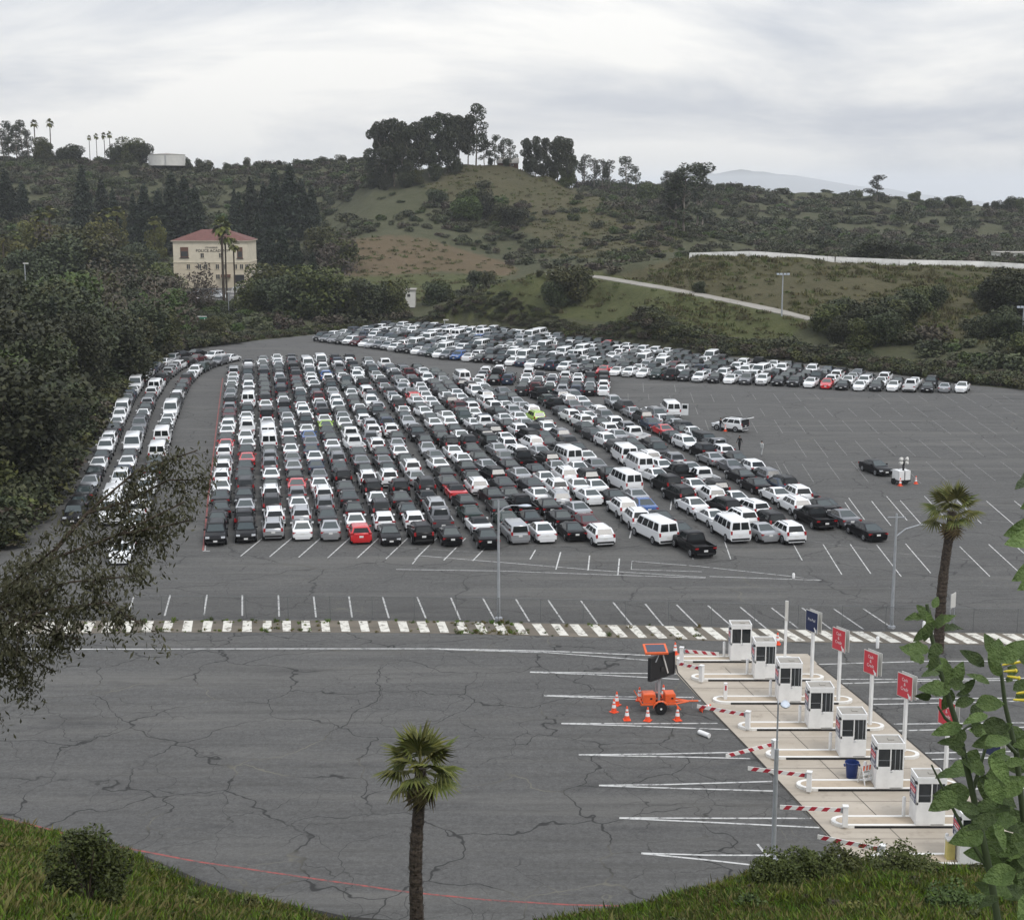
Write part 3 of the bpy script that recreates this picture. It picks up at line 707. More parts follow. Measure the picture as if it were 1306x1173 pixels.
def pane(at, face, f0, f1, a0, a1, off=.012, ch=.07):
    """glass quad on a cabin face; a0..a1 along the face 0..1"""
    q = []
    for f, a in ((f0, a0), (f0, a1), (f1, a1), (f1, a0)):
        yb, yf, w, z = at(f)
        if face == 'rear': q.append((-(w-ch) + a*2*(w-ch), yb - off, z + off*.5))
        elif face == 'front': q.append(((w-ch) - a*2*(w-ch), yf + off, z + off*.5))
        elif face == 'right': q.append((w + off, yb + ch + a*(yf-yb-2*ch), z))
        else: q.append((-w - off, yf - ch - a*(yf-yb-2*ch), z))
    return q
def wheel_mesh(r=.34, w=.23):
    b = MB()
    b.lathe([(r*.55, -w/2), (r*.97, -w/2), (r, -w/2+.03), (r, w/2-.03), (r*.97, w/2), (r*.66, w/2)], M_TYRE, axis='x', seg=14)
    b.lathe([(r*.65, w/2-.02), (r*.60, w/2+.012), (r*.2, w/2-.01), (r*.12, w/2+.02)], M_RIM, axis='x', seg=10)
    return b.mesh('wheel', 50)
WH = wheel_mesh(); WHB = wheel_mesh(.39, .27)
def lamp_box(c, d, mat, nm):
    b = MB(); b.box(c, d, mat); return b.mesh(nm)
P0 = PAINT['W'][1]
def build_kind(kind):
    """returns [(part name, mesh, location, rotz)], wheel spots included"""
    parts = []; b = MB(); G = []
    zb = .22; W2 = .92; wh = WH; tr = .78
    rear_lamp = None
    if kind in ('sedan', 'coupe', 'convertible'):
        k = {'sedan': 0, 'coupe': -.05, 'convertible': -.05}[kind]
        st = [(-2.42, .78, .70), (-2.36, .95, .84), (-2.0, 1.02+k, .895), (-1.4, 1.01+k, .915), (0, .96, .925), (1.0, .96+k, .915), (1.9, .84, .88), (2.28, .73, .80), (2.4, .58, .66)]
        loft_body(b, st, zb, P0, M_TRIM)
        if kind == 'convertible': at = cabin(b, -1.45, .85, -.9, .05, .95, 1.33, .80, .58, P0, M_TRIM)
        else: at = cabin(b, -1.95 if kind == 'coupe' else -1.86, 1.12, -.72, .04, .95, 1.43+k, .87, .57, P0)
        G = [('rear_window', 'rear', .08, .90, .03, .97), ('windscreen', 'front', .05, .90, .02, .98)]
        sides = ((.04, .47), (.50, .98))
        axle = (-1.42, 1.42); ends = (-2.4, 2.36); lz = (.80, .66); W2 = .89
    elif kind in ('suv', 'hatchback', 'minivan', 'crossover'):
        if kind == 'suv': LR, LF, zc, rb, rf, fb, zr, wr = -2.32, 2.34, 1.07, -1.85, .34, 1.14, 1.68, .66; zb = .28; wh = WHB
        elif kind == 'crossover': LR, LF, zc, rb, rf, fb, zr, wr = -2.25, 2.28, 1.04, -1.50, .30, 1.10, 1.62, .64; zb = .26
        elif kind == 'hatchback': LR, LF, zc, rb, rf, fb, zr, wr = -2.05, 2.08, .98, -1.62, .30, 1.02, 1.50, .64
        else: LR, LF, zc, rb, rf, fb, zr, wr = -2.5, 2.5, 1.02, -2.28, .75, 1.62, 1.75, .72
        st = [(LR, .92, .78), (LR+.06, zc-.04, .89), (LR+.5, zc, .925), (-.5, zc-.01, .94), (fb-.1, zc, .93), (LF-.5, zc-.12, .885), (LF-.10, zc-.24, .80), (LF, zc-.38, .70)]
        loft_body(b, st, zb, P0, M_TRIM)
        at = cabin(b, LR+.10, fb, rb, rf, zc-.02, zr, .87, wr, P0, rails=M_TRIM if kind == 'suv' else None)
        G = [('rear_window', 'rear', .14, .84, .05, .95), ('windscreen', 'front', .08, .84, .02, .98)]
        sides = ((.04, .30), (.33, .64), (.67, .98))
        axle = (LR+.92, LF-.92); ends = (LR, LF); lz = (.98, .80); W2 = .92
    elif kind == 'van':
        st = [(-2.82, 1.0, .94), (-2.78, 1.18, .98), (-2.0, 1.2, 1.0), (1.2, 1.2, 1.0), (1.75, 1.16, .98), (2.45, 1.04, .93), (2.74, .92, .86), (2.8, .7, .78)]
        zb = .30; wh = WHB
        loft_body(b, st, zb, P0, M_TRIM)
        at = cabin(b, -2.78, 1.85, -2.66, 1.15, 1.18, 2.12, .96, .80, P0)
        G = [('rear_window', 'rear', .12, .80, .05, .47), ('rear_window', 'rear', .12, .80, .53, .95), ('windscreen', 'front', .06, .84, .02, .98)]
        sides = ((.03, .24), (.27, .49), (.51, .73), (.77, .97))
        axle = (-1.75, 1.80); ends = (-2.82, 2.78); lz = (1.0, .84); W2 = .99
    elif kind == 'pickup':
        st = [(-2.85, .78, .93), (-2.8, .80, .96), (-.8, .80, .96), (-.72, 1.12, .97), (1.3, 1.14, .97), (2.3, 1.08, .95), (2.75, .98, .88), (2.85, .72, .80)]
        zb = .34; wh = WHB
        loft_body(b, st, zb, P0, M_TRIM)
        for s in (-1, 1): b.box((s*.90, -1.82, .97), (.10, 2.02, .34), P0)
        b.box((0, -2.80, .965), (1.9, .08, .33), P0); b.box((0, -1.78, .815), (1.7, 1.9, .03), M_TRIM)
        at = cabin(b, -.78, 1.42, -.62, .62, 1.1, 1.84, .90, .70, P0)
        G = [('rear_window', 'rear', .14, .80, .08, .92), ('windscreen', 'front', .08, .84, .02, .98)]
        sides = ((.05, .48), (.53, .97))
        axle = (-1.80, 1.85); ends = (-2.85, 2.84); lz = (.95, .92); W2 = .96
    # bumpers, mirrors
    b.box((0, ends[0] + .03, .46), (W2*1.62, .14, .16), M_TRIM if kind in ('suv', 'pickup', 'van') else P0)
    b.box((0, ends[1] - .05, .40), (W2*1.45, .16, .12), M_TRIM)
    b.box((0, ends[1] - .02, lz[1] - .08), (W2*.9, .08, .16), M_TRIM)
    fm = at(.12)
    for s in (-1, 1): b.box((s*(fm[2] + .12), fm[1] - .42, fm[3] + .06), (.2, .09, .14), P0)
    # wheel arches
    for y in axle:
        for s in (-1, 1):
            r = (.42 if wh is WHB else .38)
            b.lathe([(r, -.004), (r, .004)], M_TRIM, c=(s*(W2 + .022), y, .37), axis='x', seg=12)
    parts.append(('body', b.mesh(kind + '_body', 42), (0, 0, 0), 0))
    for nm, face, f0, f1, a0, a1 in G:
        q = MB(); q.quad(*pane(at, face, f0, f1, a0, a1), M_SGLASS if kind in ('sedan', 'coupe') or nm == 'windscreen' else M_CGLASS); parts.append((nm, q.mesh(nm), (0, 0, 0), 0))
    for face in ('left', 'right'):
        for a0, a1 in sides:
            q = MB(); q.quad(*pane(at, face, .16, .84, a0, a1), M_CGLASS); parts.append(('side_window', q.mesh('side_window'), (0, 0, 0), 0))
    for y in axle:
        for s in (-1, 1): parts.append(('wheel', wh, (s*(W2 - .085), y, .39 if wh is WHB else .34), 0 if s > 0 else math.pi))
    tall = kind in ('suv', 'van', 'minivan')
    for s in (-1, 1):
        parts.append(('tail_light', lamp_box((s*(W2 - .16), ends[0] + .055, lz[0] + (.04 if tall else 0)), (.30 if not tall else .17, .12, .13 if not tall else .32), M_TAIL, 'tail_light'), (0, 0, 0), 0))
        parts.append(('headlight', lamp_box((s*(W2 - .25), ends[1] - .12, lz[1]), (.34, .22, .13), M_HEAD, 'headlight'), (0, 0, 0), 0))
    q = MB(); q.box((0, ends[0] - .012, .72 if not tall else .80), (.34, .03, .16), M_PLATE); parts.append(('number_plate', q.mesh('number_plate'), (0, 0, 0), 0))
    q = MB(); q.box((0, ends[1] + .035, .50), (.34, .03, .14), M_PLATE); parts.append(('number_plate', q.mesh('number_plate'), (0, 0, 0), 0))
    return parts
KINDS = {k: build_kind(k) for k in ('crossover', 'sedan', 'coupe', 'convertible', 'suv', 'hatchback', 'minivan', 'van', 'pickup')}
NAMEK = dict(sedan='parked_sedan', coupe='parked_coupe', convertible='parked_convertible', suv='parked_suv', crossover='parked_crossover', hatchback='parked_hatchback', minivan='parked_minivan', van='passenger_van', pickup='pickup_truck')
CATK = dict(sedan='car', coupe='car', convertible='car', suv='car', crossover='car', hatchback='car', minivan='car', van='van', pickup='pickup truck')
LABK = dict(sedan='sedan', coupe='coupe', convertible='convertible', suv='SUV', crossover='crossover', hatchback='hatchback', minivan='minivan', van='passenger van', pickup='pickup truck')
BODYV = {}
def body_mesh(kind, col):
    if (kind, col) not in BODYV:
        src = KINDS[kind][0][1]; me_ = src.copy()
        for i, mt in enumerate(me_.materials):
            if mt == P0: me_.materials[i] = PAINT[col][1]
        BODYV[(kind, col)] = me_
    return BODYV[(kind, col)]
def make_vehicle(kind, col, loc, rz, label, group, skip=()):
    r = thing(NAMEK[kind], label, CATK[kind], loc, rz, group); r.scale = (RND.uniform(.98, 1.04), RND.uniform(.96, 1.04), RND.uniform(.95, 1.07))
    for nm, me_, l, a in KINDS[kind]:
        if nm in skip: continue
        o = bpy.data.objects.new(nm, body_mesh(kind, col) if nm == 'body' else me_); COL.objects.link(o)
        o.parent = r; o.location = l
        if a: o.rotation_euler = (0, 0, a)
    return r

LET = dict(s='sedan', c='coupe', o='convertible', u='suv', h='hatchback', m='minivan', v='van', p='pickup')
def rnd_kind(): return RND.choices(['sedan', 'suv', 'hatchback', 'minivan', 'van', 'pickup', 'coupe', 'crossover'], [46, 17, 6, 2.5, 1.4, 3.0, 5, 20])[0]
def rnd_col(kind):
    if kind == 'van': return 'W'
    return RND.choices(list('WKDGSRMBNTL'), [35, 31, 11, 10, 10, .8, 1.5, .6, 2.8, 1.6, .2])[0]
HEAD = math.atan((322 - CX)/F*cs)                  # the lanes all run this way
FWD = Vector((math.sin(HEAD), math.cos(HEAD), 0))
BACK = [(240, 480), (284, 480), (335, 460), (450, 462), (520, 471), (585, 487), (655, 507), (790, 514), (840, 536), (880, 554), (935, 580), (1000, 614), (1060, 646), (1160, 690), (1250, 700)]
FR = [(276, 697), (312, 694), (350, 690), (387, 690), (424, 691), (461, 695), (499, 697), (538, 696), (576, 698), (625, 702), (664, 695), (696, 694), (735, 692), (770, 698),
      (757, 646), (842, 697), (897, 713), (943, 694), (979, 694), (1016, 696), (1052, 677), (1083, 676), (1116, 692)]
SPEC = ['Ku^ Ks^ Ks Ds Ws^ Wu Wu Gs Wu Rs Ds Ws', 'Ku^ Ku Ss Ks^ Du Ds Ds Rs Ds Ws', 'Su Wu Du Wu Ks Ws Gu Gu Ds Wv Wv', 'Ws Su Ws Gh Rc Ks Ss Gs Ws Ds', 'Ss Ds Gu Wu Ws Gs Ns Ws Ns Gs Bs', 'Rh Ws Ks Ds Ds Ku Ds Gu Gs Ws Ks Ds Lc Ws',
        'Ks^ Wh Du Ws Ku Wu Ks Gs Ds Wp Wp', 'Ku Wh Kc Ds Ku Wu Ks Gs Ds', 'Ks Gp Su Ko Du Ss Wu Ks Ws Ss', 'Ks Wo Ts Ks Ro Ds Ks Ws Gs', 'Sm Ts Ds Ks Wu Ks Ks Ws', 'Ws Ks Kp Ks Ds Ku Ss Ks Ds', 'Ks Ks Ks Ws Ds Ss Ks Gs', 'Wu Ms Ss Su Wu Ws Ks Kp',
        'Ws Ws Wu Ss Ku Ss Wu Ku', 'Wv Wu Wu Ks Ws Ku Ws Wv', 'Kp Ks Ks Bs Ss Wv Ks', 'Wv Ws Ws Ku Ku Ws Wv Wv', 'Ss Wu Ku Wu Ws Kp Ws', 'Wu Ku Wu Ws Ku Wp Ss', 'Kp Wu Ws Ks Kc', 'Gs Ks Wu', 'Ks Ks Ks']
LEN = dict(crossover=4.85, van=5.9, pickup=5.9, minivan=5.35, suv=5.0, sedan=5.1, coupe=4.9, convertible=4.9, hatchback=4.5)
VEH = []                                            # kind, col, (x,y), rotz, lane text, nth, group
def backlim(px): return float(np.interp(px, [q[0] for q in BACK], [q[1] for q in BACK]))
for ci, (fx, fy) in enumerate(FR):
    p_ = g(fx, fy); spec = SPEC[ci].split(); j = 0; s = 0.0
    while j < 40:
        if j < len(spec): kind, col, flip = LET[spec[j][1]], spec[j][0], '^' in spec[j]
        else: kind = rnd_kind(); col = rnd_col(kind); flip = RND.random() < 0.3
        ln = LEN[kind]; c_ = p_ + FWD*(s + ln/2 - .2); qx, qy = proj(c_.x, c_.y, 0)
        if qy < backlim(qx): break
        a = -HEAD + math.radians(RND.gauss(0, 1.0 + .12*min(ci, 14)) + 5.0*min(1, max(0, (ci - 6)/6))) + (math.pi if flip else 0)
        off = Vector((FWD.y, -FWD.x, 0))*RND.gauss(0, .07 if ci < 7 or j < 2 else .24)
        VEH.append((kind, col, c_ + off, a, ci, j + 1, 'main')); s += ln + RND.uniform(-.05, .25) ; j += 1
# small block at the back of the main one, turned a little
SB = math.radians(3.6); sbd = Vector((math.sin(SB), math.cos(SB), 0))
for ci, x in enumerate(np.arange(612, 785, 17.5)):
    p_ = g(x, 506 if x > 655 else 492 ); j = 0; s = 0.0
    while j < 12:
        kind = rnd_kind(); col = rnd_col(kind); ln = LEN[kind]; c_ = p_ + sbd*(s + ln/2); qx, qy = proj(c_.x, c_.y, 0)
        if qy < np.interp(qx, [590, 660, 785], [475, 480, 487]): break
        VEH.append((kind, col, c_, -SB + math.radians(RND.gauss(0, 1.2)), ci, j + 1, 'sub')); s += ln + .15; j += 1
# lanes bending along the wooded edge
LA = [[(92, 672), (108, 640), (127, 598), (143, 562), (152, 540), (163, 515), (178, 490), (198, 472), (228, 459), (268, 452)],
      [(140, 672), (151, 630), (164, 594), (174, 562), (183, 535), (193, 510), (208, 487), (226, 472), (252, 462), (292, 456)],
      [(152, 722), (170, 683), (183, 645), (194, 612), (204, 578), (211, 552), (219, 530), (228, 508), (237, 491), (250, 478), (268, 469), (292, 462), (318, 457)]]
LSPEC = ['Ku^ Ks Ds Ss^ Ks^ Ws^ Ds Wu^ Wu^', 'Wv^ Wv Wu Wu^ Ns Ws^ Ds Wv^', 'Ws^ Ws^ Wu Ds Wu^ Ds Ds Ds Wv']
for ci, la in enumerate(LA):
    pts = resample([g(*q) for q in la], 0.25); i = 0; j = 0; spec = LSPEC[ci].split()
    if ci == 2:
        pass
    while True:
        if j < len(spec): kind, col, flip = LET[spec[j][1]], spec[j][0], '^' in spec[j]
        else: kind = RND.choices(['sedan', 'suv', 'van'], [55, 36, 8])[0]; col = rnd_col(kind); flip = RND.random() < 0.5
        ln = LEN[kind] + .2; k = i + int(ln/2/.25); k2 = i + int(ln/.25)
        if k2 >= len(pts): break
        d = pts[k2-1] - pts[i]; a = -math.atan2(d.x, d.y)
        VEH.append((kind, col, pts[k], a + (math.pi if flip else 0), ci, j + 1, 'edge')); i = k2; j += 1
        if ci == 2 and j == 1: i += 24
# big block at the back of the lot
BE = [(402, 436), (450, 442), (520, 452), (560, 459), (640, 466), (700, 474), (790, 481), (880, 488), (1000, 494), (1100, 500), (1238, 502.5)]
TE = [(380, 433), (420, 427), (450, 421), (480, 418), (560, 419), (640, 424), (700, 432), (800, 446), (900, 460), (1000, 470), (1100, 481), (1235, 499)]
BH = math.radians(21.0); bd = Vector((math.sin(BH), math.cos(BH), 0))
for ci, p_ in enumerate(resample([g(*q) for q in BE], 2.55)):
    s = RND.uniform(-.4, .4); j = 0
    while j < 14:
        kind = RND.choices(['sedan', 'suv', 'hatchback', 'van', 'pickup', 'crossover'], [46, 18, 5, 5, 4, 20])[0]; col = rnd_col(kind)
        if j == 0 and ci in (31, ): kind, col = 'sedan', 'R'
        ln = LEN[kind]; c_ = p_ + bd*(s + ln/2); qx, qy = proj(c_.x, c_.y, 0)
        if j and qy < np.interp(qx, [q[0] for q in TE], [q[1] for q in TE]): break
        VEH.append((kind, col, c_, -BH + math.radians(RND.gauss(0, 2)) + (math.pi if RND.random() < .75 else 0), ci, j + 1, 'back')); s += ln + .2; j += 1
# distances: the nearest 300 cars stand as things, so do all vans and pickups; the rest is one mass
def dist(v): return (v[2] - Vector((0, 0, H))).length
cars = sorted([v for v in VEH if CATK[v[0]] == 'car'], key=dist)
single = set(id(v) for v in cars[:300]) | set(id(v) for v in VEH if CATK[v[0]] != 'car')
LANE = dict(
    main=lambda v: '%s back in the %s column from the red kerb line' % (ordn(v[5]), ordn(v[4]+1)),
    sub=lambda v: '%s back in column %s of the small rear block' % (ordn(v[5]), ordn(v[4]+1)),
    edge=lambda v: '%s from the near end, %s lane out from the woods' % (ordn(v[5]), ordn(v[4]+1)),
    back=lambda v: '%s in column %s of the rear block from its academy end' % (ordn(v[5]), ordn(v[4]+1)))
GRP = dict(main='cars packed nose to tail in the main block', sub='cars in the small rear block', edge='cars lined up along the wooded edge', back='cars in the rear block under the hillside')
far = []
for v in VEH:
    if id(v) in single:
        lab = '%s %s, %s' % (PAINT[v[1]][0], LABK[v[0]], LANE[v[6]](v))
        grp = GRP[v[6]] if CATK[v[0]] == 'car' else ('passenger vans among the parked cars' if v[0] == 'van' else 'pickup trucks among the parked cars')
        make_vehicle(v[0], v[1], v[2], v[3], lab, grp)
    else: far.append(v)
# the rest, joined
def arr(me_):
    nvv = len(me_.vertices); co = np.empty(nvv*3, np.float32); me_.vertices.foreach_get('co', co)
    return co.reshape(-1, 3), [tuple(q.vertices) for q in me_.polygons], [q.material_index for q in me_.polygons]
ARR = {}
for k, ps in KINDS.items():
    vs, fs, ms = [], [], []; off = 0
    for nm, me_, l, a in ps:
        c_, f_, m_i = arr(me_); ca_, sa_ = math.cos(a), math.sin(a)
        c_ = np.stack([c_[:, 0]*ca_ - c_[:, 1]*sa_ + l[0], c_[:, 0]*sa_ + c_[:, 1]*ca_ + l[1], c_[:, 2] + l[2]], -1)
        vs.append(c_); fs += [tuple(i + off for i in f) for f in f_]; ms += [me_.materials[i] for i in m_i]; off += len(c_)
    ARR[k] = (np.concatenate(vs), fs, ms)
b = MB(); allv = []; off = 0
for v in far:
    c_, f_, m_ = ARR[v[0]]; c_ = c_*np.array([RND.uniform(.98, 1.04), RND.uniform(.96, 1.04), RND.uniform(.95, 1.07)]); ca_, sa_ = math.cos(v[3]), math.sin(v[3])
    allv.append(np.stack([c_[:, 0]*ca_ - c_[:, 1]*sa_ + v[2].x, c_[:, 0]*sa_ + c_[:, 1]*ca_ + v[2].y, c_[:, 2]], -1))
    for f, q in zip(f_, m_): b.f.append(tuple(i + off for i in f)); b.m.append(b.mi(PAINT[v[1]][1] if q == P0 else q))
    off += len(c_)
b.v = [tuple(q) for q in np.concatenate(allv)]
tag(b.obj('distant_parked_cars'), 'mass of parked cars filling the far half of the lot', 'cars', kind='stuff')
print('vehicles', len(VEH), 'single', len(single), 'far', len(far))

# vehicles standing apart
def toward(pa, pb): d = g(*pb) - g(*pa); return -math.atan2(d.x, d.y)
make_vehicle('sedan', 'K', g(1117, 603), toward((1105, 596), (1130, 605)), 'black sedan parked alone beside the white light tower', None)
make_vehicle('van', 'W', g(855, 530), -math.atan2(-.06, 1), 'white passenger van with a rear door open, alone on the open asphalt', None)
OV = [o for o in S.objects if o.name.startswith('passenger_van')][-1]
dr = MB(); dr.box((.45, 0, 0), (.9, .05, 1.5), PAINT['W'][1]); dr.box((.45, -.03, .35), (.62, .02, .5), M_CGLASS)
do = dr.obj('rear_door', OV, loc=(.95, -2.85, 1.25)); do.rotation_euler = (0, 0, math.radians(-18))
SU = make_vehicle('suv', 'W', g(931, 549), -math.atan2(-.75, .66), 'white SUV with its tailgate raised and people beside it', None, skip=('rear_window',))
b = MB(); b.box((0, -2.262, 1.12), (1.5, .16, 1.0), M_TRIM); b.obj('load_opening', SU)
b = MB(); b.box((0, -.55, 0), (1.55, 1.1, .08), PAINT['W'][1]); b.box((0, -.55, .045), (1.2, .7, .02), M_CGLASS); tg = b.obj('tailgate', SU, loc=(0, -1.98, 1.74)); tg.rotation_euler = (math.radians(-8), 0, 0)
# ================================================================== TOLL PLAZA
def ztop(base, py):
    bq = (CY - py)/F
    return H + base.y*(bq*cs - sn)/(cs + bq*sn)
PADP = [(861, 834), (1030, 834), (1042, 846), (1100, 893), (1150, 936), (1205, 984), (1265, 1034), (1330, 1086), (1380, 1130), (1120, 1130), (1074, 1086), (1010, 1016), (953, 954), (905, 905), (862, 858)]
b = MB(); b.prism([tuple(g(*q))[:2] for q in PADP][::-1], -.02, .03, M_PAD)
PAD = tag(b.obj('concrete_pad'), kind='structure')
b = MB(); q1, q2 = g(700, 818), g(1010, 832)
M_JOINT = plain('joint_dark', (0.035, 0.032, 0.028), 0.9)
strip('joint', [g(*q) for q in [(862, 848), (864, 858), (905, 904), (953, 953.5), (1010, 1015), (1076, 1086), (1118, 1129)]], .10, M_JOINT, .036, PAD)
strip('joint', [g(*q) for q in [(1042, 846.5), (1100, 893.5), (1150, 936.5), (1205, 984.5), (1265, 1034.5), (1330, 1086)]], .12, M_JOINT, .036, PAD)
for yj in (878, 907, 941, 980, 1022, 1070):
    xa_ = float(np.interp(yj, [848, 858, 904, 954, 1016, 1086], [862, 864, 905, 953, 1010, 1076])); xb_ = float(np.interp(yj, [846, 893, 936, 984, 1034, 1086], [1042, 1100, 1150, 1205, 1265, 1330]))
    strip('joint', [g(xa_ + 2, yj), g(xb_ - 2, yj)], .035, M_JOINT, .034, PAD)
for t_ in (.35, .68):
    strip('joint', [g(862 + (1042 - 862)*t_, 852), g(1076 + (1330 - 1076)*t_, 1086)], .035, M_JOINT, .0385, PAD)
ISL = [(863, 836, 842, 1012), (881.5, 858.4, 865.6, 1048), (909, 886.5, 895, 1084), (941, 919.5, 928.5, 1124.5), (976.5, 954.7, 965, 1169), (1015.6, 993, 1005, 1218), (1060, 1039, 1052, 1270), (1109.5, 1087, 1101, 1322)]
BTH = [(931, 841, 1.32), (961.5, 864.8, 1.30), (992, 894, 1.36), (1030, 927.2, 1.38), (1070, 963.6, 1.38), (1115.5, 1003.6, 1.38), (1166, 1050, 1.38), (1221, 1098, 1.38)]
def stadium(x0, x1, y0, y1, n=7, ins=0.0):
    r = (y1 - y0)/2; yc = (y0 + y1)/2; rr = r - ins; o = []
    for k in range(n+1):
        w = -math.pi/2 + math.pi*k/n; o.append((x1 - r + rr*math.cos(w)*1.25, yc + rr*math.sin(w)))
    for k in range(n+1):
        w = math.pi/2 + math.pi*k/n; o.append((x0 + r*1.25 + rr*math.cos(w)*1.25, yc + rr*math.sin(w)))
    return o
NTH = ['first', 'second', 'third', 'fourth', 'fifth', 'sixth', 'seventh', 'eighth']
ZI = .03
side_sign = None
for i, ((xl, yb, yf, xr), (bx, by_, bw)) in enumerate(zip(ISL, BTH)):
    pf = g(xl + 30, yf, .18); pb = g(xl + 30, yb, .18)
    X0 = g(xl, (yb+yf)/2, .18).x; X1 = g(xr, (yb+yf)/2, .18).x
    cx, cy = (X0 + X1)/2, (pf.y + pb.y)/2; hw = (pb.y - pf.y)/2
    where = '%s from the striped median' % NTH[i]
    isl = thing('toll_island', 'raised kerbed toll lane island with rounded ends, %s' % where, 'traffic island', (cx, cy, ZI), 0, 'kerbed islands of the toll plaza')
    x0, x1 = X0 - cx, X1 - cx
    b = MB(); outer = stadium(x0, x1, -hw, hw); inner = stadium(x0, x1, -hw, hw, ins=.17)
    n = len(outer)
    vs = [(p[0], p[1], 0) for p in outer] + [(p[0], p[1], .15) for p in outer] + [(p[0], p[1], .15) for p in inner] + [(p[0], p[1], .12) for p in inner]
    b.add(vs, [(k*n+j, k*n+(j+1) % n, (k+1)*n+(j+1) % n, (k+1)*n+j) for k in range(3) for j in range(n)], M_KERBW); b.obj('kerb', isl)
    b = MB(); b.add([(p[0], p[1], .122) for p in inner], [tuple(range(n))], M_ISL); b.obj('paving', isl)
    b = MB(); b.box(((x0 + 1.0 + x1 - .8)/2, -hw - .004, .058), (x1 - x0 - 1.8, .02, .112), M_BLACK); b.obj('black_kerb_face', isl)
    # booth
    P = g(bx, by_, .16); D = min(1.30, hw*2 + .06); P.y = cy - D/2
    bo = thing('toll_booth', 'white metal toll booth with dark windows, %s' % where, 'toll booth', (P.x + bw/2, cy, ZI + .152), 0, 'white booths on the toll islands')
    w2, d2 = bw/2, D/2; HB = 2.30
    b = MB()
    b.box((0, d2 - .03, .52), (bw, .06, 1.04), M_WHITE); b.box((-w2 + .03, 0, .52), (.06, D - .12, 1.04), M_WHITE); b.box((w2 - .03, 0, .52), (.06, D - .12, 1.04), M_WHITE)
    b.box((-w2*.49, -d2 + .03, .58), (bw*.51, .06, 1.16), M_WHITE)
    b.box((0, 0, 2.20), (bw, D, .20), M_WHITE)
    for sx_, sy_ in ((-1, -1), (1, -1), (1, 1), (-1, 1)): b.box((sx_*(w2 - .035), sy_*(d2 - .035), 1.56), (.07, .07, 1.05), M_WHITE)
    b.box((.01, -d2 + .04, 1.56), (.06, .06, 1.05), M_WHITE); b.box((0, 0, .04), (bw - .14, D - .14, .06), M_TRIM)
    b.obj('walls', bo)
    b = MB()
    for c_, d_ in (((0, -d2 + .02, 0), (bw + .03, .05, .13)), ((0, d2 - .02, 0), (bw + .03, .05, .13)), ((-w2 + .01, 0, 0), (.05, D - .09, .13)), ((w2 - .01, 0, 0), (.05, D - .09, .13))): b.box((c_[0], c_[1], 2.345), d_, M_WHITE)
    b.box((0, 0, 2.325), (bw - .06, D - .06, .04), M_ROOFG)
    b.box((.15, .1, 2.36), (.3, .25, .05), M_ROOFG)
    b.obj('roof', bo)
    # door: tall glazed leaf on the right, the first booth has two equal windows instead
    dz = .95 if i else 1.14
    b = MB(); b.box((w2*.5 + .005, -d2 + .02, dz/2 + .03), (bw*.5 - .01, .045, dz - .05), M_WHITE); dr = b.obj('door', bo)
    b = MB(); b.box((w2*.10, -d2 - .012, dz - .06), (.10, .03, .03), M_GALV); b.obj('handle', dr)
    b = MB(); b.box((w2*.5 + .02, -d2 + .035, (dz + 2.08)/2), (bw*.47 - .08, .02, 2.08 - dz), M_GLASS); gl = b.obj('window', bo)
    b = MB()
    for fx in ((-.12, .12) if i else ()): b.box((w2*.5 + .02 + fx, -d2 + .016, (dz + 2.08)/2), (.022, .02, 2.08 - dz), M_GALV)
    b.box((w2*.5 + .02, -d2 + .016, dz + .02), (bw*.47 - .09, .02, .04), M_WHITE)
    b.obj('window_bars', gl)
    b = MB(); b.box((-w2*.50, -d2 + .035, 1.62), (bw*.46 - .06, .02, .92), M_GLASS); gl = b.obj('window', bo)
    b = MB(); b.box((-w2*.50, -d2 + .016, 1.62), (.02, .02, .90), M_TRIM) if i == 0 else b.box((-w2*.50, -d2 + .016, 1.50), (bw*.46 - .08, .012, .015), M_GALV); b.obj('window_bar', gl)
    b = MB(); b.box((w2 - .035, 0, 1.56), (.02, D - .16, 1.0), M_GLASS); b.obj('window', bo)
    b = MB(); b.box((0, d2 - .035, 1.56), (bw - .16, .02, 1.0), M_GLASS); b.obj('window', bo)
    # notice board on the cashier's side
    b = MB(); b.box((-w2 - .012, 0, 1.52), (.03, D - .10, 1.02), M_WHITE); nb = b.obj('notice_board', bo)
    b = MB()
    b.box((-w2 - .031, 0, 1.60), (.008, D - .18, .66), M_NAVY); b.box((-w2 - .031, 0, 1.13), (.008, D - .18, .22), M_NAVY)
    b.box((-w2 - .037, 0, 1.70), (.006, D - .28, .12), M_RED); b.box((-w2 - .037, .05, 1.53), (.006, D - .38, .09), M_RED)
    for z_ in (1.86, 1.60, 1.44, 1.36, 1.17, 1.09): b.box((-w2 - .038, RND.uniform(-.05, .05), z_), (.006, D*RND.uniform(.45, .6), .035), M_TXT)
    b.obj('notice', nb)
    b = MB(); b.box((-w2 - .05, -d2 + .1, 2.13), (.12, .2, .10), M_TRIM); b.obj('lamp', bo)
    # post at the booth's corner
    b = MB(); b.lathe([(.085, 0), (.085, .98), (.05, 1.02)], M_WHITE, seg=10)
    tag(b.obj('guard_post', None, 45, (P.x - .30, cy + d2 - .12, ZI + .122)), 'white guard post at the corner of the %s booth from the striped median' % NTH[i], 'bollard', 'white guard posts beside the toll booths')
    if i not in (2,):
        pass
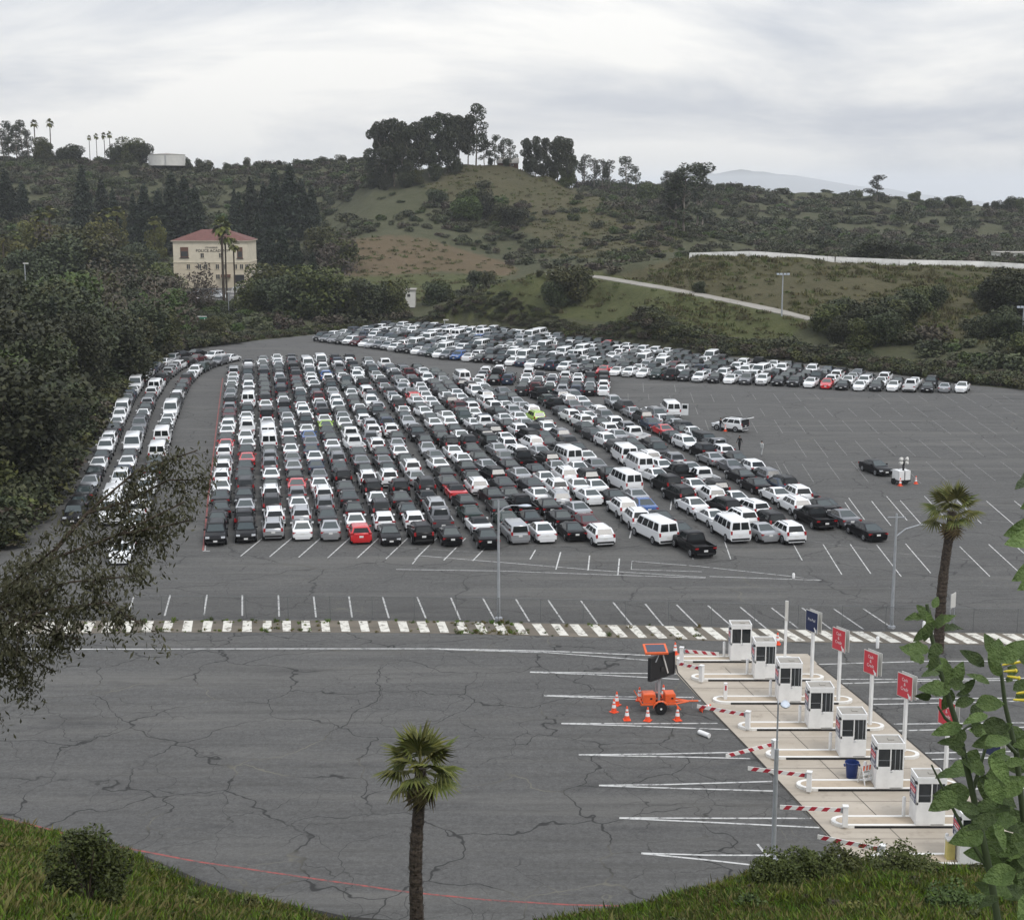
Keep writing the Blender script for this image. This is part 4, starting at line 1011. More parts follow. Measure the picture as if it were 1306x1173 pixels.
# sign posts
cashm = text_mesh('Cash\n&\nCredit', .27, M_TXT, spacing=.95); prem = text_mesh('Pre-Paid', .25, M_TXT)
def arrow_mesh():
    b = MB(); b.add([(-.13, 0, .16), (-.08, 0, .2), (.07, 0, .05), (.13, 0, .11), (.15, 0, -.12), (-.08, 0, -.10), (-.02, 0, -.04)], [(0, 1, 2, 6), (2, 3, 4, 5, 6)], M_TXT); return b.mesh('arrow')
ARW = arrow_mesh()
SG = [(1035, 863, 779, 'navy'), (1069, 893, 801.5, 'red'), (1109.5, 923.5, 830.5, 'red'), (1152.5, 958, 859.5, 'red'), (1205, 1000, 893, 'red'), (1262, 1044, 930, 'navy')]
WH_ = ['one nearest the striped median', 'on the third island from the median', 'on the fourth island from the median', 'on the fifth island from the median', 'on the sixth island behind leaves', 'on the seventh island behind leaves']
for (px, py, tp, kind), wh in zip(SG, WH_):
    P = g(px, py, .15); zt = ztop(P, tp)
    fac_ = math.atan2(-.87, -.50)                       # signs face the traffic coming in from the left
    r = thing('lane_sign', '%s sign on a white post, %s' % ('navy pre-paid' if kind == 'navy' else 'red cash and credit', wh), 'sign', (P.x, P.y, ZI + .122), math.radians(-62), 'lane signs over the toll plaza' if False else None)
    hp = zt - .15
    b = MB(); b.box((0, 0, (hp - .3)/2), (.16, .16, hp - .3), M_WHITE); b.obj('post', r)
    w, h = 1.16, 1.32; zc = hp - h/2
    for k, yy in enumerate((-.13, .16)):
        b = MB(); b.box((0, yy, zc), (w, .03, h), M_PALEW); pn = b.obj('panel', r)
        b = MB(); b.box((0, yy + (-.02 if k == 0 else .02), zc), (w - .07, .012, h - .07), M_RED if kind == 'red' else M_NAVY); b.obj('face', pn)
        if k == 0:
            t_ = link('lettering', cashm if kind == 'red' else prem, pn, (0, yy - .031, zc + (.10 if kind == 'red' else .1))); t_.rotation_euler = (math.pi/2, 0, 0); t_.scale = (.82, 1, 1)
            a_ = link('arrow', ARW, pn, (.36, yy - .031, zc - .50))
P = g(1001, 840, .15); b = MB(); hp = ztop(P, 769)
r = thing('sign_post', 'bare white sign post seen edge on beside the first toll booth', 'post', (P.x, P.y, ZI + .122))
b.box((0, 0, hp/2), (.16, .16, hp), M_WHITE); b.obj('post', r)
b = MB(); b.box((.0, -.10, hp - .62), (.20, .05, 1.3), M_PALEW); b.obj('panel', r)
# barrier gates: pivot px, tip px, pedestal on island i
BG = [(870.5, 829.5, 916, 833.5, 'swung back along its island'), (894, 852.5, 864, 845.5, 'short, beside the message trailer'), (953, 911.5, 890, 900.5, 'reaching toward the trailer hitch'), (987, 948.5, 927, 963.5, 'slanting toward the camera'),
      (1031, 989, 955, 979.6, 'in front of the blue bin'), (1077, 1033, 996, 1029, 'lying straight across the lane'), (1124, 1083, 1044, 1067, 'closest to the grass bank')]
for k, (ax, ay, tx, ty, how) in enumerate(BG):
    A = g(ax, ay, .95); T = g(tx, ty, .95); d = T - A; ln = d.length
    r = thing('barrier_gate', 'red and white striped barrier arm on a white pedestal, %s' % how, 'barrier gate', (A.x, A.y, ZI + .122 if k not in (0,) else ZI + .122), math.atan2(d.y, d.x), 'striped barrier gates of the toll plaza')
    zc = .80
    b = MB(); b.box((-.05, 0, .5), (.24, .26, 1.0), M_WHITE); b.box((-.05, 0, 1.02), (.28, .30, .05), M_WHITE); b.obj('pedestal', r)
    b = MB(); b.box((ln/2 + .05, -.02, zc), (ln, .035, .21), M_KERBW); b.box((.06, 0, zc), (.24, .10, .26), M_GALV); arm = b.obj('arm', r)
    ns = max(3, int(ln/.55)); st_ = ln/ns; lean_ = -.18 if (k != 3) else .18
    for j in range(ns):
        x0 = .14 + j*st_; x1 = x0 + st_*.46
        b = MB(); s_ = lean_/2
        vs = [(x0 - s_, -.042, zc - .104), (x1 - s_, -.042, zc - .104), (x1 + s_, -.042, zc + .104), (x0 + s_, -.042, zc + .104)]
        vs += [(q[0], .002, q[2]) for q in vs]
        b.add(vs, [(0, 1, 2, 3), (7, 6, 5, 4), (0, 4, 5, 1), (3, 2, 6, 7)], M_ARMR); b.obj('red_stripe', arm)
P = g(925, 891, .15); b = MB(); b.box((0, 0, .5), (.2, .2, 1.0), M_WHITE); b.box((0, -.105, .72), (.1, .012, .3), M_ARMR)
tag(b.obj('barrier_pedestal', None, None, (P.x, P.y, ZI + .122)), 'armless white barrier pedestal on the third island from the median', 'post')
# blue bin
P = g(1086, 991, .03); b = MB()
b.lathe([(.26, 0), (.27, .03), (.335, .78), (.37, .79), (.375, .86), (.35, .87), (.33, .82), (.30, .40)], M_BLUE, seg=20)
bn = thing('trash_bin', 'round blue plastic trash bin standing in the toll lane', 'bin', (P.x, P.y, .03)); b.obj('tub', bn, 50)
b = MB()
for s in (-1, 1): b.box((s*.385, 0, .68), (.07, .16, .10), M_BLUE)
b.obj('handles', bn)
# A-frame warning board
P = g(1104, 998, .15); af = thing('sawhorse_sign', 'white folding A-frame board with an orange striped top beside a toll booth', 'sign', (P.x, P.y, ZI + .122), math.radians(28))
for s in (-1, 1):
    M_ = Matrix.Rotation(math.radians(15)*s, 4, 'X')
    b = MB()
    for sx_ in (-1, 1): b.box((sx_*.28, s*.0, .48), (.06, .03, 1.0), M_WHITE, Matrix.Translation((0, -s*-.26*0 + s*.26, 0)) @ Matrix.Rotation(math.radians(15)*s, 4, 'X'))
    b.box((0, 0, .30), (.52, .025, .14), M_WHITE, Matrix.Translation((0, s*.26, 0)) @ M_); b.box((0, 0, .56), (.52, .025, .14), M_WHITE, Matrix.Translation((0, s*.26, 0)) @ M_)
    lg = b.obj('leg_frame', af)
    b = MB(); b.box((0, 0, .86), (.60, .025, .28), M_WHITE, Matrix.Translation((0, s*.26, 0)) @ M_); bd_ = b.obj('board', af)
    for k in (-1, 0, 1):
        b = MB(); x_ = k*.2; y_ = .02*s
        q = [Vector((x_ - .09, y_, .74)), Vector((x_ + .01, y_, .74)), Vector((x_ + .09, y_, .98)), Vector((x_ - .01, y_, .98))]
        q = [Matrix.Translation((0, s*.26, 0)) @ M_ @ c_ for c_ in q]; b.quad(*q, M_ORANGE); b.obj('orange_stripe', bd_)
# yellow block in front of the eighth booth
P = g(1211, 1094, .15); b = MB(); b.box((0, 0, .45), (.36, .36, .9), M_YELLOW); b.box((0, 0, .93), (.42, .42, .08), M_PALEW)
tag(b.obj('crash_block', None, None, (P.x, P.y, ZI + .122)), 'faded yellow crash block in front of the toll booth behind the shrub', 'block')
# white tube lying on the road
A, B_ = g(891.5, 936), g(904.5, 941); b = MB(); b.tube([A + Vector((0, 0, .14)), B_ + Vector((0, 0, .14))], .14, M_WHITE, 10)
tag(b.obj('delineator_tube', None, 45), 'white plastic tube lying on the road near the toll islands', 'tube')
# cones
def cone_mesh():
    b = MB(); b.box((0, 0, .02), (.37, .37, .04), M_CONE)
    return b.mesh('base')
cb = MB(); cb.lathe([(.15, .04), (.115, .26)], M_CONE, seg=12); cb.lathe([(.118, .255), (.085, .43)], M_TXT, seg=12); cb.lathe([(.086, .425), (.074, .50)], M_CONE, seg=12); cb.lathe([(.075, .495), (.058, .61)], M_TXT, seg=12); cb.lathe([(.059, .605), (.032, .74)], M_CONE, seg=12)
CONE_B, CONE_C = cone_mesh(), cb.mesh('cone', 50)
CN = [(783, 908, 'in front of the pair left of the message trailer'), (786.5, 899, 'behind the pair left of the message trailer'), (799.5, 918, 'nearest the camera left of the trailer wheel'), (826, 919, 'just left of the trailer wheel'), (864, 918.5, 'right of the trailer wheel'), (815.5, 893, 'behind the rear corner of the trailer'), (861, 834.5, 'on the corner of the concrete pad'), (846, 890, 'behind the trailer drawbar'),
      (1148, 619.5, 'in front of the white light tower'), (1168, 617, 'beside the white light tower'), (925, 550, 'next to the open white SUV'), (991.5, 822, 'on the striped median behind the second booth')]
for px, py, how in CN:
    r = thing('traffic_cone', 'orange traffic cone with white bands, %s' % how, 'traffic cone', g(px, py) + Vector((0, 0, .006 if py > 830 or py < 700 else .02)), RND.uniform(0, 6), 'orange traffic cones'); r.scale = (1.12, 1.12, 1.12)
    link('base', CONE_B, r); link('cone', CONE_C, r)
P = g(893, 907.5); r = thing('traffic_cone', 'orange traffic cone lying on its side by the trailer hitch', 'traffic cone', P + Vector((0, 0, .19)), 0, 'orange traffic cones'); r.rotation_euler = (0, math.radians(78), .4)
link('base', CONE_B, r); link('cone', CONE_C, r)
# message-board trailer
P = g(840, 905); T = thing('message_trailer', 'orange solar message board trailer with a black screen turned away', 'trailer', (P.x, P.y, 0), math.radians(4))
b = MB()
for s in (-1, 1): b.box((-.1, s*.48, .52), (2.1, .09, .10), M_ORANGE)
for x_ in (-1.1, -.4, .35, .9): b.box((x_, 0, .52), (.09, .87, .10), M_ORANGE)
b.tube([(.95, .48, .52), (1.75, .05, .50)], .05, M_ORANGE, 6); b.tube([(.95, -.48, .52), (1.75, -.05, .50)], .05, M_ORANGE, 6); b.tube([(.4, 0, .53), (2.35, 0, .50)], .055, M_ORANGE, 6)
for s in (-1, 1): b.tube([(-1.1, s*.5, .55), (-1.35, s*.85, .95)], .035, M_ORANGE, 6); b.tube([(.9, s*.5, .55), (1.15, s*.9, .30)], .035, M_ORANGE, 6)
b.obj('frame', T)
b = MB(); b.tube([(2.3, 0, .5), (2.5, 0, .5)], .04, M_GALV, 6); b.tube([(2.0, .08, .05), (2.0, .08, .75)], .03, M_GALV, 6); b.obj('hitch', T)
for s in (-1, 1):
    w_ = thing('wheel', None, None, (0, s*.78, .36), math.pi/2*s); w_.parent = T
    b = MB(); b.lathe([(.2, -.10), (.34, -.10), (.36, -.06), (.36, .06), (.34, .10), (.2, .10)], M_TYRE, axis='x', seg=18); b.obj('tyre', w_, 50)
    b = MB(); b.lathe([(.215, -.085), (.20, .085), (.08, .06), (.06, .11)], M_WHITE, axis='x', seg=14); o_ = b.obj('rim', w_, 50)
    b = MB(); pr = [(math.cos(w)*.46, math.sin(w)*.46 + .36) for w in np.linspace(.1, math.pi - .1, 9)]
    b.add([(x_, s*.66, z_) for x_, z_ in pr] + [(x_, s*.92, z_) for x_, z_ in pr], [(k, k+1, 10+k, 9+k) for k in range(8)], M_ORANGE); b.obj('fender', T)
for x_, dx in ((-.62, .72), (.62, .60)):
    b = MB(); b.box((x_, 0, .82), (dx, .86, .46), M_ORANGE); b.box((x_, 0, 1.065), (dx*.9, .76, .04), M_ORANGE); b.box((x_ + .1, -.44, .85), (.12, .02, .1), M_TRIM); b.obj('battery_box', T)
b = MB(); b.box((0, 0, 1.35), (.14, .14, 1.5), M_GALV); b.box((0, 0, 2.6), (.10, .10, 1.9), M_GALV); b.tube([(-.16, .1, .6), (-.16, .1, 1.7)], .04, M_GALV, 6); b.obj('mast', T)
BD = thing('message_board', None, None, (.1, -.10, 2.72), math.radians(40)); BD.parent = T
b = MB(); b.box((0, 0, 0), (2.1, .16, 1.32), M_BLACK)
for s in (-1, 1): b.box((s*1.06, 0, 0), (.06, .22, 1.36), M_TRIM)
for s in (-1, 1): b.box((0, 0, s*.67), (2.14, .22, .06), M_TRIM)
b.obj('screen', BD)
b = MB(); b.box((.25, -.11, 0), (.09, .05, 1.3), M_PALEW, Matrix.Rotation(math.radians(-22), 4, 'Y')); b.box((.0, -.10, -.15), (.3, .05, .3), M_TRIM); b.box((-.75, -.10, .2), (.05, .04, .5), M_GALV, Matrix.Rotation(math.radians(35), 4, 'Y')); b.obj('brace', BD)
b = MB(); RX = Matrix.Translation((-.25, 0, 3.72)) @ Matrix.Rotation(math.radians(12), 4, 'X'); b.box((0, 0, 0), (1.35, 1.1, .12), M_ORANGE, RX); b.obj('solar_tray', T)
b = MB(); b.box((0, 0, .066), (1.1, .86, .02), M_SOLAR, RX); b.obj('solar_panel', T)

# light tower trailer in the lot
P = g(1149, 617); LT = thing('light_tower', 'white portable light tower trailer with a short raised lamp head', 'light tower', (P.x, P.y, 0), math.radians(20))
b = MB(); b.box((0, 0, .42), (1.5, 1.3, .18), M_TRIM); b.box((0, .2, .28), (1.9, .1, .1), M_TRIM); b.box((0, .2, .25), (.1, 2.2, .1), M_TRIM); b.obj('chassis', LT)
b = MB()
for s in (-1, 1): b.box((s*.38, 0, 1.0), (.60, 1.25, .98), M_WHITE)
b.obj('engine_housing', LT)
b = MB(); b.box((0, -.3, 1.5), (.16, .16, 2.0), M_TRIM); b.obj('mast', LT)
for s in (-1, 1):
    for z_ in (2.25, 2.65):
        b = MB(); b.lathe([(.08, -.15), (.24, .08), (.25, .12)], M_PALEW, axis='y', seg=12); o_ = b.obj('lamp', LT, 50, (s*.36, -.42, z_)); o_.rotation_euler = (math.radians(25), 0, s*.3)
for s in (-1, 1):
    b = MB(); b.lathe([(.2, -.09), (.32, -.09), (.32, .09), (.2, .09)], M_TYRE, axis='x', seg=12); b.obj('wheel', LT, 50, (s*.8, .2, .32))

# ---------------------------------------------------------------- street lamps
def street_lamp(px, py, top, label, arm, r0=.13, r1=.07, bar=False, two=None):
    B0 = g(px, py); zt = ztop(B0, top); r = thing('street_lamp', label, 'street lamp', B0)
    b = MB(); b.tube([(0, 0, 0), (0, 0, zt)] if two is None else [(0, 0, 0), (0, 0, zt*two)], [r0, r1] if two is None else [r0, r0*.9], M_GALV, 10)
    if two: b.tube([(0, 0, zt*two), (0, 0, zt)], [r1, r1*.8], M_GALV, 8)
    b.lathe([(r0*2.2, 0), (r0*2.0, .12), (r0*1.1, .18)], M_GALV, seg=10)
    if bar: b.box((0, 0, zt - .25), (1.2, .07, .07), M_GALV)
    b.obj('pole', r, 40)
    p_ = [Vector((0, 0, zt*arm[0])), Vector((arm[1]*.25, arm[2]*.25, zt*arm[0] + arm[3]*.65)), Vector((arm[1]*.6, arm[2]*.6, zt*arm[0] + arm[3])), Vector((arm[1], arm[2], zt*arm[0] + arm[3]*.98))]
    b = MB(); b.tube(p_, [.05, .045, .04, .035], M_GALV, 7); b.obj('arm', r, 60)
    b = MB(); b.lathe([(.03, -.38), (.11, -.30), (.19, -.05), (.20, .15), (.12, .32), (.03, .38)], M_LAMP, axis='x', seg=10)
    hd = b.obj('lamp_head', r, 60, p_[-1] + Vector((.3 if arm[1] else 0, 0, -.02))); hd.scale = (1.25, 1.1, .55); hd.rotation_euler = (0, 0, math.atan2(arm[2], arm[1]))
    return r
street_lamp(636, 789, 638, 'tall grey street lamp in the lot behind the striped median, arm reaching toward the cars', (.895, 1.55, 0, .55))
street_lamp(1137, 800, 655, 'tall grey street lamp near the palm, with a long curved arm and crossbar', (.80, 2.7, 0, .85), bar=True)
street_lamp(986, 1096, 893, 'slim galvanised street lamp rising from the bush by the toll lanes', (.985, -.12, -.7, .22), r0=.11, r1=.045, two=.70)
# road-side signs and small posts
def flat_sign(px, py, top, w, h, label, face, posts=2, rz=0.0, base=None, name='road_sign', text=None):
    B0 = base if base is not None else g(px, py); zt = ztop(B0, top) - B0.z; r = thing(name, label, 'sign', B0, rz)
    for s in ((-1, 1) if posts == 2 else ((-1,) if posts == -1 else (0,))):
        b = MB(); b.box((s*w*.42, .03, zt/2), (.07, .05, zt), M_GALV); b.obj('post', r)
    b = MB(); b.box((0, 0, zt - h/2), (w, .03, h), face); b.obj('panel', r)
    return r
flat_sign(1214, 798, 756.5, .85, 1.05, 'plain white sign on two thin posts right of the leaning palm', M_PALEW, rz=.9)
for px, py, lb in ((1119, 826, 'short white bollard at the road edge of the striped median'), (1178, 806, 'white bollard on the striped median beside the palm trunk'), (1012, 737, 'small white stub at the corner of the painted box')):
    b = MB(); b.lathe([(.11, 0), (.11, .75 if py > 750 else .35), (.06, .80 if py > 750 else .4)], M_WHITE, seg=10); tag(b.obj('bollard', None, 45, g(px, py)), lb, 'bollard')
# chain-link fence behind the band
m, t, p = base_mat('chain_link'); p.inputs['Base Color'].default_value = (.14, .14, .14, 1); p.inputs['Metallic'].default_value = .3
tr = N(t, 'ShaderNodeBsdfTransparent'); ms = N(t, 'ShaderNodeMixShader')
v = N(t, 'ShaderNodeTexCoord').outputs['UV']; wv = []
for sgn in (1, -1):
    mpn = N(t, 'ShaderNodeMapping'); mpn.inputs['Rotation'].default_value = (0, 0, math.radians(45*sgn)); t.links.new(v, mpn.inputs['Vector'])
    q = N(t, 'ShaderNodeTexWave', Scale=5.0, Detail=0.0); t.links.new(mpn.outputs[0], q.inputs['Vector']); wv.append(ramp(t, q.outputs['Fac'], [(0.94, 0.0), (0.985, 1.0)]))
mxm = N(t, 'ShaderNodeMath', operation='MAXIMUM'); t.links.new(wv[0], mxm.inputs[0]); t.links.new(wv[1], mxm.inputs[1])
t.links.new(mxm.outputs[0], ms.inputs[0]); t.links.new(tr.outputs[0], ms.inputs[1]); t.links.new(p.outputs[0], ms.inputs[2]); t.links.new(ms.outputs[0], t.nodes['Material Output'].inputs['Surface'])
M_LINK = MATS['chain_link']
fpts = resample([g(x, by(BAND_T, x) - 1.2) for x in range(-120, 1420, 20)], 3.0)
FN = thing('chain_link_fence', 'thin see-through chain link fence along the far side of the striped median', 'fence', fpts[0])
o0 = fpts[0]
pb = MB(); pb.tube([(0, 0, 0), (0, 0, 1.75)], .024, M_FENCE, 6); PM_ = pb.mesh('fence_post')
for q in fpts: link('post', PM_, FN, q - o0)
b = MB(); b.tube([q - o0 + Vector((0, 0, 1.72)) for q in fpts], .016, M_FENCE, 5); b.obj('top_rail', FN)
for a, c in zip(fpts[:-1], fpts[1:]):
    me_ = bpy.data.meshes.new('mesh_panel'); a_, c_ = a - o0, c - o0
    me_.from_pydata([(a_.x, a_.y, .05), (c_.x, c_.y, .05), (c_.x, c_.y, 1.7), (a_.x, a_.y, 1.7)], [], [(0, 1, 2, 3)]); uv = me_.uv_layers.new()
    for k, w in enumerate(((0, 0), (3, 0), (3, 1.65), (0, 1.65))): uv.data[k].uv = w
    me_.materials.append(M_LINK); link('mesh_panel', me_, FN)

# ================================================================== FAR BUILDINGS
YB = 388.0*K
def bxz(px, py): q = pt(px, py, YB); return q.x, q.z
xl, _ = bxz(221.5, 340); xr, _ = bxz(316.5, 340); zb = bxz(270, 368)[1] - 1.5; ze = bxz(270, 307)[1]; zr = bxz(270, 293)[1]
AC = thing('police_academy', 'cream three storey building with a red tile hip roof and POLICE ACADEMY lettering', 'building', ((xl + xr)/2, YB, zb))
cx = (xl + xr)/2; hwB = (xr - xl)/2; DB = 15.0; zband = bxz(270, 334.7)[1] - zb; hE = ze - zb
ops = []   # openings on the front: x0,x1,z0,z1
def op(x0, x1, y0, y1):
    a, c = bxz(x0, y1), bxz(x1, y0); return (a[0] - cx, c[0] - cx, a[1] - zb, c[1] - zb)
BIG = [op(230.2, 240, 315.3, 328.6), op(302.6, 309.2, 315.3, 329.5)]
SM = [op(255.8, 260.1, 323, 329), op(279.4, 283.5, 323, 329)] + [op(x/9.775 + 210, (x + 42)/9.775 + 210, 337, 343.4) for x in (275, 415, 493, 637, 722, 862, 938, 1005)] + [op(275.5, 280.4, 350, 356)]
b = MB(); b.box((0, DB/2, zband/2), (hwB*2 + .1, DB, zband), M_STUC2); b.box((0, DB/2, (zband + hE)/2), (hwB*2, DB, hE - zband), M_STUCCO); b.box((0, DB/2, zband), (hwB*2 + .35, DB + .3, .22), M_STUCCO); b.obj('walls', AC)
b = MB(); e_ = .55; rz_ = zr - zb
v_ = [(-hwB - e_, -e_, hE), (hwB + e_, -e_, hE), (hwB + e_, DB + e_, hE), (-hwB - e_, DB + e_, hE), (-hwB*.34, DB/2, rz_ - .1), (hwB*.34, DB/2, rz_ - .1)]
b.add(v_, [(0, 1, 5, 4), (1, 2, 5), (2, 3, 4, 5), (3, 0, 4)], M_TILE); b.box((0, DB/2, hE - .12), (hwB*2 + 1.0, DB + 1.0, .22), M_STUCCO)
roof = b.obj('roof', AC)
b = MB(); b.box((hwB*.12, DB/2, rz_ + .1), (2.2, 1.0, .6), M_PALEW); b.obj('roof_vent', roof)
M_WIN = plain('old_window', (0.05, 0.05, 0.05), 0.3, var=0); M_BROWN = plain('brown_shutter', (0.13, 0.065, 0.045), 0.7)
for x0, x1, z0, z1 in BIG:
    b = MB(); b.box(((x0+x1)/2, -.03, (z0+z1)/2), (x1-x0, .1, z1-z0), M_BROWN); b.box(((x0+x1)/2, -.10, z0 - .08), (x1-x0+.4, .3, .16), M_TRIM); f_ = b.obj('loggia', AC)
    b = MB(); b.box(((x0+x1)/2, -.10, (z0*.65+z1*.35)), (x1-x0-.4, .05, (z1-z0)*.5), M_WIN); b.obj('pane', f_)
for x0, x1, z0, z1 in SM:
    b = MB(); w_ = .10
    b.box(((x0+x1)/2, -.03, z1), (x1-x0+.2, .14, w_), M_STUCCO); b.box(((x0+x1)/2, -.05, z0), (x1-x0+.3, .2, w_), M_STUCCO)
    for x_ in (x0, x1, (x0+x1)/2): b.box((x_, -.03, (z0+z1)/2), (w_*.8, .12, z1-z0-.1), M_STUCCO)
    f_ = b.obj('window', AC); b = MB(); b.box(((x0+x1)/2, -.02, (z0+z1)/2), (x1-x0-.1, .05, z1-z0-.1), M_WIN); b.obj('pane', f_)
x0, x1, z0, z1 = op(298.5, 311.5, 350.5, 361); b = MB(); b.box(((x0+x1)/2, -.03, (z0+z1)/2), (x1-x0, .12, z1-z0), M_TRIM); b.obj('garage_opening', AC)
x0, x1, z0, z1 = op(283, 294, 350, 353.5); b = MB(); b.box(((x0+x1)/2, -.8, (z0+z1)/2), (x1-x0, 1.6, z1-z0), M_BROWN); b.obj('awning', AC)
M_LETT = plain('dark_lettering', (0.035, 0.025, 0.022), 0.6, var=0)
for tx, px, py, sz in (('POLICE ACADEMY', 270.5, 320, 1.15), ('LOS ANGELES', 269.5, 315.8, .62)):
    q = bxz(px, py); t_ = link('lettering', text_mesh(tx, sz, M_LETT, .03), AC, (q[0] - cx, -.06, q[1] - zb)); t_.rotation_euler = (math.pi/2, 0, 0)
    t_.scale = (9.6/t_.dimensions.x if tx[0] == 'P' else 3.6/t_.dimensions.x, 1, 1)
def hut(px0, px1, pyt, pyb, Y, D, name, label, cat, wall, roofm, over=.3, gable=0.0, win=(), door=None, z_sink=1.0):
    Y *= K; a = pt(px0, pyb, Y); c = pt(px1, pyt, Y); w = c.x - a.x; h = c.z - a.z
    r = thing(name, label, cat, ((a.x+c.x)/2, Y, a.z))
    b = MB(); b.box((0, D/2, (h - z_sink)/2), (w, D, h + z_sink), wall); b.obj('walls', r)
    b = MB()
    if gable:
        b.add([(-w/2-over, -over, h), (w/2+over, -over, h), (w/2+over, D+over, h), (-w/2-over, D+over, h), (-w/2-over, D/2, h+gable), (w/2+over, D/2, h+gable)], [(0, 1, 5, 4), (2, 3, 4, 5), (0, 4, 3), (1, 2, 5), (3, 2, 1, 0)], roofm)
    else: b.box((0, D/2, h + .1), (w + over*2, D + over*2, .2), roofm)
    b.obj('roof', r)
    for x_, z_, ww, hh in win:
        b = MB(); b.box((x_*w/2, -.02, z_*h), (ww, .07, hh), M_PALEW); f_ = b.obj('window', r); b = MB(); b.box((x_*w/2, -.045, z_*h), (ww*.8, .05, hh*.8), M_WIN); b.obj('pane', f_)
    return r
hut(511, 529, 370, 387, 322, 4.5, 'guard_hut', 'small pale flat-roofed hut at the far end of the lot', 'hut', M_PALEW, M_ROOFG, win=((.15, .6, .9, .9), (-.6, .6, .5, .9)))
hut(634, 661, 208.3, 213, 528, 8, 'hilltop_house', 'low house with a pale roof on the hilltop among the eucalyptus', 'house', M_BROWN, M_ROOFG, gable=2.2, win=((-.3, .5, 1.2, .8), (.4, .5, 1.2, .8)))
hut(318, 338, 347, 372, 392, 7, 'white_annex', 'plain white block beside the cream academy building', 'building', M_PALEW, M_ROOFG, win=((.5, .7, .8, .8),))
hut(1277, 1330, 323, 332, 400, 10, 'white_shed', 'long white shed at the end of the terrace behind the barrier', 'shed', M_PALEW, M_ROOFG, win=((-.6, .5, .9, .7),))
M_RAMP0 = concrete('drive_concrete', (0.20, 0.195, 0.18), (0.30, 0.29, 0.27))
# road and yard in front of the academy
def on_ground(name, poly_px, mat, nx=10, ny=8, up=.2):
    q = [place(*p_, 345) for p_ in poly_px]; vs = []        # four corners, bilinear, draped over the terrain
    for j in range(ny + 1):
        for i in range(nx + 1):
            p_ = q[0].lerp(q[1], i/nx).lerp(q[3].lerp(q[2], i/nx), j/ny); vs.append((p_.x, p_.y, ground(p_.x, p_.y) + up))
    b = MB(); b.add(vs, [(j*(nx+1)+i, j*(nx+1)+i+1, (j+1)*(nx+1)+i+1, (j+1)*(nx+1)+i) for j in range(ny) for i in range(nx)], mat); return tag(b.obj(name), kind='structure')
on_ground('academy_yard', [(226, 396), (290, 398), (312, 367), (250, 367)], M_MEDL if False else M_ROAD)
on_ground('academy_drive', [(288, 403), (302, 403), (306, 368), (296, 368)], M_RAMP0, up=.32)
on_ground('upper_road', [(-30, 382), (44, 392), (46, 384), (-30, 374)], M_RAMP0, up=.3)
# water tank on the ridge
q = pt(213, 207.5, 636*K); TK = thing('water_tank', 'wide pale water tank on the ridge above the trees', 'water tank', (q.x, 636*K, q.z - 1.5))
b = MB(); b.lathe([(8.7, 0), (8.7, 5.0)], M_PALEW, seg=32); b.obj('shell', TK, 40)
b = MB(); b.lathe([(8.85, 5.0), (8.85, 5.2), (3, 5.75), (.1, 6.0)], M_ROOFG, seg=32); b.obj('roof', TK, 20)
b = MB()
for k in (-1, 1): b.box((1.2 + k*.25, -8.75, 2.6), (.08, .1, 5.2), M_GALV)
for k in range(12): b.box((1.2, -8.75, .3 + k*.42), (.42, .06, .06), M_GALV)
b.obj('ladder', TK)
# concrete barrier along the terrace edge
def barrier(pts, Y, seg, h, label):
    def crest(px, y_):
        best = None
        for yy in np.arange(y_*K - 22, y_*K + 14, 1.0):
            x_ = (px - CX)/F*(yy*cs + 17*sn); z_ = ground(x_, yy); a_ = (z_ - H)/yy
            if best is None or a_ > best[0]: best = (a_, Vector((x_, yy, z_)))
        return best[1]
    cp = [crest(px, y_) for (px, py), y_ in zip(pts, Y)]; ps = resample(cp, seg)
    if (cp[-1] - ps[-1]).length > .5: ps.append(cp[-1]); r = thing('barrier_wall', label, 'wall', ps[0])
    for a, c in zip(ps[:-1], ps[1:]):
        d = c - a; n_ = Vector((-d.y, d.x, 0)).normalized(); b = MB(); a_ = a - ps[0]; u_ = a_ + d*.985
        vs = []
        for q in (a_, u_): vs += [q + n_*.3 + Vector((0, 0, -1.0)), q - n_*.3 + Vector((0, 0, -1.0)), q - n_*.28 + Vector((0, 0, h*.3)), q - n_*.12 + Vector((0, 0, h)), q + n_*.12 + Vector((0, 0, h)), q + n_*.28 + Vector((0, 0, h*.3))]
        b.add(vs, [(k, (k+1) % 6, 6 + (k+1) % 6, 6 + k) for k in range(6)] + [tuple(range(5, -1, -1)), tuple(range(6, 12))], M_BAR); b.obj('barrier_segment', r)
M_BAR = concrete('barrier_concrete', (0.55, 0.54, 0.51), (0.75, 0.74, 0.71))
barrier([(879, 327), (960, 331), (1064, 336)], [291, 289.5, 286], 3.4, 1.15, 'white concrete barrier along the terrace edge, nearer the ramp road')
barrier([(1065.5, 336.6), (1150, 341), (1250, 345.5), (1330, 351)], [285.5, 281, 275.5, 271], 3.4, 1.2, 'white concrete barrier along the terrace edge, farther from the ramp road')
barrier([(1142, 334), (1216, 336.5)], [318, 315], 3.4, 1.0, 'short white concrete barrier set back on the terrace')
